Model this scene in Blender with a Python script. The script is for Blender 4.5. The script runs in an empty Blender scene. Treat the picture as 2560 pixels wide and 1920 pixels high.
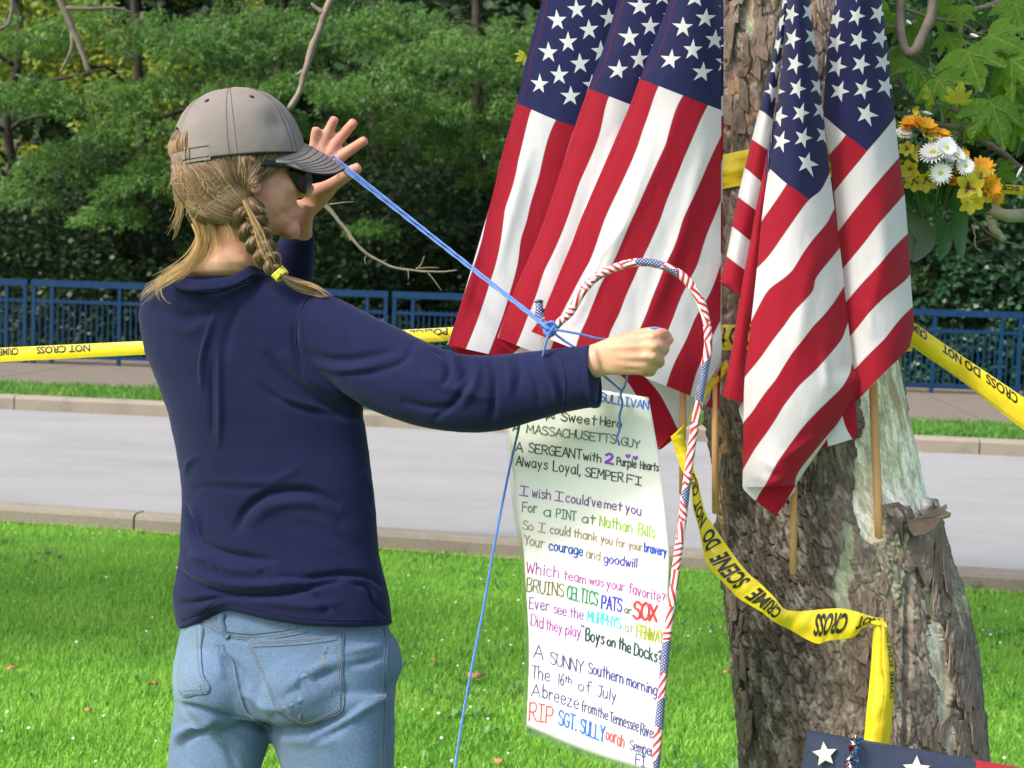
import bpy, math, random
import numpy as np
from mathutils import Vector, Matrix
from mathutils.bvhtree import BVHTree
rnd = random.Random(7)
RNG = np.random.default_rng(7)
PI = math.pi
# ------------------------------------------------------------------ camera, world, sun, exposure
SC = bpy.context.scene
COL = SC.collection
FPX, W0, H0, CAMH = 4200.0, 2560.0, 1920.0, 1.55
cam_d = bpy.data.cameras.new('camera'); cam = bpy.data.objects.new('camera', cam_d); COL.objects.link(cam)
cam_d.sensor_width = 36.0; cam_d.lens = FPX/W0*36.0; cam_d.clip_start = 0.05; cam_d.clip_end = 500
CM = Matrix.Translation((0, 0, CAMH)) @ Matrix.Rotation(math.radians(90-3.95), 4, 'X') @ Matrix.Rotation(math.radians(1.9), 4, 'Z')
cam.matrix_world = CM
cam_d.dof.use_dof = True; cam_d.dof.focus_distance = 2.85; cam_d.dof.aperture_fstop = 12.0
SC.camera = cam
wd = bpy.data.worlds.new('World'); SC.world = wd; wd.use_nodes = True
SUN_EL, SUN_AZ = 47.0, -122.0       # azimuth in degrees from +Y (view), negative = left
wn = wd.node_tree; bg = wn.nodes['Background']; sky = wn.nodes.new('ShaderNodeTexSky')
sky.sky_type = 'NISHITA'; sky.sun_disc = False
sky.sun_elevation = math.radians(SUN_EL); sky.sun_rotation = math.radians(SUN_AZ)
sky.dust_density = 4.0; sky.air_density = .9; sky.ozone_density = 1.0
wn.links.new(sky.outputs[0], bg.inputs[0]); bg.inputs[1].default_value = 0.15
sun_d = bpy.data.lights.new('sun', 'SUN'); sun_d.energy = 2.8; sun_d.angle = math.radians(9); sun_d.color = (1.0, 0.94, 0.84)
sun = bpy.data.objects.new('sun', sun_d); COL.objects.link(sun)
_a, _e = math.radians(SUN_AZ), math.radians(SUN_EL)
sdir = Vector((math.sin(_a)*math.cos(_e), math.cos(_a)*math.cos(_e), math.sin(_e)))
sun.rotation_euler = sdir.to_track_quat('Z', 'Y').to_euler(); sun.location = (-6, 0, 9)
SC.view_settings.view_transform = 'Standard'; SC.view_settings.look = 'None'
SC.view_settings.gamma = 1.0; SC.view_settings.use_curve_mapping = False
SC.view_settings.exposure = 1.2
# ------------------------------------------------------------------ helpers
CMn = np.array(CM)
R3, C3 = CMn[:3, :3], CMn[:3, 3]
def P(px, py, d):
    px, py, d = np.broadcast_arrays(np.asarray(px, float), np.asarray(py, float), np.asarray(d, float))
    c = np.stack([(px-W0/2)/FPX*d, -(py-H0/2)/FPX*d, -d], -1)
    return c @ R3.T + C3
def V3(px, py, d): return Vector(P(px, py, d))
def proj(w):
    c = (np.asarray(w)-C3) @ R3
    return c[..., 0]/-c[..., 2]*FPX+W0/2, -c[..., 1]/-c[..., 2]*FPX+H0/2, -c[..., 2]
def G(px, py, z=0.0):
    r = P(px, py, 1.0)-C3
    return C3+r*((z-C3[2])/r[..., 2])[..., None]
CR, CU, CF = R3[:, 0], R3[:, 1], -R3[:, 2]

def tag(o, label=None, cat=None, group=None, kind=None):
    if label: o['label'] = label
    if cat: o['category'] = cat
    if group: o['group'] = group
    if kind: o['kind'] = kind
    return o
def setpar(o, par):
    if par is not None:
        o.parent = par; o.matrix_parent_inverse = par.matrix_world.inverted()
def empty(name, loc, label=None, cat=None, group=None, kind=None):
    o = bpy.data.objects.new(name, None); COL.objects.link(o); o.empty_display_size = 0.1
    o.location = tuple(loc); o.matrix_world = Matrix.Translation(tuple(float(c) for c in loc))
    return tag(o, label, cat, group, kind)
def mk_mesh(name, V, F, smooth=True, uv=None, col=None):
    """F: array (n,3|4) or list of such arrays / list of index lists"""
    me = bpy.data.meshes.new(name); V = np.asarray(V, np.float32).reshape(-1, 3)
    if isinstance(F, np.ndarray): Fs = [F]
    elif len(F) and isinstance(F[0], np.ndarray): Fs = list(F)
    else:
        by = {}
        for f in F: by.setdefault(len(f), []).append(f)
        Fs = [np.array(v) for v in by.values()]
    Fs = [f for f in Fs if len(f)]
    me.vertices.add(len(V)); me.vertices.foreach_set('co', V.ravel())
    li = np.concatenate([f.ravel() for f in Fs]).astype(np.int32)
    tot = np.concatenate([np.full(len(f), f.shape[1]) for f in Fs]).astype(np.int32)
    st = np.concatenate([[0], np.cumsum(tot)[:-1]]).astype(np.int32)
    me.loops.add(len(li)); me.loops.foreach_set('vertex_index', li)
    me.polygons.add(len(tot)); me.polygons.foreach_set('loop_start', st); me.polygons.foreach_set('loop_total', tot)
    me.polygons.foreach_set('use_smooth', np.full(len(tot), bool(smooth)))
    if uv is not None:
        l = me.uv_layers.new(name='UVMap'); l.data.foreach_set('uv', np.asarray(uv, np.float32)[li].ravel())
    if col is not None:
        a = me.color_attributes.new('Col', 'FLOAT_COLOR', 'POINT')
        a.data.foreach_set('color', np.concatenate([np.asarray(col, np.float32), np.ones((len(V), 1), np.float32)], 1).ravel())
    me.update(calc_edges=True); me.validate()
    return me
def obj(name, V, F, mat, par=None, smooth=True, uv=None, col=None):
    me = V if isinstance(V, bpy.types.Mesh) else mk_mesh(name, V, F, smooth, uv, col)
    if mat is not None and len(me.materials) == 0: me.materials.append(mat)
    o = bpy.data.objects.new(name, me); COL.objects.link(o); setpar(o, par)
    return o
class MB:
    def __init__(s): s.V = []; s.F = []; s.n = 0; s.C = []
    def add(s, V, F, c=None):
        V = np.asarray(V, float).reshape(-1, 3)
        for f in (F if isinstance(F, (list, tuple)) and len(F) and isinstance(F[0], np.ndarray) else [np.asarray(F)]):
            s.F.append(np.asarray(f)+s.n)
        s.V.append(V); s.n += len(V)
        if c is not None: s.C.append(np.broadcast_to(np.asarray(c, float), (len(V), 3)))
        return s
    def data(s):
        by = {}
        for f in s.F: by.setdefault(f.shape[1], []).append(f)
        return np.concatenate(s.V), [np.concatenate(v) for v in by.values()]
    def build(s, name, mat, par=None, smooth=True):
        V, F = s.data()
        return obj(name, V, F, mat, par, smooth, col=np.concatenate(s.C) if s.C else None)
def crv(pts, n):
    """Catmull-Rom through pts (k,m), n samples, by chord length"""
    p = np.asarray(pts, float)
    if len(p) == 2:
        t = np.linspace(0, 1, n)[:, None]; return p[0]*(1-t)+p[1]*t
    dl = np.linalg.norm(np.diff(p[:, :2], axis=0), axis=1)+1e-9
    s = np.concatenate([[0], np.cumsum(dl)]); s /= s[-1]
    return crt(p, s, np.linspace(0, 1, n))
def crt(p, s, t):
    p = np.asarray(p, float); s = np.asarray(s, float)
    m = np.zeros_like(p)
    d = (p[1:]-p[:-1])/(s[1:]-s[:-1])[:, None]
    m[1:-1] = (d[1:]+d[:-1])/2; m[0] = d[0]; m[-1] = d[-1]
    i = np.clip(np.searchsorted(s, t, 'right')-1, 0, len(s)-2)
    h = (s[i+1]-s[i]); u = ((t-s[i])/h)[:, None]; h = h[:, None]
    return ((2*u**3-3*u**2+1)*p[i]+(u**3-2*u**2+u)*h*m[i]+(-2*u**3+3*u**2)*p[i+1]+(u**3-u**2)*h*m[i+1])
def gridF(nr, nc, wrap=False):
    r = np.arange(nr-1)[:, None]; c = np.arange(nc if wrap else nc-1)[None, :]
    c2 = (c+1) % nc
    return np.stack([r*nc+c, r*nc+c2, (r+1)*nc+c2, (r+1)*nc+c], -1).reshape(-1, 4)
def tube(pts, rad, n=8, cap=True, ref=None, flat=1.0, tw=0.0):
    """swept tube; rad scalar/array; flat = ratio of 2nd axis"""
    p = np.asarray(pts, float); k = len(p)
    rad = np.broadcast_to(np.asarray(rad, float), (k,))
    t = np.gradient(p, axis=0); t /= np.linalg.norm(t, axis=1)[:, None]+1e-12
    if ref is None: ref = np.array([0, 0, 1.0]) if abs(t[0][2]) < .9 else np.array([1.0, 0, 0])
    a = np.asarray(ref, float); A = np.zeros_like(p)
    for i in range(k):
        a = a-t[i]*np.dot(a, t[i]); a /= np.linalg.norm(a)+1e-12; A[i] = a
    B = np.cross(t, A)
    th = np.linspace(0, 2*PI, n, endpoint=False)[None, :]+tw*np.arange(k)[:, None]
    V = p[:, None]+(np.cos(th)[..., None]*A[:, None]+np.sin(th)[..., None]*B[:, None]*flat)*rad[:, None, None]
    V = V.reshape(-1, 3); F = [gridF(k, n, True)]
    if cap:
        V = np.concatenate([V, p[:1]-t[:1]*rad[0]*.3, p[-1:]+t[-1:]*rad[-1]*.3])
        j = np.arange(n); j2 = (j+1) % n
        F.append(np.concatenate([np.stack([j2, j, np.full(n, k*n)], 1), np.stack([(k-1)*n+j, (k-1)*n+j2, np.full(n, k*n+1)], 1)]))
    return V, F
def rings(R):
    """closed loft of rings (k,n,3) with centre caps"""
    R = np.asarray(R, float); k, n = R.shape[:2]
    V = np.concatenate([R.reshape(-1, 3), R[0].mean(0)[None], R[-1].mean(0)[None]])
    j = np.arange(n); j2 = (j+1) % n
    return V, [gridF(k, n, True), np.concatenate([np.stack([j2, j, np.full(n, k*n)], 1), np.stack([(k-1)*n+j, (k-1)*n+j2, np.full(n, k*n+1)], 1)])]
def ellip(c, ax, n=20, m=12):
    """ellipsoid, ax = 3x3 rows scaled axes"""
    th = np.linspace(0, PI, m+1)[1:-1]; ph = np.linspace(0, 2*PI, n, endpoint=False)
    s = np.stack([np.sin(th)[:, None]*np.cos(ph), np.sin(th)[:, None]*np.sin(ph), np.cos(th)[:, None]*np.ones(n)], -1)
    s = np.concatenate([s.reshape(-1, 3), [[0, 0, 1], [0, 0, -1]]])
    V = np.asarray(c)+s @ np.asarray(ax, float); k = m-1; j = np.arange(n); j2 = (j+1) % n
    return V, [gridF(k, n, True)[:, ::-1], np.concatenate([np.stack([j, j2, np.full(n, k*n)], 1), np.stack([(k-1)*n+j2, (k-1)*n+j, np.full(n, k*n+1)], 1)])]
def box(c, ax, bev=0):
    """box centre c, half-axes rows"""
    s = np.array([[x, y, z] for x in (-1, 1) for y in (-1, 1) for z in (-1, 1)], float)
    F = np.array([[0, 1, 3, 2], [4, 6, 7, 5], [0, 4, 5, 1], [2, 3, 7, 6], [0, 2, 6, 4], [1, 5, 7, 3]])
    return np.asarray(c)+s @ np.asarray(ax, float), F
def seg(a, b, w, h, up=(0, 0, 1)):
    a = np.asarray(a, float); b = np.asarray(b, float); d = (b-a)/2; L = np.linalg.norm(d); u = np.asarray(up, float)
    s = np.cross(d/L, u); s /= np.linalg.norm(s); u = np.cross(s, d/L)
    return box((a+b)/2, [d, s*w/2, u*h/2])
# numpy noise
def _h(ix, iy, iz, s=0):
    n = (ix.astype(np.int64)*374761393+iy.astype(np.int64)*668265263+iz.astype(np.int64)*2147483647+s*974634777) & 0xffffffff
    n = ((n ^ (n >> 13))*1274126177) & 0xffffffff
    return ((n ^ (n >> 16)) & 0xffffff)/float(0xffffff)
def vnoise(x, y, z=0.0, s=0):
    x, y, z = np.broadcast_arrays(np.asarray(x, float), y, z)
    ix, iy, iz = np.floor(x), np.floor(y), np.floor(z); fx, fy, fz = x-ix, y-iy, z-iz
    fx, fy, fz = [f*f*(3-2*f) for f in (fx, fy, fz)]; r = 0
    for a in (0, 1):
        for b in (0, 1):
            for c in (0, 1):
                r = r+_h(ix+a, iy+b, iz+c, s)*(fx if a else 1-fx)*(fy if b else 1-fy)*(fz if c else 1-fz)
    return r*2-1
def fbm(x, y, z=0.0, o=4, s=0):
    r = 0; a = .5
    for i in range(o): r = r+a*vnoise(np.asarray(x)*2**i, np.asarray(y)*2**i, np.asarray(z)*2**i, s+i); a *= .5
    return r
def worley(x, y, s=0):
    ix, iy = np.floor(x), np.floor(y); f1 = np.full(x.shape, 9.); f2 = np.full(x.shape, 9.); idr = np.zeros(x.shape)
    for a in (-1, 0, 1):
        for b in (-1, 0, 1):
            cx, cy = ix+a, iy+b; z = np.zeros_like(cx)
            dx = cx+_h(cx, cy, z, s)-x; dy = cy+_h(cx, cy, z, s+1)-y; d = np.sqrt(dx*dx+dy*dy); q = _h(cx, cy, z, s+2)
            n = d < f1; f2 = np.where(n, f1, np.minimum(f2, d)); idr = np.where(n, q, idr); f1 = np.where(n, d, f1)
    return f1, f2, idr
def sstep(a, b, x):
    t = np.clip((x-a)/(b-a), 0, 1); return t*t*(3-2*t)
def inpoly(x, y, poly):
    p = np.asarray(poly, float); r = np.zeros(x.shape, bool); j = len(p)-1
    for i in range(len(p)):
        xi, yi, xj, yj = p[i, 0], p[i, 1], p[j, 0], p[j, 1]
        r ^= ((yi > y) != (yj > y)) & (x < (xj-xi)*(y-yi)/(yj-yi+1e-12)+xi); j = i
    return r
def linedist(x, y, pts):
    """distance to polyline and fraction along"""
    p = np.asarray(pts, float); best = np.full(x.shape, 1e9); fr = np.zeros(x.shape); L = np.linalg.norm(np.diff(p, axis=0), axis=1); tot = L.sum(); acc = 0
    for i in range(len(p)-1):
        d = p[i+1]-p[i]; t = np.clip(((x-p[i, 0])*d[0]+(y-p[i, 1])*d[1])/(d@d+1e-9), 0, 1)
        q = np.hypot(x-p[i, 0]-t*d[0], y-p[i, 1]-t*d[1]); n = q < best
        best = np.where(n, q, best); fr = np.where(n, (acc+t*L[i])/tot, fr); acc += L[i]
    return best, fr
def tps(pts, vals, q, reg=1e-3):
    p = np.asarray(pts, float)/100; v = np.asarray(vals, float); q = np.asarray(q, float)/100
    def U(r2): return r2*np.log(r2+1e-12)
    n = len(p); K = U(((p[:, None]-p[None])**2).sum(-1))+np.eye(n)*reg; Pm = np.c_[np.ones(n), p]
    A = np.block([[K, Pm], [Pm.T, np.zeros((3, 3))]]); w = np.linalg.lstsq(A, np.r_[v, 0, 0, 0], rcond=1e-10)[0]
    return U(((q[:, None]-p[None])**2).sum(-1)) @ w[:n]+np.c_[np.ones(len(q)), q] @ w[n:]
# ------------------------------------------------------------------ materials
class NT:
    def __init__(s, name):
        s.m = bpy.data.materials.new(name); s.m.use_nodes = True; s.t = s.m.node_tree; s.b = s.t.nodes['Principled BSDF']; s.out = s.t.nodes['Material Output']
    def n(s, typ, **kw):
        nd = s.t.nodes.new('ShaderNode'+typ)
        for k, v in kw.items():
            if k.startswith('i_'):
                key = k[2:]; key = int(key) if key.isdigit() else key.replace('_', ' '); s.set(nd.inputs[key], v)
            else: setattr(nd, k, v)
        return nd
    def set(s, sock, v):
        if isinstance(v, bpy.types.NodeSocket): s.t.links.new(v, sock)
        else:
            if hasattr(sock.default_value, '__len__') and len(sock.default_value) == 4 and len(v) == 3: v = tuple(v)+(1,)
            sock.default_value = v
    def math(s, op, a, b=0.0, c=0.0):
        nd = s.t.nodes.new('ShaderNodeMath'); nd.operation = op
        s.set(nd.inputs[0], a); s.set(nd.inputs[1], b); s.set(nd.inputs[2], c); return nd.outputs[0]
    def mix(s, f, a, b):
        nd = s.t.nodes.new('ShaderNodeMix'); nd.data_type = 'RGBA'
        s.set(nd.inputs[0], f); s.set(nd.inputs[6], a); s.set(nd.inputs[7], b); return nd.outputs[2]
    def ramp(s, f, stops):
        nd = s.t.nodes.new('ShaderNodeValToRGB'); s.set(nd.inputs[0], f); e = nd.color_ramp.elements
        while len(e) < len(stops): e.new(0.5)
        for i, (p, c) in enumerate(stops): e[i].position = p; e[i].color = tuple(c)+(1,) if len(c) == 3 else c
        return nd.outputs[0]
    def co(s, which='Object', scale=None):
        c = s.n('TexCoord').outputs[which]
        if scale is not None:
            m = s.n('Mapping'); s.set(m.inputs['Vector'], c); m.inputs['Scale'].default_value = scale; c = m.outputs[0]
        return c
    def noise(s, scale, detail=4, co=None, rough=.55, out='Fac'):
        nd = s.n('TexNoise'); nd.inputs['Scale'].default_value = scale; nd.inputs['Detail'].default_value = detail; nd.inputs['Roughness'].default_value = rough
        s.set(nd.inputs['Vector'], co if co is not None else s.co()); return nd.outputs[out]
    def bump(s, h, strength=.3, dist=.01):
        nd = s.n('Bump'); s.set(nd.inputs['Height'], h); nd.inputs['Strength'].default_value = strength; nd.inputs['Distance'].default_value = dist
        s.set(s.b.inputs['Normal'], nd.outputs[0])
    def base(s, c, rough=.8, spec=.3):
        s.set(s.b.inputs['Base Color'], c); s.b.inputs['Roughness'].default_value = rough; s.b.inputs['Specular IOR Level'].default_value = spec
    def translucent(s, c, f):
        tr = s.n('BsdfTranslucent'); s.set(tr.inputs[0], c); mx = s.n('MixShader'); s.set(mx.inputs[0], f)
        s.t.links.new(s.b.outputs[0], mx.inputs[1]); s.t.links.new(tr.outputs[0], mx.inputs[2]); s.t.links.new(mx.outputs[0], s.out.inputs[0])
def simple(name, c, rough=.7, spec=.3, c2=None, nscale=20, bump=0, bscale=200, metal=0):
    t = NT(name)
    if c2 is not None: c = t.mix(t.math('MULTIPLY_ADD', t.noise(nscale, 5), 2.4, -.7), c, c2); 
    t.base(c, rough, spec); t.b.inputs['Metallic'].default_value = metal
    if bump: t.bump(t.noise(bscale, 3), bump, .002)
    return t.m
def leafmat(name, ca, cb, trans=.35, ct=None, rough=.5, nscale=1.2, spec=.35):
    t = NT(name); rp = t.n('NewGeometry').outputs['Random Per Island']
    f = t.math('ADD', t.math('MULTIPLY', rp, .6), t.math('MULTIPLY_ADD', t.noise(nscale, 3), 1.4, -.45))
    c = t.ramp(f, [(0.0, ca), (1.0, cb)]); t.base(c, rough, spec)
    t.translucent(t.mix(.5, c, ct or tuple(min(1, 1.6*x) for x in cb)), trans)
    return t.m
def vcol(name, rough=.85, spec=.2, nscale=60, amt=.35, bump=.3, bscale=300):
    t = NT(name); a = t.n('VertexColor', layer_name='Col').outputs[0]
    k = t.math('MULTIPLY_ADD', t.noise(nscale, 6, rough=.7), amt*2, 1-amt)
    m = t.n('VectorMath', operation='SCALE'); t.set(m.inputs[0], a); t.set(m.inputs['Scale'], k)
    t.base(m.outputs[0], rough, spec)
    if bump: t.bump(t.noise(bscale, 5, rough=.7), bump, .002)
    return t.m
# ------------------------------------------------------------------ SETTING: lawn, road, kerbs, verge, pavement
m_lawn = simple('lawn_soil', (.05, .12, .02), .95, .1, (.08, .20, .03), 6, .5, 80)
def blades_mat(name, ca, cb, ct):
    t = NT(name); rp = t.n('NewGeometry').outputs['Random Per Island']
    f = t.math('ADD', t.math('MULTIPLY', rp, .55), t.math('MULTIPLY_ADD', t.noise(1.6, 4), 1.7, -.6))
    c = t.ramp(f, [(0.0, ca), (.85, cb), (1.0, (.34, .36, .12))]); t.base(c, .5, .3); t.translucent(t.mix(.4, c, ct), .4); return t.m
m_grass = blades_mat('grass_blades', (.10, .28, .028), (.28, .55, .08), (.42, .70, .07))
m_road = NT('road_concrete'); _n = m_road.noise(1.1, 6, m_road.co(scale=(.5, 1.6, 1))); _f = m_road.noise(140, 3)
m_road.base(m_road.mix(m_road.math('MULTIPLY_ADD', _f, 1.2, -.1), m_road.ramp(_n, [(.3, (.160, .163, .166)), (.7, (.205, .207, .209))]), (.24, .241, .242)), .85, .25)
_st = m_road.ramp(m_road.noise(.45, 7, m_road.co(scale=(1, 2.2, 1)), .7), [(.50, (1, 1, 1)), (.72, (.82, .82, .81))]); _sp = m_road.ramp(m_road.noise(3.2, 8, m_road.co(scale=(1, 3, 1)), .75), [(.66, (1, 1, 1)), (.74, (.6, .58, .55))])
_m1 = m_road.n('MixRGB', blend_type='MULTIPLY'); _m1.inputs[0].default_value = 1; _m1.inputs[1].default_value = (1, 1, 1, 1); m_road.set(_m1.inputs[1], _st); m_road.set(_m1.inputs[2], _sp)
_m2 = m_road.n('MixRGB', blend_type='MULTIPLY'); _m2.inputs[0].default_value = 1; m_road.set(_m2.inputs[1], m_road.b.inputs['Base Color'].links[0].from_socket); m_road.set(_m2.inputs[2], _m1.outputs[0]); m_road.set(m_road.b.inputs['Base Color'], _m2.outputs[0])
m_road.bump(m_road.noise(260, 3), .5, .004); m_road = m_road.m
def conc(name, a, b, st=(.12, .11, .09)):
    t = NT(name); n1 = t.noise(3.0, 6, rough=.65); n2 = t.noise(90, 4, rough=.7)
    c = t.mix(t.math('MULTIPLY_ADD', n2, 1.8, -.5), a, b); c = t.mix(t.ramp(n1, [(.52, (0, 0, 0)), (.75, (.6, .6, .6))]), c, st)
    t.base(c, .9, .2); t.bump(t.noise(150, 4), .5, .004); return t.m
m_kerb = conc('kerb_concrete', (.16, .14, .11), (.27, .245, .20)); m_walk = conc('pavement_concrete', (.10, .085, .068), (.16, .14, .115), (.07, .06, .045))
ZR, ZL, ZV = 0.0, 0.0, 0.13
def gl(a, b, z, ext=14):
    """ground line through two pixels, extended both ways"""
    p, q = G(np.array(float(a[0])), np.array(float(a[1])), z), G(np.array(float(b[0])), np.array(float(b[1])), z)
    d = (q-p)/np.linalg.norm(q-p); return p, q, d
def strip(name, A, B, mat, z, par=None):
    """ground sheet between two lines (p,q,d)"""
    v = [A[0]-A[2]*14, A[1]+A[2]*14, B[1]+B[2]*14, B[0]-B[2]*14]
    v = [[x[0], x[1], z] for x in v]
    n = 40; t = np.linspace(0, 1, n)[:, None]; a = np.array(v[0])*(1-t)+np.array(v[1])*t; b = np.array(v[3])*(1-t)+np.array(v[2])*t
    return obj(name, np.stack([a, b], 1).reshape(-1, 3), gridF(n, 2), mat, par)
L_near = gl((0, 1307), (2560, 1487), 0.0)            # lawn / kerb
L_nback = (L_near[0]+np.array([0, .17, 0]), L_near[1]+np.array([0, .17, 0]), L_near[2])
L_far = gl((0, 1026), (2560, 1145), 0.0)              # road / far kerb
L_fb = (L_far[0]+np.array([0, .22, 0]), L_far[1]+np.array([0, .22, 0]), L_far[2])
L_wf = gl((0, 955), (2560, 1062), ZV)                 # verge / pavement
L_wb = gl((0, 896), (2560, 984), ZV)                  # pavement back (fence line)
# big base ground reaching the horizon
gnd = obj('ground', np.array([[-220, -60, -.06], [220, -60, -.06], [220, 300, -.06], [-220, 300, -.06]]), np.array([[0, 1, 2, 3]]), m_lawn); tag(gnd, kind='structure')
# lawn sheet with soft undulation
nx, ny = 160, 120
gx = np.linspace(-9, 9, nx); t = np.linspace(0, 1, ny)
yb = L_near[0][1]+(gx-L_near[0][0])*L_near[2][1]/L_near[2][0]
Y = -3+(yb+.04+3)[None, :]*t[:, None]; X = np.broadcast_to(gx, Y.shape)
def lawn_z(x, y):
    yk = L_near[0][1]+(x-L_near[0][0])*L_near[2][1]/L_near[2][0]
    return ZL+.03*fbm(x*.6, y*.6, 3, 3)*sstep(0, 1.2, yk-y)-.0
V = np.stack([X, Y, lawn_z(X, Y)], -1).reshape(-1, 3)
lawn = obj('lawn', V, gridF(ny, nx), m_lawn); tag(lawn, kind='structure')
road = strip('road', L_nback, L_far, m_road, .012); tag(road, kind='structure')
def kerb(name, A, B, ztop, zb, n, off, L, label_kind):
    root = empty(name, (A[0][0], A[0][1], 0), kind='structure')
    sec = np.array([[0, zb], [0, ztop-.03], [.012, ztop-.008], [.04, ztop], [.135, ztop], [.16, ztop-.012], [.17, ztop-.05], [.17, zb]])
    w = np.linalg.norm((B[0]-A[0])[:2]); sec[:, 0] *= w/.17
    me = None
    nrm = np.array([-A[2][1], A[2][0], 0]); nrm = nrm*(1 if nrm[1] > 0 else -1)
    a0, b0 = 0, L-.012
    ts = np.linspace(a0, b0, 14); k = len(sec)
    V = np.array([[A[2]*t_+nrm*s_[0]+np.array([0, 0, s_[1]]) for s_ in sec] for t_ in ts])
    V[..., 2] += .004*fbm(V[..., 0]*5, V[..., 1]*9, V[..., 2]*9)
    V, F = rings(V); me = mk_mesh('kerb_stone', V, F, False); me.materials.append(m_kerb)
    for i in range(n):
        o = bpy.data.objects.new('kerb_stone', me); COL.objects.link(o); o.location = tuple(A[0]+A[2]*(off+i*L)*1.0-np.array([0, 0, A[0][2]])); setpar(o, root)
    return root
jt = G(np.array(362.), np.array(1322.), 0.)      # the joint seen left of the woman
o0 = (jt-L_near[0])@L_near[2]
kerb('near_kerb', L_near, L_nback, .102, -.08, 7, o0-3*3.05, 3.05, 0)
kerb('far_kerb', L_far, L_fb, .15, -.08, 9, -9.0, 3.05, 0)
verge = strip('verge', L_fb, L_wf, m_lawn, ZV-.01); tag(verge, kind='structure')
# pavement slabs
pav = empty('pavement', (0, L_wf[0][1], 0), kind='structure')
sj = G(np.array(2480.), np.array(1060.), ZV); s0 = (sj-L_wf[0])@L_wf[2]
for i in range(-8, 8):
    A0 = L_wf[0]+L_wf[2]*(s0+i*1.8+.01); A1 = L_wf[0]+L_wf[2]*(s0+(i+1)*1.8-.01)
    def back(q): 
        x = q[0]+.45; return np.array([x, L_wb[0][1]+(x-L_wb[0][0])*L_wb[2][1]/L_wb[2][0]+.5, ZV])
    v = [A0, A1, back(A1), back(A0)]; v = [np.array([a[0], a[1], ZV]) for a in v]
    V = np.array(v+[a-np.array([0, 0, .12]) for a in v])
    obj('slab', V, np.array([[0, 1, 2, 3], [0, 4, 5, 1], [1, 5, 6, 2], [2, 6, 7, 3], [3, 7, 4, 0]]), m_walk, pav, False)
# ------------------------------------------------------------------ grass
def blades(name, x, y, z, h, w, mat, lean=.5):
    n = len(x); a = RNG.uniform(0, 2*PI, n); b = RNG.uniform(0, 2*PI, n); l = RNG.uniform(.15, 1, n)*lean*h
    base = np.stack([x, y, z], -1); s = np.stack([np.cos(a), np.sin(a), 0*a], -1)*w[:, None]/2; d = np.stack([np.cos(b)*l, np.sin(b)*l, h], -1)
    mid = base+d*np.array([.35, .35, .6])
    V = np.stack([base-s, base+s, mid+s*.8, base+d, mid-s*.8], 1).reshape(-1, 3)
    i = np.arange(n)*5
    o = obj(name, V, [np.stack([i, i+1, i+2, i+4], 1), np.stack([i+4, i+2, i+3], 1)], mat, None, False); return o
N = 235000
u = RNG.random(N); yy = 4.6+5.6*u**1.15; xx = (RNG.random(N)*2-1)*(.33*yy+.35)
yk = L_near[0][1]+(xx-L_near[0][0])*L_near[2][1]/L_near[2][0]; k = yy < yk-.01; xx, yy = xx[k], yy[k]
tuft = fbm(xx*2.2, yy*2.2, 0, 3, 5); hh = (.022+.018*np.clip(tuft+.4, 0, 1.2)+.012*RNG.random(len(xx)))*.9
g = blades('grass', xx, yy, lawn_z(xx, yy), hh, RNG.uniform(.003, .0065, len(xx)), m_grass, .9); tag(g, kind='stuff')
N = 26000
xx = RNG.uniform(-8, 8, N); tt = RNG.random(N)
ya = L_fb[0][1]+(xx-L_fb[0][0])*L_fb[2][1]/L_fb[2][0]; yb2 = L_wf[0][1]+(xx-L_wf[0][0])*L_wf[2][1]/L_wf[2][0]
yv = ya+(yb2-ya)*tt; m_verge = blades_mat('shaded_verge_blades', (.035, .11, .018), (.12, .28, .045), (.18, .36, .04)); g = blades('verge_grass', xx, yv, np.full(N, ZV-.01), RNG.uniform(.03, .075, N), RNG.uniform(.008, .016, N), m_verge, .8); tag(g, kind='stuff')  # verge blades darker than the lawn: tree shade put into the colour
# dry soil strip along the kerb foot and clover flowers
m_dirt = simple('dry_soil', (.20, .14, .08), .95, .1, (.30, .22, .14), 8, .5, 100)
q0 = L_near[0]-L_near[2]*9; q1 = L_near[1]+L_near[2]*9; n = 90; t = np.linspace(0, 1, n)[:, None]
e = q0*(1-t)+q1*t; off = .05+.04*vnoise(t[:, 0]*60, 0)+.03*vnoise(t[:, 0]*17, 3)
a = e+np.array([0, .02, .012]); b = e-np.stack([0*off, off, 0*off-.012], 1)
o = obj('soil_edge', np.stack([a, b], 1).reshape(-1, 3), gridF(n, 2), m_dirt); tag(o, kind='structure')
m_clover = simple('clover_white', (.75, .72, .62), .8, .1, (.6, .5, .45), 30)
mb = MB()
for i in range(230):
    y = 4.9+4.2*rnd.random(); x = rnd.uniform(-1, 1)*(.31*y+.2)
    if vnoise(x*1.3, y*1.3, 9) < -.35: continue
    if y > L_near[0][1]+(x-L_near[0][0])*L_near[2][1]/L_near[2][0]-.1: continue
    c = np.array([x, y, float(lawn_z(np.array(x), np.array(y)))+rnd.uniform(.035, .06)]); r = rnd.uniform(.003, .0065)
    v, f = ellip(c, np.diag([r, r, r*.8]), 6, 4); mb.add(v, f)
o = mb.build('clover_flowers', m_clover); tag(o, kind='stuff')
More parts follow.
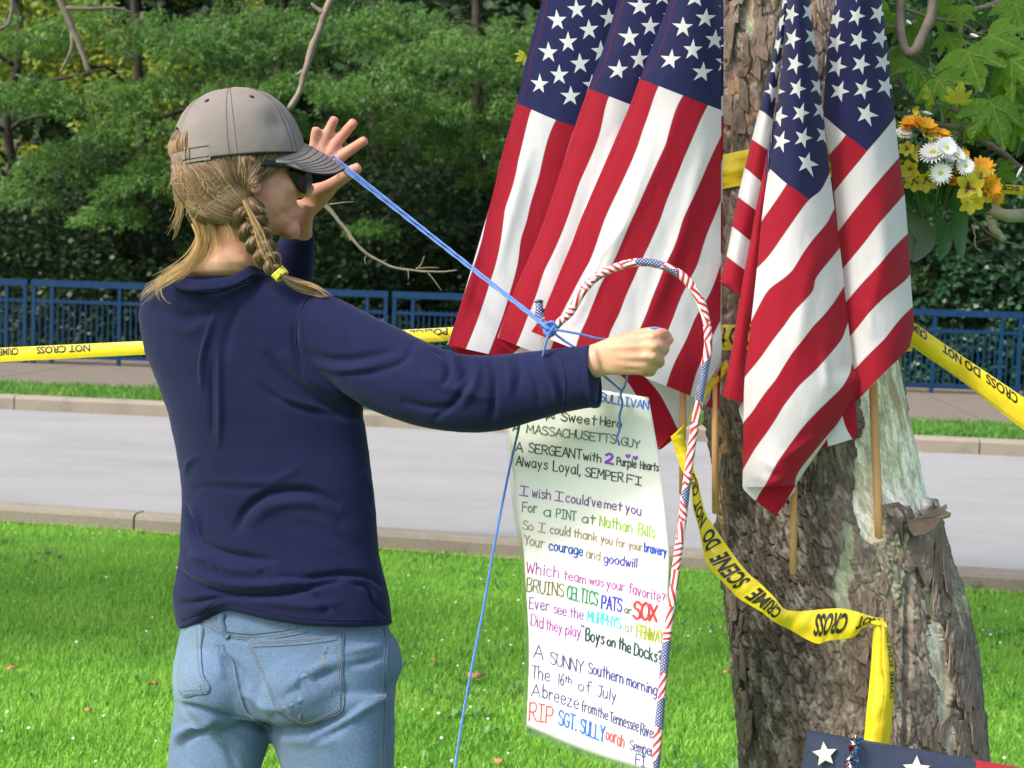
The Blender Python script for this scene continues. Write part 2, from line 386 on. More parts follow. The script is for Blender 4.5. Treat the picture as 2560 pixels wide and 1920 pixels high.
# gutter litter: leaf bits and grit along both kerbs
mb = MB()
for i in range(700):
    L_ = L_far if i % 3 else L_nback; t_q = rnd.uniform(-2, 12); p = L_[0]+L_[2]*t_q; dy = -abs(rnd.gauss(0, .07))-.015 if i % 3 else abs(rnd.gauss(0, .06))+.015; s = rnd.uniform(.004, .014); a = rnd.uniform(0, 6)
    c = np.array([p[0], p[1]+dy, .018]); mb.add(c+np.array([[math.cos(a+k*1.6)*s*(1+.5*(k % 2)), math.sin(a+k*1.6)*s, rnd.uniform(0, .006)] for k in range(4)]), np.array([[0, 1, 2, 3]]))
o = mb.build('gutter_litter', simple('litter', (.16, .09, .045), .9, .1, (.30, .19, .10), 60)); tag(o, kind='stuff')
# broad weeds and dry blades in the lawn
mb = MB()
for i in range(420):
    y = 4.9+4.2*rnd.random(); x = rnd.uniform(-1, 1)*(.31*y+.2)
    if vnoise(x*1.1, y*1.1, 29) < .05: continue
    z = float(lawn_z(np.array(x), np.array(y)))
    for k in range(5):
        a = rnd.uniform(0, 6.28); L_ = rnd.uniform(.03, .065); u_ = np.array([math.cos(a), math.sin(a), 0]); s_ = np.array([-u_[1], u_[0], 0]); w_ = rnd.uniform(.004, .008); b_ = np.array([x, y, z+.006]); mb.add(np.array([b_, b_+u_*L_*.5+s_*w_+[0, 0, L_*.75], b_+u_*L_+[0, 0, L_*.65], b_+u_*L_*.5-s_*w_+[0, 0, L_*.75]]), np.array([[0, 1, 2, 3]]))
o = mb.build('lawn_weeds', leafmat('weed_leaves', (.05, .16, .03), (.13, .30, .06), .35, (.2, .4, .05)), None, False); tag(o, kind='stuff')
# fallen leaves
m_dry = simple('dry_leaf', (.26, .11, .045), .8, .2, (.42, .24, .12), 40, .3, 150)
def dryleaf(px, py, size, label):
    c = G(np.array(float(px)), np.array(float(py)), .045); r = np.random.default_rng(int(px)); n = 9; ang = r.uniform(0, 6); V = [[0, 0, .01]]
    for i in range(n):
        a = ang+i*2*PI/n; rr = size*(1+.35*(i % 2))*r.uniform(.6, 1.1); V.append([rr*math.cos(a), rr*math.sin(a)*.8, r.uniform(-.3, .6)*size])
    F = [[0, 1+i, 1+(i+1) % n] for i in range(n)]; V = np.array(V)+c
    o = obj('fallen_leaf', V, F, m_dry, None, True); md = o.modifiers.new('thick', 'SOLIDIFY'); md.thickness = .0015
    tag(o, label, 'leaf', 'brown leaves fallen on the lawn')
for px, py, s, lb in [(30, 1671, .022, 'curled tan dead leaf on the lawn near the left edge of the photo'),
                      (383, 1710, .018, "small orange brown dead leaf on the grass just left of the woman's back pocket"),
                      (222, 1777, .014, 'dark brown dead leaf in the bright grass at lower left'),
                      (1185, 1692, .03, 'reddish brown curled dead leaf on the grass beside the hanging blue yarn'),
                      (1085, 1650, .012, 'tiny brown dead leaf on the grass between the jeans and the yarn'),
                      (1250, 1905, .016, 'tan dead leaf at the bottom edge below the poster corner'),
                      (1815, 1680, .018, 'dull brown dead leaf on the grass at the left foot of the trunk')]:
    dryleaf(px, py, s, lb)
# ------------------------------------------------------------------ blue railing: one thing per panel
m_blue = simple('blue_railing_paint', (.003, .024, .070), .5, .2, (.005, .034, .092), 12)
RH = 1.07
r0 = G(np.array(0.), np.array(905.), ZV); r1 = G(np.array(2560.), np.array(990.), ZV); rd = (r1-r0)/np.linalg.norm(r1-r0)
def railpos(px):   # parameter along the fence for a pixel column
    t = np.linspace(-3, 20, 2000)[:, None]; x, _, _ = proj(r0+rd*t+np.array([0, 0, .5])); return float(np.interp(px, x, t[:, 0]))
PL = railpos(980)-railpos(530)
def boxmesh(name, w, d, h):
    V, F = box((0, 0, h/2), np.diag([w/2, d/2, h/2])); me = mk_mesh(name, V, F, False); me.materials.append(m_blue); return me
ang = math.atan2(rd[1], rd[0])
me_post = boxmesh('post', .045, .05, RH-.02); me_thin = boxmesh('end_post', .05, .05, RH-.02); me_bar = boxmesh('bar', .016, .016, RH-.05-.26-.02)
def hbar(name, L, hh, d):
    V, F = box((L/2, 0, 0), np.diag([L/2, d/2, hh/2])); me = mk_mesh(name, V, F, False); me.materials.append(m_blue); return me
me_top = hbar('top_rail', PL-.05, .085, .06); me_mid = hbar('middle_rail', PL-.1, .04, .04); me_bot = hbar('bottom_rail', PL-.1, .045, .04)
labs = {-2: None, -1: 'blue railing panel cut off by the left edge of the photo', 0: "blue railing panel running behind the woman's left shoulder", 1: "blue railing panel just right of the woman's head above the yellow tape",
        2: 'blue railing panel that runs in behind the leftmost flags', 3: 'blue railing panel hidden behind the flags and the trunk', 4: 'blue railing panel just right of the trunk behind the slanting tape', 5: 'blue railing panel at the right edge of the photo'}
s_first = railpos(78)
for k in range(-1, 6):
    s = s_first+k*PL
    if k >= 3:   # panels right of the trunk are set from the post seen at x = 2555
        s = railpos(2555)+.04+(k-5)*PL
        if k == 3: continue
    base = r0+rd*s
    rt = bpy.data.objects.new('railing_panel', None); COL.objects.link(rt); rt.empty_display_size = .1
    rt.location = (base[0], base[1], ZV); rt.rotation_euler = (0, 0, ang)
    tag(rt, labs[k], 'railing', 'blue railing panels along the far pavement')
    def put(me, x, z):
        o = bpy.data.objects.new(me.name.split('.')[0], me); COL.objects.link(o); o.parent = rt; o.location = (x, 0, z)
    put(me_thin, .03, 0); put(me_thin, PL-.08, 0)
    hv = [.03+.237, .03+.237+(PL-.11-.474)/2, PL-.08-.237]
    for x in hv: put(me_post, x, 0)
    put(me_top, 0, RH-.04); put(me_mid, .03, RH-.27); put(me_bot, .03, .10)
    xs = [.03]+hv+[PL-.08]
    for a, b, m in zip(xs[:-1], xs[1:], [2, 11, 11, 2]):
        for j in range(1, m+1): put(me_bar, a+(b-a)*j/(m+1), .10)
# ------------------------------------------------------------------ trees and thicket behind
m_leafA = leafmat('shaded_oak_leaves', (.007, .025, .006), (.050, .105, .022), .35, (.16, .34, .04), nscale=.7)  # darker copy for the deep crown, shade put into the colour
m_leafB = leafmat('lit_oak_leaves', (.020, .068, .017), (.105, .205, .045), .4, (.2, .42, .06), nscale=.8)  # lighter copy for the front boughs, sunlight put into the colour
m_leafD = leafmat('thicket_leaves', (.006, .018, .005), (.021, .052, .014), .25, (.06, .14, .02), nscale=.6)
m_leafY = leafmat('far_sunny_leaves', (.09, .18, .03), (.30, .34, .05), .45, (.5, .5, .06), nscale=.5)  # bright yellow-green: sun on the far foliage put into the colour
m_twig = simple('branch_bark', (.022, .018, .012), .9, .2, (.05, .042, .03), 20, .5, 80)
def leafmesh(c, d, nrm, L, W):
    """kite leaves: c base, d unit direction, nrm approx normal"""
    s = np.cross(d, nrm); s /= np.linalg.norm(s, axis=1)[:, None]+1e-9
    L = np.broadcast_to(L, (len(c),))[:, None]; W = np.broadcast_to(W, (len(c),))[:, None]
    V = np.stack([c, c+d*L*.45+s*W/2, c+d*L, c+d*L*.45-s*W/2], 1).reshape(-1, 3)
    i = np.arange(len(c))*4; return V, np.stack([i, i+1, i+2, i+3], 1)
def unit(v): return v/(np.linalg.norm(v, axis=-1, keepdims=True)+1e-9)
def sprays(cen, out, k, L, W, spread=.9, droop=.25):
    """k leaves radiating from each spray centre; out = outward direction"""
    n = len(cen); c = np.repeat(cen, k, 0); o = np.repeat(out, k, 0)
    d = unit(o*.8+RNG.normal(0, spread*.6, (n*k, 3))-np.array([0, 0, droop])); nr = unit(np.array([0, 0, 1.])+RNG.normal(0, .7, (n*k, 3)))
    c = c+o*RNG.uniform(-.06, .05, (n*k, 1))*1.2+RNG.normal(0, .015, (n*k, 3))
    return leafmesh(c, d, nr, L*RNG.uniform(.7, 1.25, n*k), W*RNG.uniform(.8, 1.2, n*k))
def pad(c, rx, ry, rz, n, k=8, L=.085, W=.024):
    """flattened drooping bough of sprays"""
    th = RNG.uniform(0, 2*PI, n); r = np.sqrt(RNG.random(n)); hx = np.cos(th)*r; hy = np.sin(th)*r
    lump = .25*vnoise(hx*3+c[0]*3, hy*3, c[2]*5); z = RNG.uniform(-.5, .5, n)*(1-r*.5)-r**2*.9+lump
    keep = vnoise(hx*2.6+c[0]*9, hy*2.6, c[2]*7, 6) > -.42; hx, hy, z, n = hx[keep], hy[keep], z[keep], int(keep.sum())
    cen = np.stack([c[0]+hx*rx, c[1]+hy*ry, c[2]+z*rz], -1); out = unit(np.stack([hx*1.0, hy-.35, -.15+0*hx], -1)+RNG.normal(0, .35, (n, 3)))
    return sprays(cen, out, k, L, W)
trees = [(60, 27, 'leftmost'), (330, 26, ''), (660, 25.5, ''), (930, 27, ''), (1180, 25.2, ''), (1480, 27.5, ''), (1900, 26.5, ''), (2360, 27.5, ''), (2600, 25.8, '')]
tlab = ['dark leafy oak at the far left of the background, yellow light in its gaps', 'leafy oak behind the railing left of the cap, dark forked trunk showing', "feathery green oak directly behind the woman's cap", 'feathery oak between the cap and the flags, its boughs lit pale green',
        'leafy oak close behind the leftmost flag', 'green oak mostly hidden behind the first three flags', 'dark tree hidden behind the tree trunk and flags', 'dark green tree behind the flower bouquet', 'dark leafy tree at the far right edge']
padsA = [  # px, py, radius m, depth : front boughs that take the leaf colour painted as lit
    (1120, 110, .85, 22.6), (960, 190, .8, 22.2), (1200, 230, .75, 22.5), (1310, 60, .7, 23), (760, 190, .6, 22.8), (600, 210, .55, 23), (560, 75, .9, 23.2), (860, 60, .8, 23), (1040, 290, .6, 23.2), (1180, 330, .5, 23.0),
    (420, 60, .8, 23.6), (230, 215, .8, 23.4), (330, 290, .7, 23.2), (90, 215, .7, 23.5), (440, 380, .6, 23.3), (350, 440, .55, 23.1), (160, 380, .7, 24), (280, 520, .5, 23.2), (60, 470, .6, 24), (1280, 170, .6, 22.8), (690, 290, .5, 23.6),
    (60, 60, .8, 24), (1000, 30, .7, 23.2), (700, 30, .6, 23.4), (240, 30, .8, 24), (930, 560, .3, 23.4), (1250, 420, .5, 24), (420, 200, .6, 23.6)]
crowns = {i: (MB(), MB()) for i in range(9)}
def near_tree(px): return min(range(9), key=lambda i: abs(trees[i][0]-px))
for px, py, r, d in padsA:
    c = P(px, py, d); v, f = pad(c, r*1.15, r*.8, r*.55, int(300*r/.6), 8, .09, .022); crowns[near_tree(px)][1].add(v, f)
for i in range(58):
    px = rnd.uniform(-120, 2680); py = rnd.uniform(-120, 640); d = rnd.uniform(24.2, 27.5); r = rnd.uniform(.5, .95)
    if px < 520 and 60 < py < 330 and rnd.random() < .72: continue
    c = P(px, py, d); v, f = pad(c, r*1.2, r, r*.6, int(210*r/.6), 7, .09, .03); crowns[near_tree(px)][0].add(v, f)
for i, (px, d, _) in enumerate(trees):
    b = G(np.array(float(px)), np.array(1000.), .0); b = P(px, 880, d); base = np.array([b[0], b[1], -.05])
    rt = empty('oak_tree', base, tlab[i], 'tree', 'trees beyond the blue railing')
    n = 14; zz = np.linspace(0, 6.5, n); tr = np.stack([base[0]+.3*fbm(zz*.4, i*3.1)*1.5, base[1]+.2*fbm(zz*.4, i*7.7), zz-.05], -1)
    v, f = tube(tr, np.linspace(.12, .05, n), 10); mb = MB().add(v, f)
    for j in range(9):
        z0 = rnd.uniform(1.6, 6); p0 = tr[int(z0/6.5*(n-1))]; a = rnd.uniform(0, 2*PI); L = rnd.uniform(.9, 2.3)
        pts = [p0+np.array([math.cos(a)*L*q, math.sin(a)*L*q*.9, .55*L*q-.3*L*q*q+.06*rnd.uniform(-1, 1)]) for q in np.linspace(0, 1, 7)]
        v, f = tube(pts, np.linspace(.045, .012, 7), 6); mb.add(v, f)
    mb.build('trunk', m_twig, rt)
    A, B = crowns[i]
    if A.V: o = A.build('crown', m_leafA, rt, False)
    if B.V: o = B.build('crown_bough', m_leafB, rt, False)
# thicket behind railing
def mass(name, n, xr, zr, dr, L, W, mat, thr=-.2, sc=.9, droop=.3):
    px = RNG.uniform(xr[0], xr[1], n*2); d = RNG.uniform(dr[0], dr[1], n*2); z = RNG.uniform(zr[0], zr[1], n*2)
    b = P(px, np.full(n*2, 900.), d); c = np.stack([b[:, 0], b[:, 1], z], -1)
    q = vnoise(c[:, 0]*sc, c[:, 1]*sc, c[:, 2]*sc*1.3, 4)+.5*vnoise(c[:, 0]*sc*2.7, c[:, 1]*sc*2.7, c[:, 2]*sc*3, 9); c = c[q > thr][:n]
    k = len(c); dd = unit(RNG.normal(0, 1, (k, 3))*np.array([1, .8, .6])-np.array([0, .5, droop])); nr = unit(RNG.normal(0, .7, (k, 3))+np.array([0, -.7, .7]))
    V, F = leafmesh(c, dd, nr, L*RNG.uniform(.7, 1.3, k), W*RNG.uniform(.7, 1.3, k)); return obj(name, V, F, mat, None, False)
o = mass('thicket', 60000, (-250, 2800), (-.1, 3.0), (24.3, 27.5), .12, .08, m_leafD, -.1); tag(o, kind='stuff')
m_ivy = leafmat('ivy_leaves', (.008, .034, .013), (.038, .095, .042), .15, (.06, .14, .03), rough=.35, nscale=1.0)
o = mass('ivy', 16000, (2200, 2800), (.1, 3.1), (23.9, 24.6), .10, .085, m_ivy, -.05, 1.4, .1); tag(o, kind='stuff')
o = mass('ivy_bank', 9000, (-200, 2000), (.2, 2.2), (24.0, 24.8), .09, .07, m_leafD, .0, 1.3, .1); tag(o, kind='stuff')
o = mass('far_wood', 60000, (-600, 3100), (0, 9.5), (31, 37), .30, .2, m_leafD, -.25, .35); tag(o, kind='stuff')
o = mass('far_sunny_foliage', 14000, (-200, 640), (3.0, 7.5), (28.5, 30.5), .16, .09, m_leafY, .1, .8); tag(o, kind='stuff')
# wooded bank
n = 30; xs = np.linspace(-60, 60, 60); ys = np.linspace(28, 75, n); X, Y = np.meshgrid(xs, ys); Z = -.1+10*sstep(34, 48, Y)+fbm(X*.2, Y*.2)*1.2
bank = obj('wooded_hill', np.stack([X, Y, Z], -1).reshape(-1, 3), gridF(n, 60), simple('hill_green', (.012, .03, .012), .95, .1, (.03, .06, .02), .8)); tag(bank, kind='structure')
# ------------------------------------------------------------------ PLANE TREE (the memorial tree): trunk, bark flakes, branches, large leaves
TY = np.array([-900, -300, 0, 500, 900, 1050, 1200, 1400, 1600, 1800, 1950, 2300, 2900.])
TL = np.array([1775, 1772, 1770, 1762, 1758, 1760, 1793, 1806, 1826, 1842, 1848, 1840, 1790.])
TR = np.array([2140, 2165, 2180, 2215, 2266, 2294, 2320, 2368, 2424, 2456, 2474, 2520, 2640.])
TD = 3.06
def trunk_c(py): return np.interp(py, TY, (TL+TR)/2), np.interp(py, TY, (TR-TL)/2)
NF, NB = 330, 50
th = np.concatenate([np.linspace(-PI, 0, NF, endpoint=False), np.linspace(0, PI, NB, endpoint=False)])   # front half dense
py = np.concatenate([np.linspace(-900, -60, 30, endpoint=False), np.linspace(-60, 1960, 720, endpoint=False), np.linspace(1960, 2900, 30)])
TH, PY = np.meshgrid(th, py); cx, hw = trunk_c(PY)
arc = TH*hw/FPX*TD; hh_ = PY/1400.
pxv = cx+hw*np.cos(TH); d0 = TD+hw/FPX*TD*np.sin(TH)
# relief
wx = .012*fbm(arc*14, hh_*9, 1, 3); wy = .02*fbm(arc*12, hh_*8, 5, 3)
_lf = sstep(2080, 1950, cx+hw*np.cos(TH))*sstep(900, 1250, PY); f1, f2, cid = worley((arc+wx)/.0105, (hh_+wy)/.034, 3); plate = sstep(.02, .15, f2-f1)
g1, g2, gid = worley((arc+wx*2)/.05, (hh_+wy*2)/.14, 11); big = sstep(.01, .12, g2-g1)
fine = fbm(arc*160, hh_*70, 2, 4)
_V0 = P(cx, PY, TD)+(np.cos(TH)[..., None]*CR+np.sin(TH)[..., None]*CF)*(hw/FPX*TD-.004)[..., None]; _PX0, _PY0, _ = proj(_V0); _fr = np.sin(TH) < .15; pxv = np.where(_fr, _PX0, -999); PYt = np.where(_fr, _PY0, PY)
wpx = pxv+22*fbm(arc*30, hh_*14, 3, 4)+10*vnoise(arc*110, hh_*60, 8); wpy = PYt+45*fbm(arc*30, hh_*12, 7, 4)
pale1 = inpoly(wpx, wpy, [(2145, 700), (2150, 1000), (2160, 1085), (2138, 1150), (2132, 1217), (2150, 1346), (2196, 1352), (2206, 1268), (2240, 1255), (2262, 1262), (2285, 1292), (2323, 1271), (2345, 1200), (2345, 700)])
pale2 = inpoly(wpx, wpy, [(2300, 1320), (2325, 1330), (2350, 1430), (2352, 1570), (2366, 1650), (2380, 1750), (2400, 1850), (2440, 1930), (2400, 1930), (2370, 1870), (2345, 1800), (2330, 1700), (2318, 1600), (2320, 1480), (2310, 1400)])
pale3 = inpoly(wpx, wpy, [(2103, 1312), (2135, 1312), (2130, 1400), (2120, 1480), (2116, 1560), (2118, 1640), (2105, 1650), (2092, 1520), (2072, 1470), (2096, 1450), (2106, 1380)])
pale4 = inpoly(wpx, wpy, [(1850, -80), (1905, -80), (1900, 60), (1890, 150), (1885, 200), (1860, 180), (1856, 60)])
left = sstep(2140, 1980, pxv)*sstep(900, 1250, PY)          # fine furrowed bark low left
smooth = np.clip(1-left, 0, 1)*(1-.0*PY)
pal = (pale1 | pale2).astype(float); pmid = (pale3 | pale4).astype(float)
lich = np.exp(-(((pxv-2225)/55)**2+((PYt-1410)/75)**2))+.7*np.exp(-(((pxv-2390)/30)**2+((PYt-1500)/120)**2))+.45*np.exp(-(((pxv-2060)/30)**2+((PYt-1265)/30)**2))+.5*np.exp(-(((pxv-2270)/60)**2+((PYt-1790)/60)**2))+.5*np.exp(-(((pxv-2240)/60)**2+((PYt-1560)/70)**2))
lich = np.clip(lich*1.4+.5*fbm(arc*90, hh_*90, 1, 3)-.35, 0, 1)*(1-pal)
disp = (.0085*plate*(.5+.5*left)+.0045*cid*(.3+.7*left))*(1-.8*smooth)+smooth*(.0060*big+.0055*gid+.0024*plate)+.0032*fine
disp = disp*(1-pal)+pal*(-.004+.0006*fbm(arc*60, hh_*20, 4, 3)); disp = disp*(1-pmid)+pmid*(.002)
disp += lich*(.004+.006*fbm(arc*240, hh_*240, 6, 3))+.012*fbm(arc*7, hh_*3, 9, 3)
knot = np.exp(-(((pxv-2235)/38)**2+((PYt-1300)/50)**2)); disp += knot*.022
disp -= .010*sstep(.0, 1., 1-abs(pxv-2262)/14)*sstep(1350, 1500, PY)   # cleft
edge = np.exp(-(((pxv-2400)/50)**2))*sstep(1330, 1500, PY); disp += edge*(.010*np.abs(fbm(arc*70, hh_*10, 2, 3)))
# pigment per plate
dark = np.array([.062, .052, .042]); brn = np.array([.135, .112, .09]); tan = np.array([.25, .195, .155]); cream = np.array([.80, .76, .62]); olive = np.array([.46, .42, .25]); green = np.array([.33, .37, .25]); gold = np.array([.46, .29, .14])
def mixc(a, b, t): return a*(1-t[..., None])+b*t[..., None]
Cc = mixc(np.broadcast_to(dark, PY.shape+(3,)), brn, np.clip(cid*.9+.35*fine, 0, 1)); Cc = mixc(Cc, mixc(np.broadcast_to(brn, Cc.shape), tan, np.clip(gid+.4*fine, 0, 1)), smooth*.8)
Cc = mixc(Cc, np.broadcast_to(dark*1.2, Cc.shape), np.clip(knot*1.2+.6*np.exp(-(((pxv-2060)/60)**2+((PYt-1215)/50)**2)), 0, 1))
mot = sstep(-.12, .14, fbm(arc*55, hh_*26, 12, 4)); m2 = sstep(.05, .2, fbm(arc*45, hh_*12, 22, 4))
pc = mixc(mixc(np.broadcast_to(cream, Cc.shape), olive, (1-mot)*.6), np.array([.42, .28, .14]), m2*sstep(2200, 2260, pxv)*.8*sstep(1180, 1000, PY))
Cc = mixc(Cc, pc, pal); Cc = mixc(Cc, green, pmid*.85); Cc = mixc(Cc, np.array([.30, .30, .20]), lich*.75)
gm = np.exp(-(((pxv-1812)/16)**2))*sstep(1000, 1080, PY)*sstep(1420, 1330, PY)*sstep(-.25, .1, fbm(arc*120, hh_*20, 31, 3)); Cc = mixc(Cc, gold, gm)
gm2 = sstep(.16, .26, fbm(arc*50, hh_*18, 41, 3))*sstep(600, 300, PY); Cc = mixc(Cc, np.array([.34, .20, .12]), gm2*.7)
gcv = np.clip(1-(f2-f1)*9, 0, 1)*.0
Cc = mixc(Cc, np.array([.30, .27, .23]), .55*sstep(.12, .3, fbm(arc*70, hh_*40, 52, 4))*(1-pal)); Cc *= (.85+.55*_h(np.floor(cid*997), np.floor(gid*991), np.zeros_like(cid), 5))[..., None]
Cc *= (1+.5*fbm(arc*300, hh_*160, 3, 3))[..., None]
ctr = P(cx, PY, TD); dirv = np.cos(TH)[..., None]*CR+np.sin(TH)[..., None]*CF
rad = hw/FPX*TD-.010+disp
V = (ctr+dirv*rad[..., None]).reshape(-1, 3)
m_bark = vcol('plane_bark', .9, .15, 220, .3, .7, 420)
tb = P(2210, 2840, TD)
plane = empty('plane_tree', (tb[0], tb[1], 0), 'big plane tree with scaly grey bark and a cream patch, flags tied to its trunk', 'tree')
o_trunk = obj('trunk', V, gridF(len(py), len(th), True), m_bark, plane, True, col=Cc.reshape(-1, 3))
def trunk_surf(px, py_, off=.0):
    cx, hw = trunk_c(py_); c = np.clip((px-cx)/hw, -.995, .995); r = hw/FPX*TD
    return P(px, py_, TD-r*np.sqrt(1-c*c)-off)
def trunk_depth(px, py_): 
    d = 2.95
    for _ in range(4):
        xe, ye = 1280+(px-1280)*d/TD, 960+(py_-960)*d/TD; cx, hw = trunk_c(ye); c = np.clip((xe-cx)/hw, -.995, .995); d = TD-hw/FPX*TD*np.sqrt(1-c*c)
    return d
# peeling bark flakes as parts
m_flake = simple('bark_flake', (.12, .09, .07), .9, .15, (.26, .20, .16), 30, .6, 160)
def flake(poly, lift, d=None, name='bark_flake', curl=.01, mat=None, rough=.002):
    p = np.asarray(poly, float); c = p.mean(0)
    n = len(p); rr = [(1.0, 0), (.6, 1), (.0, 1)]
    dd = trunk_depth(p[:, 0], p[:, 1]) if d is None else np.full(n, d)
    dc = float(dd.mean())
    rng = np.random.default_rng(int(abs(c.sum())))
    L = np.interp(np.arange(n), np.arange(len(lift)) if hasattr(lift, '__len__') else [0, n], lift if hasattr(lift, '__len__') else [lift, lift])
    out = P(p[:, 0], p[:, 1], dd-L); mid = P(c[0]+(p[:, 0]-c[0])*.5, c[1]+(p[:, 1]-c[1])*.5, (dd-L+dc-L.mean())/2+rough*rng.normal(size=n)); cen = P(c[0], c[1], dc-L.mean()+.001)[None]
    V = np.concatenate([out, mid, cen]); j = np.arange(n); j2 = (j+1) % n
    o = obj(name, V, [np.stack([j, j2, n+j2, n+j], 1), np.stack([n+j, n+j2, np.full(n, 2*n)], 1)], mat or m_flake, plane, False)
    md = o.modifiers.new('thick', 'SOLIDIFY'); md.thickness = .003; md.offset = 0; return o
flake([(2268, 1302), (2310, 1287), (2345, 1272), (2366, 1260), (2368, 1270), (2363, 1274), (2372, 1282), (2378, 1281), (2375, 1293), (2350, 1299), (2338, 1318), (2312, 1334), (2285, 1340), (2272, 1325)], .03, 2.885, rough=.0004, mat=simple('loose_bark_strap', (.085, .062, .05), .9, .15, (.16, .125, .10), 30, .6, 160))
flake([(2205, 1262), (2245, 1255), (2275, 1275), (2287, 1288), (2262, 1302), (2225, 1290)], .02)
flake([(2268, 1345), (2300, 1352), (2330, 1362), (2333, 1378), (2330, 1440), (2318, 1470), (2295, 1420), (2272, 1385)], .012)
flake([(2250, 1360), (2272, 1385), (2292, 1415), (2275, 1432), (2252, 1420), (2245, 1385)], .014)
flake([(2355, 1355), (2362, 1358), (2368, 1400), (2376, 1440), (2380, 1500), (2368, 1480), (2360, 1430)], .02)
flake([(1783, 1310), (1796, 1300), (1799, 1350), (1806, 1385), (1798, 1392), (1792, 1360)], .01, 2.98)
flake([(2374, 1770), (2380, 1773), (2376, 1810), (2362, 1862), (2345, 1855), (2352, 1815)], .014)
for i in range(118):    # ragged flakes along the two edges and over the face
    s = rnd.random()
    if i < 60: y = rnd.uniform(1310, 1930); cx0, hw0 = trunk_c(y); x = cx0+hw0*rnd.uniform(.78, .985); w, h = rnd.uniform(5, 13), rnd.uniform(22, 75)
    elif i < 95: y = rnd.uniform(1080, 1930); cx0, hw0 = trunk_c(y); x = cx0-hw0*rnd.uniform(.90, .985); w, h = rnd.uniform(4, 8), rnd.uniform(15, 45)
    else:
        y = rnd.choice([rnd.uniform(1250, 1930), rnd.uniform(-40, 380)]); cx0, hw0 = trunk_c(y); x = rnd.uniform(2080, 2300) if y > 600 else rnd.uniform(1815, 1920); w, h = rnd.uniform(9, 20), rnd.uniform(25, 60)
        if 2090 < x < 2320 and y < 1370 and y > 600: continue
    t = rnd.uniform(-.15, .15)
    pl = [(x+w*a+t*h*b, y+h*b) for a, b in [(-.8, -.9), (0, -1), (.9, -.8), (.8, -.2), (1, .4), (.6, .95), (-.3, .85), (-1, .6), (-.75, -.2)]]
    pl = [(a+rnd.uniform(-.2, .2)*w, b+rnd.uniform(-.1, .1)*h) for a, b in pl]
    flake(pl, rnd.uniform(.004, .012) if i >= 95 else rnd.uniform(.002, .014))
# branches of the plane tree coming down at upper right
m_br = simple('grey_branch', (.13, .105, .085), .85, .2, (.24, .20, .16), 25, .5, 120)
m_brp = simple('pale_branch', (.38, .34, .22), .8, .2, (.24, .20, .13), 14, .3, 100)
def branch(pts, r0, r1, mat=None, name='branch', par=None, n=26, wob=.004):
    p = crv([tuple(a) for a in pts], n); w = P(p[:, 0], p[:, 1], p[:, 2]); w = w+wob*np.stack([fbm(np.arange(n)*.3, pts[0][0], k, 2) for k in range(3)], -1)
    r = np.linspace(r0, r1, n)*(1+.12*vnoise(np.arange(n)*.9, pts[0][1]))
    v, f = tube(w, r, 8); return obj(name, v, f, mat or m_br, par if par is not None else plane)
branch([(2246, -40, 3.05), (2250, 30, 3.05), (2258, 100, 3.04), (2268, 130, 3.03), (2285, 132, 3.02), (2300, 100, 3.02), (2322, 50, 3.03), (2335, -40, 3.04)], .0085, .010)
branch([(2205, 72, 3.12), (2290, 55, 3.15), (2390, 35, 3.2), (2470, 15, 3.22), (2530, -12, 3.25)], .004, .005)
branch([(2252, 15, 3.1), (2310, 42, 3.1), (2400, 60, 3.15), (2440, 85, 3.15), (2500, 120, 3.18), (2570, 142, 3.2)], .0035, .0022)
branch([(2480, 14, 3.2), (2520, 18, 3.2), (2570, 24, 3.22)], .003, .002)
branch([(2205, 110, 3.25), (2245, 200, 3.2), (2275, 240, 3.2), (2300, 255, 3.2), (2345, 262, 3.2), (2410, 288, 3.2), (2490, 318, 3.2), (2570, 365, 3.25)], .006, .004)
branch([(2230, 257, 3.22), (2270, 256, 3.2), (2330, 255, 3.2)], .005, .006)
branch([(2230, 282, 3.25), (2262, 285, 3.22), (2290, 275, 3.22), (2315, 268, 3.22)], .0025, .0018)
branch([(2325, 306, 3.25), (2380, 318, 3.22), (2440, 338, 3.2), (2500, 380, 3.2), (2550, 420, 3.2), (2600, 450, 3.2)], .0055, .006)
branch([(2490, 225, 3.2), (2530, 245, 3.2), (2570, 290, 3.2)], .003, .003)
branch([(2400, 410, 3.25), (2460, 400, 3.22), (2500, 372, 3.2), (2530, 350, 3.2)], .002, .0015)
branch([(2400, 320, 3.2), (2408, 312, 3.19), (2420, 306, 3.18)], .0018, .001)
# pale forked branch under the bouquet
branch([(2442, 505, 3.12), (2480, 525, 3.1), (2520, 540, 3.1), (2550, 538, 3.12), (2620, 520, 3.15)], .0115, .014, m_brp)
branch([(2470, 518, 3.12), (2482, 560, 3.1), (2500, 590, 3.1), (2510, 598, 3.1)], .012, .006, m_brp)
branch([(2425, 535, 3.15), (2460, 572, 3.15), (2500, 600, 3.15), (2560, 617, 3.18)], .0022, .0016)
branch([(2432, 560, 3.1), (2436, 590, 3.1), (2442, 615, 3.1), (2452, 632, 3.1)], .0022, .0014, m_brp)
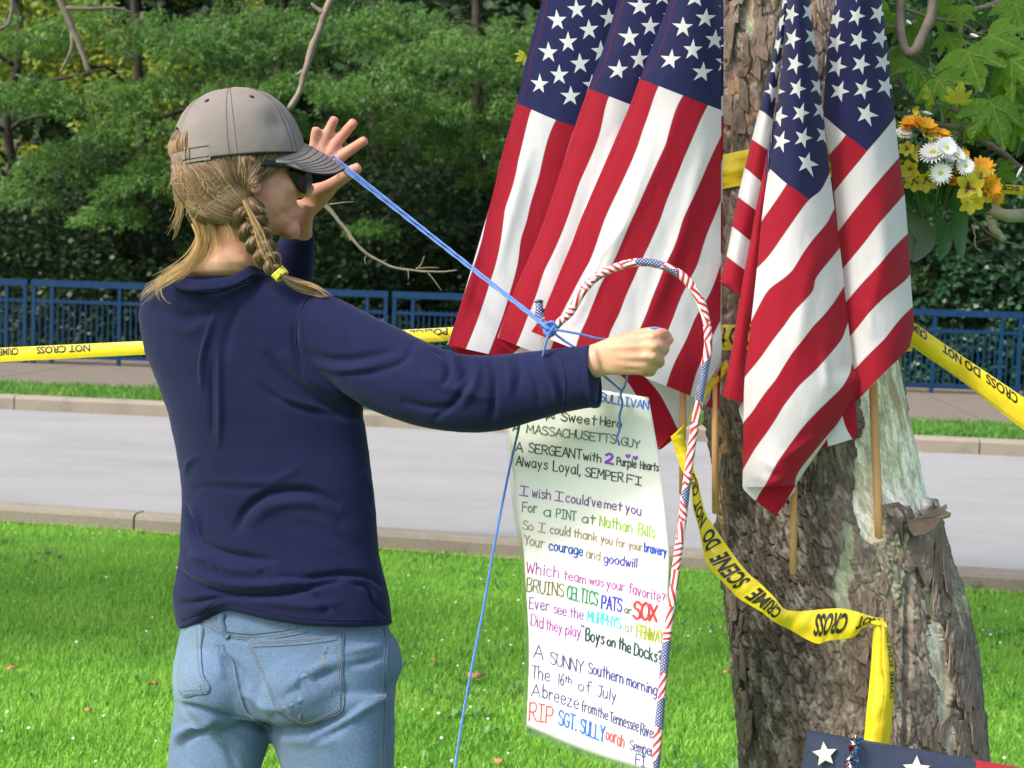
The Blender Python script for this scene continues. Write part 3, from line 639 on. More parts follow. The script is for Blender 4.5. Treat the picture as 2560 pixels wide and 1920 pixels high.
# lobed plane leaves
def lobed():
    tips = [(-1.0, .10, .62), (-.62, .62, .9), (0, 1.0, 1.05), (.62, .62, .9), (1.0, .10, .62)]
    out = [(0, -.12)]
    def side(s):
        return [(.30*s, -.22), (.62*s, -.16), (.80*s, .02), (.98*s, .16), (.72*s, .20), (.60*s, .26), (.66*s, .42), (.78*s, .50), (.80*s, .74), (.56*s, .66), (.40*s, .52), (.26*s, .50), (.32*s, .72), (.22*s, .84)]
    pts = [(0, -.1)]+side(1)+[(0, 1.16)]+side(-1)[::-1]
    p = np.array(pts); r = np.random.default_rng(3)
    q = []
    for i in range(len(p)):
        a, b = p[i], p[(i+1) % len(p)]; q.append(a); m = (a+b)/2; nrm = np.array([(b-a)[1], -(b-a)[0]]); q.append(m+nrm*.10)
    q = np.array(q); n = len(q)
    inner = q*.5+np.array([0, .12]); c = np.array([[0, .1]])
    A = np.concatenate([q, inner, c]); rr = np.hypot(A[:, 0], A[:, 1]-.1)
    z = -.22*rr**2+.05*np.abs(A[:, 0])+.03*np.sin(A[:, 0]*9)*np.cos(A[:, 1]*7)
    V = np.c_[A, z]; j = np.arange(n); j2 = (j+1) % n
    F = [np.stack([j, j2, n+j2, n+j], 1), np.stack([n+j, n+j2, np.full(n, 2*n)], 1)]
    # petiole
    pv, pf = tube(np.array([[0, -.08, 0], [.02, -.4, -.03], [.05, -.7, -.10]]), .018, 4)
    mb = MB(); mb.add(V, F); mb.add(pv, pf); return mb.data()
def leaf_node(name, ca, cb, ct):
    t = NT(name); oi = t.n('ObjectInfo').outputs['Random']; n = t.noise(3.0, 5)
    c = t.mix(t.math('MULTIPLY_ADD', n, 1.6, -.4), ca, cb); c = t.mix(t.math('MULTIPLY', oi, .5), c, cb)
    x = t.n('SeparateXYZ'); t.set(x.inputs[0], t.co()); ax = t.math('ABSOLUTE', x.outputs[0])
    vein = t.math('LESS_THAN', ax, .02); v2 = t.math('LESS_THAN', t.math('ABSOLUTE', t.math('SUBTRACT', t.math('MULTIPLY', ax, .95), x.outputs[1])), .022)
    c = t.mix(t.math('MULTIPLY', t.math('MAXIMUM', vein, v2), .5), c, (.3, .32, .1))
    t.base(c, .45, .35); t.translucent(t.mix(.5, c, ct), .42); t.bump(t.noise(9, 4), .5, .02); return t.m
lf = lobed(); me_leaf = mk_mesh('leaf', lf[0], lf[1]); me_leaf.materials.append(leaf_node('plane_leaf', (.035, .12, .008), (.105, .23, .012), (.36, .52, .01)))
me_leafy = mk_mesh('leaf', lf[0], lf[1]); me_leafy.materials.append(leaf_node('plane_leaf_yellow', (.35, .42, .03), (.55, .48, .03), (.7, .7, .04)))
me_leafd = mk_mesh('leaf', lf[0], lf[1]); me_leafd.materials.append(leaf_node('plane_leaf_dark', (.012, .05, .015), (.035, .10, .02), (.08, .16, .01)))
def leaf(px, py_, d, size, roll, tilt=0, yaw=0, me=None):
    """size in px of half width; roll: direction of the leaf tip in the picture (deg, 0 = down)"""
    o = bpy.data.objects.new('leaf', me or me_leaf); COL.objects.link(o)
    s = size/FPX*d
    a = math.radians(roll); tipd = -CU*math.cos(a)+CR*math.sin(a)
    n = -CF; n = np.array(Matrix.Rotation(math.radians(tilt), 3, Vector(np.cross(tipd, n))) @ Vector(n)); tipd2 = tipd-n*(tipd@n); tipd2 /= np.linalg.norm(tipd2)
    n = np.array(Matrix.Rotation(math.radians(yaw), 3, Vector(tipd2)) @ Vector(n)); x = np.cross(tipd2, n)
    M = Matrix([[x[i]*s, tipd2[i]*s, n[i]*s, 0] for i in range(3)]+[[0, 0, 0, 1]]); M.translation = Vector(P(px, py_, d))
    o.matrix_world = M; mw = o.matrix_world.copy(); o.parent = plane; o.matrix_parent_inverse = plane.matrix_world.inverted(); return o
big = [(2420, 130, 3.0, 95, 10, 25, 20), (2478, 90, 3.02, 85, 60, 30, -10), (2530, 150, 3.0, 100, 40, 35, 15), (2290, 165, 3.02, 70, -15, 35, -15), (2240, 160, 3.05, 55, -30, 30, 10), (2345, 200, 3.0, 80, 25, 40, 10),
       (2480, 260, 2.98, 105, 15, 20, -15), (2540, 300, 3.0, 75, 35, 30, 10), (2270, 60, 3.15, 60, 0, 25, 20), (2400, 20, 3.1, 45, 0, 15, 10), (2540, 10, 3.1, 75, 10, 15, 0), (2230, 40, 3.2, 45, -30, 20, 10),
       (2370, 95, 3.12, 55, 20, 40, 0), (2330, 20, 3.18, 55, 20, 20, 20), (2550, 215, 3.08, 60, 60, 35, 0), (2440, 310, 3.05, 50, 30, 30, 20), (2250, 120, 3.18, 50, 10, 50, 10), (2500, 190, 3.05, 70, 80, 40, 10), (2390, 245, 3.1, 60, 10, 60, 10), (2310, 230, 3.15, 50, -40, 50, 0)]
for b in big: leaf(*b)
leaf(2395, 252, 2.96, 42, 170, 20, 10, me_leafy); leaf(2328, 238, 2.98, 30, -70, 45, 0, me_leafy); leaf(2500, 430, 3.15, 40, 60, 20, 10); leaf(2490, 505, 3.2, 25, 90, 30, 0)
leaf(1312, 140, 2.95, 24, -60, 20, 10, me_leafy)
for i in range(90):
    x = rnd.uniform(2215, 2600); y = rnd.uniform(-60, 330)
    if y > 230+ (x-2215)*.3: continue
    leaf(x, y, rnd.uniform(3.15, 3.7), rnd.uniform(28, 62), rnd.uniform(-70, 70), rnd.uniform(10, 60), rnd.uniform(-30, 30), rnd.choice([me_leaf, me_leaf, me_leafd, me_leafd]))
# unseen crown above the frame, its leaves laid out to shade the lawn, the woman and the flags
nC = 15000; u1, u2, u3 = RNG.random((3, nC)); cxs = -10.5+15*u1; cys = .2+7.6*u2; czs = 4.3+2.6*u3
kk = (cys > 3.75+.35*vnoise(cxs*.9, 3.)) & (cys < 6.25) & (((cxs+3.5)/7.2)**2+((cys-4.4)/4.2)**2 < 1) & (vnoise(cxs*.8, cys*.8, czs*.8, 3) > -.12)
kk |= (cxs > -5.6) & (cxs < -1.2) & (cys < 1.75) & (vnoise(cxs*1.1, cys*1.1, czs, 3) > -.1) & (RNG.random(nC) < .55); cc_ = np.stack([cxs, cys, czs], -1)[kk]; nk = len(cc_)
dd_ = unit(RNG.normal(0, 1, (nk, 3))*np.array([1, 1, .4])); nn_ = unit(RNG.normal(0, .5, (nk, 3))+np.array([0, 0, 1])); Vc, Fc = leafmesh(cc_, dd_, nn_, .26*RNG.uniform(.7, 1.3, nk), .24*RNG.uniform(.7, 1.2, nk))
ocr = obj('crown', Vc, Fc, leafmat('crown_leaves', (.04, .12, .02), (.11, .24, .03), .3, (.3, .45, .03)), plane, False); ocr['kind'] = 'stuff'
for a0, L_ in [(-2.6, 5.5), (-2.2, 4.5), (2.6, 6), (1.9, 4.5), (-.4, 3)]:
    p0 = np.array([.55, 3.0, 3.4]); pts_ = np.array([p0+np.array([math.cos(a0)*L_*q, abs(math.sin(a0))*L_*q*.8, 2.2*q-.3*q*q]) for q in np.linspace(0, 1, 9)]); v, f = tube(pts_, np.linspace(.07, .02, 9), 8); obj('limb', v, f, m_br, plane)
# white papery scraps caught in the twigs
m_white = simple('white_petal', (.78, .78, .74), .6, .3)
for x, y, l, w, a in [(2272, 55, 20, 7, 35), (2435, 88, 26, 9, 15), (2318, 282, 30, 9, 8), (2500, 268, 22, 4, -50), (2548, 430, 36, 8, -65)]:
    a = math.radians(a); u = np.array([math.cos(a), math.sin(a)]); v = np.array([-u[1], u[0]]); d = 2.99
    pts = [(x+u[0]*l*s+v[0]*w*q, y+u[1]*l*s+v[1]*w*q) for s, q in [(-.5, 0), (-.2, .5), (.2, .45), (.5, .05), (.2, -.35), (-.2, -.4)]]
    V = np.array([P(px_, py_, d+.004*math.sin(i*2.1)) for i, (px_, py_) in enumerate(pts)]+[P(x, y, d-.006)]); n = 6
    obj('leaf', V, np.array([[i, (i+1) % n, n] for i in range(n)]), m_white, plane)['label'] = 'white papery scrap caught in the twigs'
# bare dead branches in front of the wood
def dead(label, pts, subs, r0, r1, mat=m_br):
    b = P(*pts[0]); root = empty('dead_branch', b, label, 'branch', None)
    branch(pts, r0, r1, mat, 'stem', root)
    for s in subs: branch(s, r1*1.0, r1*.45, mat, 'twig', root, 8, .002)
m_grey = simple('bleached_twig', (.26, .23, .17), .85, .2, (.14, .12, .09), 30, .3, 200)
D = 3.9
dead('bare bleached twig with short side shoots arching down to the right beside the raised hand', [(785, 495, D), (830, 530, D), (862, 570, D), (905, 625, D), (960, 660, D), (1030, 675, D), (1090, 680, D), (1145, 674, D)],
     [[(862, 570, D), (835, 530, D), (815, 505, D)], [(825, 512, D), (860, 507, D), (885, 505, D)], [(873, 590, D), (876, 602, D), (878, 592, D)], [(917, 635, D), (912, 652, D), (914, 662, D)], [(955, 655, D), (968, 650, D)], [(1045, 670, D), (1055, 655, D), (1062, 640, D)], [(1070, 681, D), (1085, 700, D), (1105, 728, D)], [(1020, 676, D), (1022, 698, D)], [(1040, 672, D), (1070, 669, D), (1098, 670, D)]], .0052, .0018, m_grey)
dead('thin broken stalks standing just right of the braid tie', [(785, 735, D), (765, 700, D), (750, 660, D), (742, 630, D)], [[(735, 700, D), (742, 680, D), (750, 660, D)], [(742, 690, D), (745, 650, D)]], .004, .002, m_grey)
D = 4.6
dead('broken dead limb with peeling bark hanging from the top edge above the cap', [(850, -40, D), (815, 30, D), (797, 80, D), (780, 120, D), (768, 160, D), (757, 200, D), (745, 240, D), (725, 272, D)], [[(806, 32, D), (790, 20, D), (778, 8, D)], [(757, 180, D), (740, 188, D)]], .011, .008)
dead('long crooked dead limb hanging from the top edge at upper left', [(140, -30, 6), (160, 20, 6), (180, 70, 6), (200, 120, 6), (212, 150, 6), (222, 180, 6)], [[(182, 80, 6), (180, 120, 6), (165, 155, 6), (152, 182, 6)], [(165, 20, 6), (220, 22, 6), (290, 20, 6), (330, 32, 6)]], .014, .009)
dead('forked dead twig poking in at the top left corner', [(30, -30, 6), (30, 30, 6), (20, 60, 6), (-10, 75, 6)], [[(22, 55, 6), (5, 60, 6)]], .010, .006)
# ------------------------------------------------------------------ FLAGS
def flagmat():
    t = NT('flag_cloth'); uv = t.n('UVMap').outputs[0]; sp = t.n('SeparateXYZ'); t.set(sp.inputs[0], uv); s, v = sp.outputs[0], sp.outputs[1]
    M = t.math
    fr = M('FLOOR', v); odd = M('MODULO', M('ADD', fr, 100), 2)    # stripe 0 (t 0..1) is red
    canton = M('MULTIPLY', M('LESS_THAN', s, 8.2), M('LESS_THAN', v, 7.0))
    # star grid: cells .65 x .7, star centres where i+j even, i 1..11, j 1..9
    gi, gj = M('DIVIDE', s, .65), M('DIVIDE', v, .7)
    # nearest lattice point with i+j even: rotate lattice to (i+j)/2,(i-j)/2
    a = M('ROUND', M('MULTIPLY', M('ADD', gi, gj), .5)); b = M('ROUND', M('MULTIPLY', M('SUBTRACT', gi, gj), .5))
    ci, cj = M('ADD', a, b), M('SUBTRACT', a, b)
    dx = M('SUBTRACT', s, M('MULTIPLY', ci, .65)); dy = M('SUBTRACT', v, M('MULTIPLY', cj, .7))
    ok = M('MULTIPLY', M('MULTIPLY', M('GREATER_THAN', ci, .5), M('LESS_THAN', ci, 11.5)), M('MULTIPLY', M('GREATER_THAN', cj, .5), M('LESS_THAN', cj, 9.5)))
    # five-pointed star, one point towards the top edge of the flag (v = 0)
    r = M('SQRT', M('ADD', M('MULTIPLY', dx, dx), M('MULTIPLY', dy, dy)))
    an = M('ADD', M('ARCTAN2', dx, M('MULTIPLY', dy, -1.0)), PI*4+PI/5); am = M('ABSOLUTE', M('SUBTRACT', M('MODULO', an, 2*PI/5), PI/5))
    R = .42; ri = .382*R; x2, y2 = ri*math.cos(PI/5), ri*math.sin(PI/5)
    px_, py_ = M('MULTIPLY', r, M('COSINE', am)), M('MULTIPLY', r, M('SINE', am))
    cr = M('SUBTRACT', M('MULTIPLY', M('SUBTRACT', px_, R), y2), M('MULTIPLY', py_, x2-R))
    star = M('MULTIPLY', M('LESS_THAN', cr, 0.0), M('MULTIPLY', ok, canton))
    seam = M('LESS_THAN', M('ABSOLUTE', M('SUBTRACT', M('FRACT', M('ADD', v, .5)), .5)), .02)
    RED, WHT, BLU = (.40, .009, .028), (.79, .77, .80), (.019, .022, .095)
    c = t.mix(odd, RED, WHT); c = t.mix(canton, c, BLU); c = t.mix(star, c, (.80, .80, .82))
    c = t.mix(M('MULTIPLY', M('MULTIPLY', seam, M('SUBTRACT', 1.0, canton)), .55), c, (.25, .02, .03))
    hem = M('LESS_THAN', M('ABSOLUTE', M('SUBTRACT', v, .16)), .025); c = t.mix(M('MULTIPLY', hem, .55), c, (.16, .01, .02))
    w = t.noise(900, 2); c = t.mix(M('MULTIPLY_ADD', w, .5, -.15), c, M2c(t, c, .82))
    t.base(c, .75, .2); t.b.inputs['Sheen Weight'].default_value = .15
    t.bump(t.noise(1100, 2), .25, .0008); t.translucent(c, .40); return t.m
def M2c(t, c, k):
    m = t.n('VectorMath', operation='SCALE'); t.set(m.inputs[0], c); m.inputs['Scale'].default_value = k; return m.outputs[0]
m_flag = flagmat()
def sheet(name, Lp, Rp, par, D0, svals, tvals, bulge=.012, edge=.02, nr=150, nc=60, ripples=(), tops=None, foldL=1, foldR=1, dl=0, dr=0, wrinkle=.0019):
    """cloth loft between two matched pixel polylines, uv = flag coordinates from correspondences (px,py,value)"""
    Lc = crv([tuple(p) for p in Lp], nr); Rc = crv([tuple(p) for p in Rp], nr)
    if len(Lp) == len(Rp):
        k = len(Lp); Lc = crt(np.array(Lp, float), np.arange(k), np.linspace(0, k-1, nr)); Rc = crt(np.array(Rp, float), np.arange(k), np.linspace(0, k-1, nr))
    c = np.linspace(0, 1, nc); X = Lc[:, :1]*(1-c)+Rc[:, :1]*c; Y = Lc[:, 1:2]*(1-c)+Rc[:, 1:2]*c
    w = np.linspace(0, 1, nr)[:, None]
    d = D0+dl*(1-c)[None]+dr*c[None]-bulge*np.sin(PI*c)[None]+edge*(foldL*(1-c)[None]**7+foldR*c[None]**7)
    q = X*.9+Y*.35
    d = d+wrinkle*3*fbm(X/95, Y/260, 1.7, 3, int(D0*100))+wrinkle*fbm(X/30, Y/60, 2.7, 3)
    for (pl, wd_, hgt) in ripples:
        dist, fr = linedist(X, Y, pl); d = d-hgt*np.exp(-(dist/wd_)**2)*np.sin(PI*np.clip(fr, .02, .98))**.5
    V = P(X, Y, d).reshape(-1, 3); Q = np.c_[X.ravel(), Y.ravel()]
    s = tps([a[:2] for a in svals], [a[2] for a in svals], Q); t_ = tps([a[:2] for a in tvals], [a[2] for a in tvals], Q)
    o = obj(name, V, gridF(nr, nc), m_flag, par, True, uv=np.c_[s, t_]); return o
def zc(ox, oy, k, pts): return [(ox+a*k, oy+b*k)+tuple(r) for a, b, *r in pts]
def star_pts(ox, oy, k, L):   # (zx, zy, i, j)
    return [(ox+a*k, oy+b*k, i*.65) for a, b, i, j in L], [(ox+a*k, oy+b*k, j*.7) for a, b, i, j in L]
m_stick = simple('pale_dowel', (.50, .25, .10), .6, .3, (.60, .34, .16), 8, .15, 90)
def flagroot(px, py_, d, label): return empty('flag', P(px, py_, d), label, 'flag', 'American flags tied to the trunk')
def stick(par, a, b, r=.0052, d=2.80, d2=None):
    n = 6; t = np.linspace(0, 1, n); p = P(a[0]+(b[0]-a[0])*t, a[1]+(b[1]-a[1])*t, d+((d2 or d)-d)*t); v, f = tube(p, r, 12); return obj('stick', v, f, m_stick, par)
def tl(k, pts, val): return [(x, y, val) for x, y in pts]
# ---- flag 1 (leftmost)
A = (1100, 0, .3617); B = (1100, 550, .3617)
def a_(pts): return [(1100+x*.3617, y*.3617) for x, y in pts]
def b_(pts): return [(1100+x*.3617, 550+y*.3617) for x, y in pts]
s1 = [(690, 582, 11, 1), (752, 363, 9, 1), (812, 140, 7, 1), (822, 520, 10, 2), (903, 665, 11, 3), (883, 293, 8, 2), (968, 440, 9, 3), (945, 65, 6, 2), (1030, 205, 7, 3)]
S, T = star_pts(1100, 0, .3617, s1)
T += tl(0, a_([(710, 0), (600, 400), (530, 710), (420, 1100), (350, 1400), (290, 1659)])+b_([(150, 560), (55, 860)]), 0) + tl(1, a_([(628, 765), (540, 1110), (450, 1440), (420, 1659)])+b_([(345, 430), (170, 910)]), 1) + tl(2, a_([(803, 830), (690, 1200), (600, 1530), (560, 1659)])+b_([(540, 290), (440, 650), (340, 920)]), 2)
S += [(1293, 258, 8.2), (1390, 300, 8.2), (1217, 550, 12.9), (1120, 861, 17.8), (1240, 890, 17.8)]
f1r = flagroot(1300, 500, 2.86, 'leftmost flag, its outer red edge hanging free against the dark trees')
sheet('cloth', a_([(725, -60), (600, 400), (530, 710), (420, 1100), (350, 1400)])+b_([(150, 560), (50, 862)]), [(1600, -20), (1560, 150), (1530, 260), (1490, 430), (1440, 560), (1390, 720), (1310, 905)], f1r, 2.90, S, T, .02, .0, ripples=[([(1320, 380), (1270, 560), (1240, 700)], 18, .008), ([(1190, 600), (1180, 700), (1150, 800)], 14, .006)])
sheet('cloth_fold', [(1120, 860), (1128, 868), (1140, 878)], [(1310, 900), (1315, 930), (1300, 960)], f1r, 2.91, [(1120, 861, 17.8), (1300, 900, 17.8), (1200, 950, 18.5)], [(1120, 861, 0.), (1165, 885, .8), (1300, 900, .9), (1200, 950, .7)], .0, .0, 12, 20)
# ---- flag 2
s2 = [(1235, 485, 11, 1), (1312, 258, 9, 1), (1385, 45, 7, 1), (1375, 410, 10, 2), (1450, 180, 8, 2)]
S, T = star_pts(1100, 0, .3617, s2)
T += tl(0, a_([(1225, 0), (1140, 300), (1025, 610), (930, 880), (820, 1220), (690, 1600)])+b_([(610, 270), (500, 520), (400, 820)]), 0)+tl(1, a_([(1165, 672), (1100, 930), (960, 1270), (820, 1659)])+b_([(720, 350), (600, 680), (510, 900)]), 1)+[(1570, 259, 1.85), (1585, 300, 2.0), (1500, 560, 2.3), (1420, 780, 2.1), (1380, 900, 2.1)]
S += [(1471, 221, 8.2), (1570, 259, 8.2), (1360, 550, 13.4), (1245, 847, 18)]
f2r = flagroot(1420, 500, 2.82, 'second flag from the left, its canton showing as a narrow wedge between two others')
sheet('cloth', a_([(1245, -60), (1140, 300), (1025, 610), (930, 880), (820, 1220), (690, 1600)])+b_([(610, 270), (500, 520), (398, 815)]), [(1700, -20), (1680, 120), (1640, 240), (1600, 360), (1560, 480), (1500, 620), (1470, 720), (1440, 800), (1400, 905)], f2r, 2.855, S, T, .015, .012, foldR=0, ripples=[([(1545, 330), (1480, 520), (1430, 700)], 14, .008)])
sheet('cloth_fold', [(1245, 845), (1255, 862), (1282, 885), (1300, 930)], [(1420, 880), (1430, 900), (1430, 930), (1420, 960)], f2r, 2.865, [(1250, 850, 18), (1400, 900, 18.2), (1300, 930, 19)], [(1245, 847, .02), (1281, 880, .95), (1430, 900, 1.9), (1350, 960, 1.7)], .0, .0, nr=12, nc=20)
# lower flap of flag 2 that swings out to the right under the hand
f = b_([(1440, 1000), (1560, 1060), (1735, 1100), (1750, 1300), (1740, 1390), (1650, 1478), (1512, 1585)])
sheet('cloth_fold', b_([(1000, 1000), (1090, 1190), (1300, 1290), (1400, 1420), (1470, 1545), (1500, 1590)]), b_([(1740, 1000), (1800, 1150), (1765, 1280), (1742, 1385), (1655, 1480), (1530, 1584)]), f2r, 2.87,
      [(1500, 950, 15), (1700, 1100, 18), (1560, 1100, 17)], [(x, y, 8.) for x, y in b_([(1150, 960), (1290, 1110), (1400, 1290), (1500, 1560)])]+[(x, y, 9.) for x, y in b_([(1330, 1000), (1440, 1110), (1560, 1280), (1655, 1478)])]+[(x, y, 10.) for x, y in b_([(1740, 1150), (1800, 1300)])]+[(x, y, 7.02) for x, y in b_([(1000, 1150), (1250, 1400)])], .01, .0, nr=60, nc=40)
# ---- flag 3 (front of the left group)
s3 = [(1595, 412, 11, 1), (1680, 188, 9, 1), (1745, 345, 10, 2), (1815, 500, 11, 3), (1835, 125, 8, 2), (1900, 275, 9, 3), (1765, -15, 7, 1)]
S, T = star_pts(1100, 0, .3617, s3)
tb3 = {0: a_([(1590, 0), (1380, 545), (1290, 780)])+b_([(970, 0), (860, 280), (745, 560), (690, 680), (632, 770)]), 1: a_([(1510, 597), (1400, 900)])+b_([(1135, 0), (1030, 290), (870, 590), (800, 720), (752, 845)]), 2: a_([(1685, 655), (1560, 1000)])+b_([(1325, 0), (1240, 200), (1120, 430), (1010, 700), (945, 865)]),
       3: a_([(1850, 728), (1690, 1080)])+b_([(1520, 0), (1440, 180), (1340, 400), (1240, 640), (1170, 790)]), 4: a_([(1950, 930), (1800, 1260)])+b_([(1680, 0), (1560, 310), (1460, 560), (1385, 750), (1300, 1090)]), 5: b_([(1885, 0), (1780, 300), (1680, 500), (1620, 650), (1560, 800), (1410, 1110)]), 6: b_([(1940, 310), (1860, 520), (1760, 690), (1640, 950), (1562, 1165)]), 7: b_([(1945, 680), (1840, 900), (1770, 1060), (1730, 1210)])}
for k, p in tb3.items(): T += tl(k, p, float(k))
S += [(1599, 197, 8.2), (1700, 236, 8.2), (1802, 275, 8.2), (1451, 550, 13.8), (1328, 828, 18), (1664, 971, 18.5)]
f3r = flagroot(1706, 1235, 2.78, 'third flag from the left, the broad one whose canton touches the bare upper trunk')
sheet('cloth', a_([(1612, -60), (1520, 180), (1380, 545), (1290, 780)])+b_([(970, 0), (860, 280), (745, 560), (690, 680), (630, 772)]), [(1801, -20), (1802, 100), (1803, 200), (1803, 400), (1802, 560), (1802, 700), (1801, 800), (1800, 900), (1742, 996)], f3r, 2.80, S, T, .02, .022, nr=190, nc=110, foldL=.3,
      ripples=[([(1640, 330), (1560, 560), (1470, 760)], 16, .007), ([(1760, 380), (1700, 600), (1600, 850)], 20, .008), ([(1700, 260), (1640, 420), (1560, 600)], 20, .005), ([(1560, 560), (1500, 640), (1440, 800)], 10, .005)])
stick(f3r, (1712, -80), (1706, 1235), .0056, 2.86, 2.84)
stick(f2r, (1650, -80), (1690, 900), .005, 2.90)
stick(f1r, (1560, -80), (1600, 830), .005, 2.93)
# thin return fold seen at the right edge of flag 3
sheet('cloth_fold', [(1796, -20), (1797, 150), (1798, 400), (1798, 700), (1780, 960), (1765, 1015)], [(1809, -20), (1809, 150), (1808, 320), (1805, 700), (1803, 900), (1797, 1028)], f3r, 2.845, [(1800, 0, 2.), (1800, 500, 9.5), (1800, 1000, 17), (1830, 500, 9.5)], [(1800, 150, 5.), (1800, 300, 8.1), (1800, 500, 9.0), (1802, 700, 7.5), (1770, 800, 7.2), (1800, 900, 7.9), (1797, 1010, 8.4)], 0, 0, nr=60, nc=8)
f3b = empty('flag', P(1788, 1283, 2.82), "furled flag on a wooden stick against the left edge of the trunk", 'flag', 'American flags tied to the trunk')
stick(f3b, (1780, -80), (1789, 1283), .0060, 2.865, 2.845)
sheet('cloth', [(1770, 300), (1765, 700), (1750, 960), (1752, 1010)], [(1800, 300), (1800, 700), (1796, 985), (1790, 1018)], f3b, 2.885, [(1780, 300, 9.), (1780, 1000, 19), (1900, 500, 12)], [(1770, 300, 1.1), (1800, 300, 1.9), (1752, 1010, 1.1), (1790, 1018, 1.9)], 0, 0, nr=30, nc=8)
# ---- flags 4 and 5
def c_(pts): return [(1780+x*.4218, y*.4218) for x, y in pts]
def d_(pts): return [(1780+x*.3616, 650+y*.3616) for x, y in pts]
s4 = [(562, 965, 11, 9), (540, 818, 10, 8), (408, 838, 11, 7), (665, 800, 9, 9), (527, 670, 9, 7), (393, 690, 10, 6), (645, 650, 8, 8), (505, 525, 8, 6), (628, 510, 7, 7), (490, 380, 7, 5), (610, 365, 6, 6), (475, 230, 6, 4), (595, 215, 5, 5), (470, 85, 5, 3), (575, 70, 4, 4)]
S, T = star_pts(1780, 0, .4218, s4)
T4 = {5: c_([(345, 1000)]), 6: c_([(445, 1090), (345, 1240), (303, 1300)]), 7: c_([(575, 1183), (400, 1425), (305, 1550), (640, 1130), (693, 1030)]), 8: c_([(725, 1240), (690, 1310), (600, 1420), (480, 1600)])+d_([(400, 200), (300, 370), (270, 430)]), 9: c_([(755, 1470), (610, 1659)])+d_([(700, 200), (500, 450), (330, 680), (240, 790)]),
      10: d_([(915, 180), (860, 270), (700, 460), (560, 640), (440, 830), (280, 1050), (222, 1120)]), 11: d_([(940, 430), (900, 540), (760, 710), (600, 870), (500, 1000), (420, 1130), (300, 1300), (218, 1440)]), 12: d_([(970, 715), (955, 780), (900, 880), (800, 980), (700, 1080), (560, 1250), (480, 1360), (400, 1500), (305, 1659)]), 13: d_([(985, 950), (910, 1075), (790, 1220), (700, 1330), (580, 1500), (565, 1600), (455, 1750)])}
for k, p in T4.items(): T += tl(k, p, float(k))
S += [(2023, 499, 8.2), (1925, 422, 8.2), (1968, 460, 8.2), (1892, 675, 12.2), (2100, 640, 8.8), (1860, 1000, 15.), (1940, 1285, 18.5), (2120, 950, 12.5)]
f4r = flagroot(1982, 1432, 2.76, 'flag hanging straight down the middle of the trunk, its tip lowest of all')
sheet('cloth', c_([(462, -60), (440, 50), (420, 300), (395, 560), (350, 900), (300, 1250), (265, 1600)])+d_([(270, 430), (225, 830), (218, 1200), (210, 1570)]),
      c_([(580, -60), (590, 50), (610, 260), (633, 450), (672, 800), (715, 1150), (760, 1480)])+d_([(930, 330), (970, 700), (985, 930), (575, 1560)]), f4r, 2.765, S, T, .03, .022, nr=230, nc=90,
      ripples=[([(2030, 620), (2010, 760), (1990, 900)], 22, .006), ([(2060, 880), (2070, 980)], 12, .005), ([(1910, 1150), (1945, 1180)], 8, .006), ([(1880, 1190), (1960, 1215)], 6, .005), ([(1950, 1150), (2000, 1120), (2050, 1085)], 10, .006), ([(1915, 1215), (1970, 1190)], 7, .005)])
sheet('cloth_fold', d_([(209, 1560), (208, 1568), (212, 1575)]), d_([(578, 1550), (575, 1590), (560, 1610)]), f4r, 2.775, [(1858, 1220, 18), (1940, 1250, 18.2), (1985, 1225, 18)], [(1857, 1218, 11.1), (1890, 1250, 11.95), (1985, 1215, 13), (1940, 1285, 13)], 0, 0, nr=6, nc=20) if False else None
# bottom tip
m0 = [(1856, 1217), (1858, 1222), (1875, 1240), (1894, 1256), (1938, 1290)]; m1 = [(1988, 1213), (1987, 1224), (1978, 1238), (1965, 1255), (1939, 1291)]
sheet('cloth_fold', m0, m1, f4r, 2.775, [(1857, 1218, 18.), (1988, 1215, 16.5), (1938, 1290, 19)], [(1857, 1218, 11.0), (1890, 1251, 12.), (1930, 1190, 12.0), (1905, 1225, 12.0), (1988, 1215, 13), (1965, 1255, 13), (1938, 1290, 12.9)], .004, .0, nr=30, nc=30)
# left folded strip (A) and red strip (B)
sA = [(400, 130, 4, 3), (392, 265, 5, 3), (380, 405, 6, 3)]
S, T0_ = star_pts(1780, 0, .4218, [(390, 265, 9, 7), (380, 405, 10, 8), (405, 130, 8, 6), (310, 270, 10, 6.2), (300, 405, 11, 7.2), (330, 130, 9, 5.2), (420, 0, 7, 5)])
T = T0_+[(x, y, 7.) for x, y in c_([(280, 650), (360, 705)])]+[(x, y, 8.) for x, y in c_([(240, 830), (325, 888)])]+[(x, y, 9.) for x, y in c_([(198, 995), (290, 1072)])]+[(x, y, 10.) for x, y in c_([(155, 1170), (262, 1250)])]+[(x, y, 11.) for x, y in c_([(120, 1340), (228, 1425)])]+[(x, y, 12.) for x, y in c_([(85, 1520), (200, 1605)])]
S += [(1850, 600, 10), (1820, 700, 10.5), (1890, 600, 9.5)]
sheet('cloth_fold', c_([(430, -60), (400, 120), (350, 370), (280, 650), (210, 930), (150, 1180), (90, 1500)])+d_([(62, 120), (66, 165), (190, 252)]), c_([(470, -60), (445, 120), (405, 370), (365, 690), (340, 930), (270, 1245), (225, 1440)])+d_([(240, 100), (220, 190), (200, 256)]), f4r, 2.80, S, T, .01, .02, nr=120, nc=30, foldR=0)
S = [(1930, 300, 6), (1850, 1000, 18), (1900, 600, 10)]; T = [(1930, 236, .3), (1935, 300, .5), (1900, 600, .5), (1840, 980, .5), (1856, 1006, .8), (1810, 990, .2), (1880, 760, .8)]
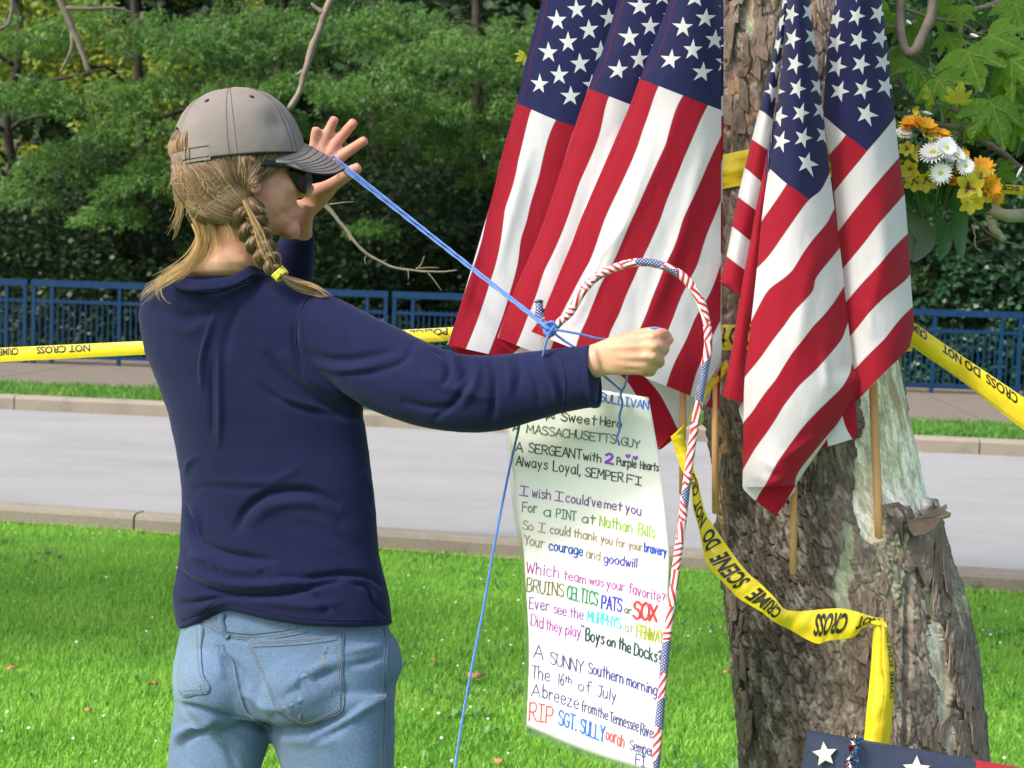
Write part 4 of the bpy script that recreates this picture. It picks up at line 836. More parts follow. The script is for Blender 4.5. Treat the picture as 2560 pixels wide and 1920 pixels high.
sheet('cloth_fold', c_([(392, 560), (365, 700), (325, 900), (290, 1080), (250, 1280), (225, 1440)])+d_([(200, 200), (140, 600), (72, 942)]), c_([(398, 560), (375, 700), (360, 900), (340, 1080), (305, 1280), (290, 1440)])+d_([(300, 200), (240, 600), (212, 988)]), f4r, 2.79, S, T, .006, .008, nr=120, nc=24, foldR=0)
# small piece showing behind the lower right edge
S = [(2080, 1080, 15), (2130, 1040, 14), (2100, 1100, 16)]; T = [(x, y, 11.) for x, y in d_([(790, 1220), (803, 1300)])]+[(x, y, 12.) for x, y in d_([(905, 1080), (970, 1235)])]+[(x, y, 12.8) for x, y in d_([(985, 1030), (1008, 1200)])]
sheet('cloth_fold', d_([(960, 940), (850, 1100), (760, 1230), (728, 1312)]), d_([(990, 960), (998, 1080), (1008, 1195), (985, 1233)]), f4r, 2.80, S, T, .004, .0, nr=24, nc=24)
sheet('cloth_fold', d_([(725, 1310), (727, 1313)]), d_([(985, 1225), (973, 1238)]), f4r, 2.801, S, T, .0, .0, nr=4, nc=16)
sheet('cloth_fold', d_([(208, 985), (195, 1010), (185, 1040), (200, 1080), (215, 1130)]), d_([(240, 985), (240, 1010), (240, 1040), (240, 1080), (240, 1130)]), f4r, 2.80, [(1850, 1000, 18), (1860, 1050, 19), (1870, 1000, 18)], [(1850, 1000, 1.5), (1860, 1050, 1.6), (1870, 1000, 1.5)], 0, 0, nr=8, nc=6)
stick(f4r, (1990, -80), (1983, 1434), .0062, 2.82, 2.80)
# flag 5
s5 = [(912, 675, 11, 9), (755, 540, 11, 7), (895, 530, 10, 8), (1030, 510, 9, 9), (883, 380, 9, 7), (740, 395, 10, 6), (1015, 370, 8, 8), (865, 237, 8, 6), (735, 252, 9, 5), (1000, 225, 7, 7), (855, 95, 7, 5), (985, 80, 6, 6), (735, 115, 8, 4)]
S, T = star_pts(1780, 0, .4218, s5)
T5 = {5: c_([(667, 690)]), 6: c_([(795, 800), (695, 920)]), 7: c_([(920, 893), (820, 1015), (720, 1140), (1000, 800), (1080, 700)]), 8: c_([(1110, 935), (1000, 1060), (900, 1180), (755, 1365)]), 9: c_([(1140, 1150), (1000, 1310), (900, 1440), (775, 1590)]), 10: c_([(1162, 1385), (1000, 1560), (910, 1659)])+d_([(1050, 150), (930, 290)]),
      11: c_([(1175, 1620)])+d_([(1370, 70), (1200, 250), (1080, 370), (955, 525)]), 12: d_([(1388, 325), (1200, 540), (1050, 690), (980, 765)]), 13: d_([(1390, 560), (1350, 620), (1250, 720), (1120, 860), (985, 985)])}
for k, p in T5.items(): T += tl(k, p, float(k))
S += [(2168, 377, 8.2), (2115, 337, 8.2), (2061, 291, 8.2), (2136, 960, 16), (2280, 800, 12), (2100, 640, 11.5)]
f5r = flagroot(2198, 1340, 2.80, 'rightmost flag, hanging against the bare cream bark beside the bouquet')
sheet('cloth', c_([(745, -60), (735, 0), (690, 220), (672, 450), (664, 690), (700, 950), (735, 1250), (760, 1550)])+d_([(890, 380), (930, 700), (975, 990)]),
      c_([(1005, -60), (1012, 40), (1035, 230), (1058, 430), (1083, 680), (1108, 920), (1142, 1160), (1165, 1450)])+d_([(1378, 200), (1396, 440), (1365, 608)]), f5r, 2.80, S, T, .03, .022, nr=200, nc=90,
      ripples=[([(2200, 480), (2210, 640), (2190, 760)], 22, .006), ([(2165, 750), (2180, 850)], 14, .005)])
sheet('cloth_fold', d_([(980, 980), (985, 984), (990, 985)]), d_([(1375, 590), (1350, 622), (1200, 775)]), f5r, 2.81, [(2136, 1004, 17), (2268, 874, 13), (2200, 940, 15)], [(2136, 1004, 12.9), (2268, 874, 12.9), (2200, 900, 12.5), (2200, 930, 12.9)], 0, 0, nr=10, nc=30)
stick(f5r, (2150, -80), (2181, 900), .0075, 2.87, 2.86)
v, f = tube(P(np.linspace(2180, 2198, 8), np.linspace(890, 1342, 8), np.linspace(2.86, 2.87, 8)), .0075, 12); obj('stick', v, f, m_stick, f5r)
# ------------------------------------------------------------------ caution tape, poster, rod, yarn, bouquet, sign board
t_ = NT('yellow_tape'); t_.base(t_.mix(t_.noise(30, 3), (.80, .60, .015), (.86, .70, .03)), .28, .5); t_.translucent((.85, .65, .02), .22); t_.bump(t_.noise(45, 4), .25, .004); m_tape = t_.m
m_ink = simple('black_print', (.02, .018, .008), .35, .5)
def ribbon(name, Up, Lo, dU, dL, par, n=120, nc=9, crease=.0, mat=None):
    U = crt(np.array(Up, float), np.arange(len(Up)), np.linspace(0, len(Up)-1, n)); L = crt(np.array(Lo, float), np.arange(len(Lo)), np.linspace(0, len(Lo)-1, n))
    dU = np.interp(np.linspace(0, 1, n), np.linspace(0, 1, len(np.atleast_1d(dU))), np.atleast_1d(dU)); dL = np.interp(np.linspace(0, 1, n), np.linspace(0, 1, len(np.atleast_1d(dL))), np.atleast_1d(dL))
    c = np.linspace(0, 1, nc)[None, :]
    X = U[:, :1]*(1-c)+L[:, :1]*c; Y = U[:, 1:2]*(1-c)+L[:, 1:2]*c; D_ = dU[:, None]*(1-c)+dL[:, None]*c-.006*np.sin(PI*c)+crease*fbm(X/26, Y/26, 1, 3)
    V = P(X, Y, D_); o = obj(name, V.reshape(-1, 3), gridF(n, nc), mat or m_tape, par)
    def S(u, v, off=.0012):
        """u along 0..1, v across 0 = upper edge 1 = lower edge"""
        fi = np.clip(u, 0, .9999)*(n-1); fj = np.clip(v, 0, .9999)*(nc-1); i = fi.astype(int); j = fj.astype(int); a = (fi-i)[:, None]; b = (fj-j)[:, None]
        p = V[i, j]*(1-a)*(1-b)+V[i+1, j]*a*(1-b)+V[i, j+1]*(1-a)*b+V[i+1, j+1]*a*b; v_ = C3-p; return p+v_/np.linalg.norm(v_, axis=1)[:, None]*off
    return o, S
_tc = {}
def text2d(s, res=3):
    if s in _tc: return _tc[s]
    cu = bpy.data.curves.new('t', 'FONT'); cu.body = s; cu.resolution_u = res; cu.offset = .032
    o = bpy.data.objects.new('t', cu); COL.objects.link(o); dg = bpy.context.evaluated_depsgraph_get(); me = o.evaluated_get(dg).to_mesh(); me.calc_loop_triangles()
    V = np.array([v.co[:2] for v in me.vertices]); F = np.array([t.vertices[:] for t in me.loop_triangles])
    o.evaluated_get(dg).to_mesh_clear(); bpy.data.objects.remove(o); bpy.data.curves.remove(cu)
    V[:, 0] -= V[:, 0].min(); V[:, 0] /= V[:, 0].max(); V[:, 1] -= V[:, 1].min(); V[:, 1] /= V[:, 1].max()
    for _ in range(2):      # so that letters follow the surface
        E = {}; V = list(map(tuple, V)); F2 = []
        def mid(a, b):
            k = (min(a, b), max(a, b))
            if k not in E: E[k] = len(V); V.append(((V[a][0]+V[b][0])/2, (V[a][1]+V[b][1])/2))
            return E[k]
        for a, b, c_ in F: x, y, z = mid(a, b), mid(b, c_), mid(c_, a); F2 += [(a, x, z), (x, b, y), (z, y, c_), (x, y, z)]
        V = np.array(V); F = np.array(F2)
    _tc[s] = (V, F); return V, F
def lettering(par, S, s, u0, u1, v0, v1, name='lettering', mat=None, off=.0012):
    V, F = text2d(s); p = S(u0+(u1-u0)*V[:, 0], v0+(v1-v0)*V[:, 1], off); return obj(name, p, F, mat or m_ink, par, False)
tp = empty('caution_tape', P(1150, 840, 3.2), 'yellow crime scene tape stretched left behind the woman at chest height', 'tape')
o, S = ribbon('tape_band', [(-30, 871), (120, 864), (355, 853), (700, 840), (1000, 825), (1230, 812)], [(-30, 906), (120, 899), (355, 887), (700, 872), (1000, 857), (1230, 846)], [3.75, 3.2], [3.75, 3.2], tp, 60, 6)
lettering(o, S, 'CRIME', .108, .038, .04, .56); lettering(o, S, 'SCENE', .024, -.02, .04, .56); lettering(o, S, 'CROSS', .245, .168, .04, .56); lettering(o, S, 'NOT', .300, .252, .04, .56); lettering(o, S, 'POLICE LINE', .90, .76, .04, .56)
o2, S2 = ribbon('tape_fold', [(975, 834), (1060, 830), (1131, 824)], [(980, 850), (1060, 856), (1125, 852)], [3.27], [3.26], tp, 20, 4)
tp = empty('caution_tape', P(2283, 830, 3.0), "yellow crime scene tape slanting down from the trunk to the right edge of the photo", 'tape')
o, S = ribbon('tape_band', [(2240, 776), (2283, 805), (2400, 886), (2560, 994), (2640, 1050)], [(2240, 815), (2283, 857), (2400, 944), (2560, 1066), (2640, 1120)], [2.99, 2.95, 2.7], [2.99, 2.95, 2.7], tp, 60, 8, .004)
lettering(o, S, 'CRIME SCENE', .34, .10, .04, .44); lettering(o, S, 'DO NOT', .58, .42, .04, .42); lettering(o, S, 'CROSS', .72, .60, .04, .42); lettering(o, S, 'POLICE', .92, .75, .04, .42)
ribbon('tape_fold', [(2240, 800), (2283, 845), (2400, 930), (2560, 1050), (2640, 1100)], [(2240, 815), (2275, 862), (2400, 950), (2560, 1076), (2640, 1128)], [3.0, 2.96, 2.71], [3.0, 2.96, 2.71], tp, 50, 4)
tp = empty('caution_tape', P(2470, 465, 3.4), 'narrow twisted strip of yellow tape running from the bouquet to the right edge', 'tape')
o, S = ribbon('tape_band', [(2440, 455), (2490, 459), (2560, 464), (2640, 470)], [(2440, 474), (2490, 482), (2560, 488), (2640, 494)], [3.3, 3.2], [3.3, 3.2], tp, 30, 5)
lettering(o, S, 'SCENE', .62, .25, .15, .6); lettering(o, S, 'LINE', .90, .66, .15, .6)
# tape wound round the trunk
def wrap(label, yc, w, x0=-170, x1=170, cr=.006):
    r_ = empty('caution_tape', P(2000, yc(0), TD), label, 'tape'); n = 160; a = np.radians(np.linspace(-180, 180, n)); k = 9
    c = np.linspace(0, 1, k); A_, C_ = np.meshgrid(a, c, indexing='ij'); y = yc(A_)+w*(C_-.5); cx, hw = trunk_c(y); r = (hw/FPX*TD+.006)*(1+0*A_)+cr*np.abs(vnoise(C_*9+.6*A_, A_*1.5, 3))
    V = P(cx, y, TD)+(np.sin(A_)*r)[..., None]*CR-(np.cos(A_)*r)[..., None]*CF
    o = obj('tape_band', V.reshape(-1, 3), gridF(n, k), m_tape, r_)
    def S(u, v, off=.0015):
        fi = np.clip((np.degrees(u)+180)/360, 0, .9999)*(n-1); fj = np.clip(v, 0, .9999)*(k-1); i = fi.astype(int); j = fj.astype(int); aa = (fi-i)[:, None]; bb = (fj-j)[:, None]
        p = V[i, j]*(1-aa)*(1-bb)+V[i+1, j]*aa*(1-bb)+V[i, j+1]*(1-aa)*bb+V[i+1, j+1]*aa*bb; v_ = C3-p; return p+v_/np.linalg.norm(v_, axis=1)[:, None]*off
    return o, S
wrap('crumpled yellow tape wound round the upper trunk, seen between the middle flags', lambda a: 432-14*a, 84, cr=.014)
o, S = wrap('yellow tape with black letters wound round the trunk at hand height', lambda a: 848+0*a, 62)
lettering(o, S, 'CROSS DO NOT', math.radians(-2), math.radians(-78), .1, .85)
# long hanging loop
tp = empty('caution_tape', P(2200, 1550, 2.8), 'yellow crime scene tape looping down across the trunk to a knot, its tail hanging', 'tape')
def e_(pts): return [(1660+x*.434, 1200+y*.434) for x, y in pts]
up = [(1708, 1085), (1722, 1130), (1738, 1180)]+e_([(195, 0), (215, 100), (245, 200), (330, 330), (400, 430), (480, 530), (560, 600), (640, 680), (700, 745), (800, 755), (900, 745), (1020, 740), (1120, 762), (1200, 785), (1270, 800)])
lo = [(1676, 1090), (1690, 1135), (1708, 1185)]+e_([(155, 40), (165, 150), (200, 280), (225, 400), (250, 490), (350, 600), (430, 680), (560, 760), (640, 820), (720, 860), (870, 940), (950, 925), (1090, 905), (1150, 850), (1240, 830)][:15])
dU = [2.80, 2.80, 2.79, 2.78, 2.78, 2.78, 2.78, 2.77, 2.76, 2.76, 2.755, 2.76, 2.77, 2.77, 2.77, 2.77, 2.78, 2.80]
n_ = min(len(up), len(lo)); up, lo = up[:n_], lo[:n_]
o, S = ribbon('tape_band', up, lo, dU, [x-.004 for x in dU], tp, 220, 9, .004)
lettering(o, S, 'NOT', .985, .885, .12, .72); lettering(o, S, 'CROSS', .855, .755, .12, .80)
lettering(o, S, 'CRIME', .64, .535, .12, .86); lettering(o, S, 'SCENE', .50, .395, .12, .86); lettering(o, S, 'DO', .365, .32, .1, .9); lettering(o, S, 'NOT', .30, .235, .1, .9); lettering(o, S, 'CROSS', .215, .12, .1, .9)
ribbon('tape_twist', [(1815, 898), (1790, 925), (1765, 955), (1735, 1010), (1708, 1090)], [(1822, 922), (1800, 950), (1770, 985), (1745, 1030), (1676, 1092)], [2.86, 2.84], [2.85, 2.83], tp, 40, 6, .01)
ribbon('tape_knot', e_([(1185, 790), (1230, 800), (1275, 815)]), e_([(1195, 830), (1235, 840), (1285, 848)]), [2.79], [2.775], tp, 14, 8, .012)
ribbon('tape_tail', e_([(1205, 830), (1200, 950), (1190, 1100), (1170, 1300), (1152, 1500), (1150, 1535)]), e_([(1250, 830), (1256, 950), (1258, 1100), (1268, 1200), (1248, 1350), (1228, 1520)]), [2.79, 2.77, 2.76], [2.78, 2.76, 2.75], tp, 60, 6, .003)
o, S = ribbon('tape_tail', e_([(1255, 822), (1256, 950), (1256, 1060), (1270, 1200), (1250, 1350), (1226, 1530)]), e_([(1290, 850), (1308, 950), (1325, 1050), (1325, 1200), (1318, 1320), (1300, 1535)]), [2.775, 2.76, 2.745], [2.79, 2.78, 2.77], tp, 60, 6, .002)
lettering(o, S, 'CRIME', .70, .47, .60, .97); lettering(o, S, 'SCENE DO', .44, .05, .60, .97)
# ------------------------------------------------------------------ POSTER
def q1(pts): return [(1220+x*.3014, 940+y*.3014) for x, y in pts]
def q2(pts): return [(1220+x*.3135, 1400+y*.3135) for x, y in pts]
PL_ = [(1253, 935)]+q1([(165, 430), (240, 1100), (290, 1400)])+q2([(300, 180), (322, 550), (325, 850), (306, 1330)])
PR_ = q1([(1330, 178), (1420, 700), (1475, 1200), (1500, 1500)])+q2([(1432, 300), (1420, 800), (1390, 1150), (1345, 1700)])
n_p, m_p = 70, 30
Lc = crt(np.array(PL_), np.arange(8), np.linspace(0, 7, n_p)); Rc = crt(np.array(PR_), np.arange(8), np.linspace(0, 7, n_p))
c = np.linspace(0, 1, m_p)[None, :]; w = np.linspace(0, 1, n_p)[:, None]
X = Lc[:, :1]*(1-c)+Rc[:, :1]*c; Y = Lc[:, 1:2]*(1-c)+Rc[:, 1:2]*c+14*w*np.sin(PI*c)*.6; Dp = 2.80*(1-c)+2.66*c-.010*np.sin(PI*c)-.005*np.sin(PI*w*1.4)
PV = P(X, Y, Dp)
poster = empty('poster', P(1330, 1000, 2.75), 'tall white handwritten memorial poster in coloured marker, laminated, hanging from the striped rod', 'poster')
t_ = NT('poster_paper'); t_.base((.84, .84, .81), .30, .45); t_.bump(t_.noise(14, 3), .15, .004); t_.translucent((.8, .78, .7), .15); m_paper = t_.m
pap = obj('paper', PV.reshape(-1, 3), gridF(n_p, m_p), m_paper, poster); md = pap.modifiers.new('thick', 'SOLIDIFY'); md.thickness = .0012; md.offset = 1
# laminate margin at left and bottom
t_ = NT('clear_laminate'); t_.base((.75, .80, .72), .12, .5); t_.b.inputs['Transmission Weight'].default_value = .9; t_.b.inputs['Alpha'].default_value = .45; m_lam = t_.m
mL = P(X[:, :1]-9-3*w, Y[:, :1]+0*w, Dp[:, :1]+.001); obj('laminate_edge', np.concatenate([mL, PV[:, :1]+.0*CF], 1).reshape(-1, 3), gridF(n_p, 2), m_lam, poster)
mBt = P(X[-1:]-0, Y[-1:]+14, Dp[-1:]+.001); obj('laminate_edge', np.concatenate([PV[-1:], mBt], 0).reshape(-1, 3), gridF(2, m_p), m_lam, poster)
pv_ = PV.reshape(-1, 3); pbvh = BVHTree.FromPolygons([Vector(v) for v in pv_], [tuple(int(i) for i in f) for f in gridF(n_p, m_p)])
C3v = Vector(C3)
def onposter(px, py_, off=.0013):
    r = (V3(px, py_, 1.0)-C3v).normalized(); h = pbvh.ray_cast(C3v, r)
    if h[0] is None:
        q = V3(px, py_, 1.0)-C3v; h = pbvh.find_nearest(C3v+q*2.72); return np.array(h[0]-r*off)
    return np.array(h[0]-r*off)
# single-stroke marker alphabet on a 4 x 6 box; '~' = rounded stroke
GL = {'A': '0,0 2,6 4,0|.8,2.1 3.2,2.2', 'B': '0,0 0,6|~0,6 2.6,5.8 3,4.6 2.2,3.3 0,3.1|~0,3.1 2.8,2.9 3.5,1.6 2.6,.2 0,0', 'C': '~3.8,5 2.4,6 .6,5 0,3 .6,.8 2.2,0 3.8,.9', 'D': '0,0 0,6|~0,6 2.6,5.5 3.8,3 2.6,.5 0,0', 'E': '3.4,6 0,6 0,0 3.6,0|0,3.1 2.8,3.1', 'F': '3.6,6 0,6 0,0|0,3.1 2.7,3.1', 'G': '~3.7,5 2.3,6 .6,5 0,3 .6,.8 2.2,0 3.6,.8 3.7,2.6|3.8,2.7 2,2.7', 'H': '0,0 0,6|3.6,0 3.6,6|0,3 3.6,3', 'I': '0,6 3,6|1.5,6 1.5,0|0,0 3,0', 'J': '1,6 4,6|~2.8,6 2.8,1.5 1.8,0 .3,.8', 'L': '0,6 0,0 3.2,0', 'M': '0,0 .3,6 2.2,2 4.1,6 4.4,0', 'N': '0,0 0,6 3.6,0 3.6,6', 'O': '~2,6 .4,4.8 0,3 .5,.9 2,0 3.6,1 4,3 3.4,5.2 2,6', 'P': '0,0 0,6|~0,6 2.8,5.8 3.4,4.4 2.6,3 0,2.8', 'R': '0,0 0,6|~0,6 2.8,5.8 3.3,4.4 2.5,3.1 0,3|1.4,3 3.7,0', 'S': '~3.6,5.2 2.2,6 .5,5.2 .5,4 2,3.2 3.5,2.2 3.4,.7 1.8,0 0,.9', 'T': '0,6 4,6|2,6 2,0', 'U': '~0,6 0,2 .9,.2 2.2,0 3.4,1 3.6,2.6 3.6,6', 'V': '0,6 2,0 3.8,6', 'W': '0,6 1.1,0 2.3,4.5 3.6,0 4.8,6', 'X': '0,6 3.8,0|3.8,6 0,0', 'Y': '0,6 1.9,3|3.8,6 1.9,3 1.9,0',
      'a': '~3,3.8 1.4,4.1 .1,2.6 .3,.7 1.5,0 2.7,1 3,3.6|3,4 3.1,0', 'b': '0,6.2 0,0|~0,2.6 1.6,4 3,2.6 2.6,.5 1.2,0 0,.9', 'c': '~3,3.3 1.6,4.1 .2,3 .1,1.2 1.4,0 3,.6', 'd': '~3,3 1.6,4 .1,2.6 .3,.7 1.5,0 3,1|3,6.2 3,0', 'e': '~.1,2.1 2.9,2.4 2.4,3.8 1.2,4 .1,2.7 .3,.8 1.6,0 3,.7', 'f': '~2.9,5.6 2,6.2 1.2,5.2 1.2,0|0,3.6 2.5,3.7', 'g': '~3,3.6 1.4,4.1 .1,2.6 .4,.7 1.6,.2 3,1.4|~3,4 3,-.8 2,-2 .2,-1.5', 'h': '0,6.2 0,0|~0,2.4 1.4,4 2.7,3.1 2.8,0', 'i': '.4,4 .4,0|.4,5.4 .45,5.8', 'k': '0,6.2 0,0|2.6,4 0,1.6|.9,2.4 2.8,0', 'l': '.3,6.2 .3,0', 'm': '0,4 0,0|~0,2.6 1.1,4 2,3 2.1,0|~2.1,2.6 3.2,4 4.2,3 4.3,0', 'n': '0,4 0,0|~0,2.4 1.5,4 2.7,3 2.8,0', 'o': '~1.5,4 .1,2.8 .2,.9 1.5,0 2.8,.9 3,2.8 1.5,4', 'p': '0,4 0,-2.2|~0,2.6 1.5,4.1 3,2.6 2.6,.5 1.2,0 0,1', 'r': '0,4 0,0|~0,2.3 1.2,3.9 2.5,3.6', 's': '~2.5,3.4 1.4,4 .3,3.2 1.3,2.2 2.5,1.2 1.5,0 0,.5', 't': '1.2,6 1.2,0|0,4 2.7,4.1', 'u': '~0,4 .1,1 1.1,0 2.4,.7 2.8,2|2.8,4 2.8,0', 'v': '0,4 1.3,0 2.6,4', 'w': '0,4 .9,0 1.9,3.2 2.9,0 3.8,4', 'y': '0,4 1.4,.6|2.8,4 .6,-2.2', 'z': '0,4 2.6,4 0,0 2.8,0',
      '1': '.6,6 .6,0', '2': '~.2,4.8 1.4,6 2.9,5.2 2.6,3.4 .2,.2 1.8,.3 3.4,0', '6': '~2.6,6 .8,4.4 .1,1.8 1.4,0 2.9,1.1 2.6,2.8 1.2,3.1 .2,1.9', ',': '.5,.4 .1,-1', '.': '.2,.1 .5,.3', "'": '.3,6.2 .2,5', '?': '~0,4.9 1.4,6 2.8,4.9 1.5,3 1.4,1.5|1.4,.2 1.5,-.1', '"': '.1,6.4 0,5.2|.9,6.4 .8,5.2'}
GW = {'I': 3, 'l': .6, 'i': .7, ',': .7, '.': .6, "'": .5, '1': 1, 'm': 4.3, 'M': 4.4, 'W': 4.8, 'w': 3.8, '"': 1, ' ': 2.2, 'r': 2.4, 's': 2.4, 'f': 2.6, 't': 2.5}
def strokes(ch):
    out = []
    for s in GL[ch].split('|'):
        cur = s.startswith('~'); p = np.array([[float(a) for a in q.split(',')] for q in s.lstrip('~').split()]); out += [crv(p, max(8, 4*len(p)))] if cur else [crv(p[i:i+2], 5) for i in range(len(p)-1)]
    return out
inks = {}
def ink(c):
    if c not in inks: inks[c] = simple('marker_ink', c, .5, .3, tuple(min(1, x*1.5+.03) for x in c), 120)
    return inks[c]
def write(s, p0, p1, hcap, color, wdt=3.0, jit=.10, seed=0):
    """s from baseline pixel p0 to p1, capital height hcap px (perpendicular to picture x)"""
    r = np.random.default_rng(len(s)*7+seed+int(p0[0])); tot = sum(GW.get(c, 3.3)+1.15 for c in s)-1.15; x = 0; mb = MB()
    d = np.array([p1[0]-p0[0], p1[1]-p0[1]])/tot
    for ch in s:
        if ch != ' ':
            bo = r.normal(0, jit*.7); sc = 1+r.normal(0, .04)
            for st_ in strokes(ch):
                q = st_+r.normal(0, jit*.2, st_.shape)+np.sin(np.linspace(0, 3, len(st_))+r.uniform(0, 6))[:, None]*jit*.6*(1 if s else 0)*0; pp = np.array(p0)+(x+q[:, :1])*d+np.array([.06, -1])*(q[:, 1:2]*sc+bo)*hcap/6
                L3 = [onposter(a, b) for a, b in pp]
                L3 = np.array(L3); dens = []
                t = np.gradient(L3, axis=0); t /= np.linalg.norm(t, axis=1)[:, None]+1e-12; nrm = CF; s_ = np.cross(t, nrm); s_ /= np.linalg.norm(s_, axis=1)[:, None]+1e-9
                hw = wdt/FPX*2.72/2*(1+.18*r.normal(size=(len(L3), 1)).clip(-1, 1))
                mb.add(np.stack([L3-s_*hw, L3+s_*hw], 1).reshape(-1, 3), gridF(len(L3), 2))
                for e_i in (0, -1):    # round ends
                    a = np.linspace(0, 2*PI, 7)[:-1]; R_ = CR*np.cos(a)[:, None]+CU*np.sin(a)[:, None]; mb.add(np.concatenate([L3[e_i]+R_*hw[0]-CF*.0001, [L3[e_i]-CF*.0001]]), np.array([[i, (i+1) % 6, 6] for i in range(6)]))
        x += GW.get(ch, 3.3)+1.15
    return mb.build('lettering', ink(color), poster, False)
def z1(x, y): return (1220+x*.3014, 940+y*.3014)
def z2(x, y): return (1220+x*.3135, 1400+y*.3135)
K = (.045, .055, .05); GRN = (.10, .14, .11); PUR = (.16, .07, .28); MAG = (.36, .09, .34); TAN = (.30, .22, .16); BLU = (.02, .06, .34); IND = (.09, .08, .22); RED_ = (.62, .04, .05); LIME = (.24, .42, .02)
write('THOMAS SULLIVAN', z1(560, 140), z1(1325, 278), 21, (.03, .13, .50)); write('pe', z1(485, 345), z1(552, 352), 21, K)
write('Sweet', z1(605, 368), z1(895, 408), 22, K); write('Hero', z1(930, 408), z1(1108, 438), 23, K)
write('A', z1(205, 455), z1(245, 460), 21, K); write('MASSACHUSETTS', z1(320, 470), z1(1055, 560), 21, GRN); write('GUY', z1(1105, 575), z1(1250, 598), 20, GRN)
write('A', z1(230, 618), z1(278, 630), 22, K); write('SERGEANT', z1(335, 632), z1(770, 690), 23, K); write('with', z1(790, 695), z1(940, 720), 20, K); write('2', z1(970, 722), z1(1036, 732), 25, (.20, .03, .45), 6); write('Purple', z1(1068, 738), z1(1228, 762), 19, K); write('Hearts', z1(1262, 768), z1(1412, 790), 19, K)
write('Always', z1(232, 742), z1(490, 775), 24, K); write('Loyal,', z1(540, 785), z1(765, 822), 25, K); write('SEMPER', z1(805, 832), z1(1115, 880), 22, K); write('FI', z1(1150, 885), z1(1268, 908), 20, K)
def heart(px, py_, s):
    a = np.linspace(0, 2*PI, 25)[:-1]; x = 16*np.sin(a)**3; y = 13*np.cos(a)-5*np.cos(2*a)-2*np.cos(3*a)-np.cos(4*a)
    V = np.array([onposter(px+i*s/32, py_-j*s/32, .0015) for i, j in zip(x, y)]+[onposter(px, py_, .0015)]); obj('heart', V, np.array([[i, (i+1) % 24, 24] for i in range(24)]), ink((.20, .05, .48)), poster, False)
heart(*z1(1160, 665), 14); heart(*z1(1222, 680), 14)
write('I', z1(262, 985), z1(330, 995), 24, PUR); write('wish', z1(365, 1002), z1(520, 1028), 23, PUR); write('I', z1(555, 1030), z1(620, 1042), 24, PUR); write("could've", z1(645, 1045), z1(940, 1092), 22, PUR); write('met', z1(965, 1095), z1(1108, 1120), 21, PUR); write('you', z1(1140, 1125), z1(1270, 1160), 23, PUR)
write('For', z1(285, 1125), z1(405, 1135), 23, GRN); write('a', z1(462, 1160), z1(520, 1168), 24, GRN); write('PINT', z1(565, 1175), z1(722, 1200), 22, (.08, .20, .17)); write('at', z1(780, 1215), z1(885, 1228), 22, GRN); write('Nathan Bills', z1(925, 1242), z1(1380, 1340), 26, LIME)
write('So', z1(288, 1270), z1(372, 1285), 22, TAN); write('I', z1(415, 1290), z1(472, 1300), 22, TAN); write('could', z1(515, 1305), z1(680, 1330), 21, TAN); write('thank', z1(710, 1338), z1(905, 1372), 21, TAN); write('you', z1(935, 1380), z1(1030, 1402), 20, TAN); write('for', z1(1055, 1408), z1(1135, 1425), 20, TAN); write('your', z1(1165, 1430), z1(1275, 1452), 19, TAN); write('bravery', z1(1295, 1455), z1(1478, 1495), 21, (.03, .06, .42), 3.4)
write('Your', z1(300, 1398), z1(465, 1428), 24, TAN); write('courage', z1(505, 1440), z1(785, 1492), 23, BLU, 3.4); write('and', z1(815, 1505), z1(928, 1530), 21, TAN); write('goodwill', z1(960, 1545), z1(1235, 1590), 22, (.08, .06, .38), 3.2)
write('Which', z2(305, 100), z2(565, 145), 27, MAG); write('team', z2(605, 155), z2(775, 190), 23, MAG); write('was', z2(808, 192), z2(918, 212), 20, MAG); write('your', z2(945, 222), z2(1088, 248), 22, MAG); write('favorite?', z2(1122, 262), z2(1412, 345), 25, MAG)
write('BRUINS', z2(308, 248), z2(598, 292), 32, (.14, .13, .05), 3.4); write('CELTICS', z2(630, 305), z2(868, 362), 31, (.03, .22, .12), 4.2); write('PATS', z2(905, 385), z2(1060, 412), 33, (.05, .05, .45), 4.4); write('or', z2(1088, 420), z2(1140, 432), 19, GRN); write('SOX', z2(1158, 465), z2(1335, 488), 40, RED_, 7)
write('Ever', z2(328, 385), z2(485, 408), 27, (.26, .09, .34)); write('see', z2(522, 425), z2(625, 448), 24, (.26, .09, .34)); write('the', z2(652, 452), z2(760, 475), 25, (.26, .09, .34)); write('MURPHYS', z2(792, 485), z2(1055, 550), 27, (.06, .50, .52), 3.4); write('at', z2(1092, 568), z2(1150, 582), 22, (.3, .3, .28)); write('FENWAY,', z2(1182, 612), z2(1408, 668), 29, (.30, .34, .02), 3.6)
write('Did', z2(342, 522), z2(440, 548), 27, MAG); write('they', z2(462, 555), z2(590, 580), 25, (.44, .08, .42)); write('play', z2(618, 590), z2(738, 622), 25, (.36, .08, .42)); write('"', z2(742, 600), z2(762, 605), 24, K); write('Boys', z2(778, 640), z2(922, 670), 29, (.03, .06, .08), 4.4); write('on', z2(950, 682), z2(1015, 698), 24, (.03, .06, .08), 4.4); write('the', z2(1040, 705), z2(1138, 745), 27, (.03, .06, .08), 4.4); write('Docks?', z2(1165, 755), z2(1385, 825), 29, (.03, .07, .09), 4.4)
write('A', z2(362, 778), z2(425, 792), 34, IND); write('SUNNY', z2(492, 825), z2(752, 905), 30, IND); write('Southern', z2(798, 900), z2(1078, 988), 28, (.07, .07, .26), 3.4); write('morning,', z2(1105, 998), z2(1362, 1090), 26, (.07, .07, .26), 3.4)
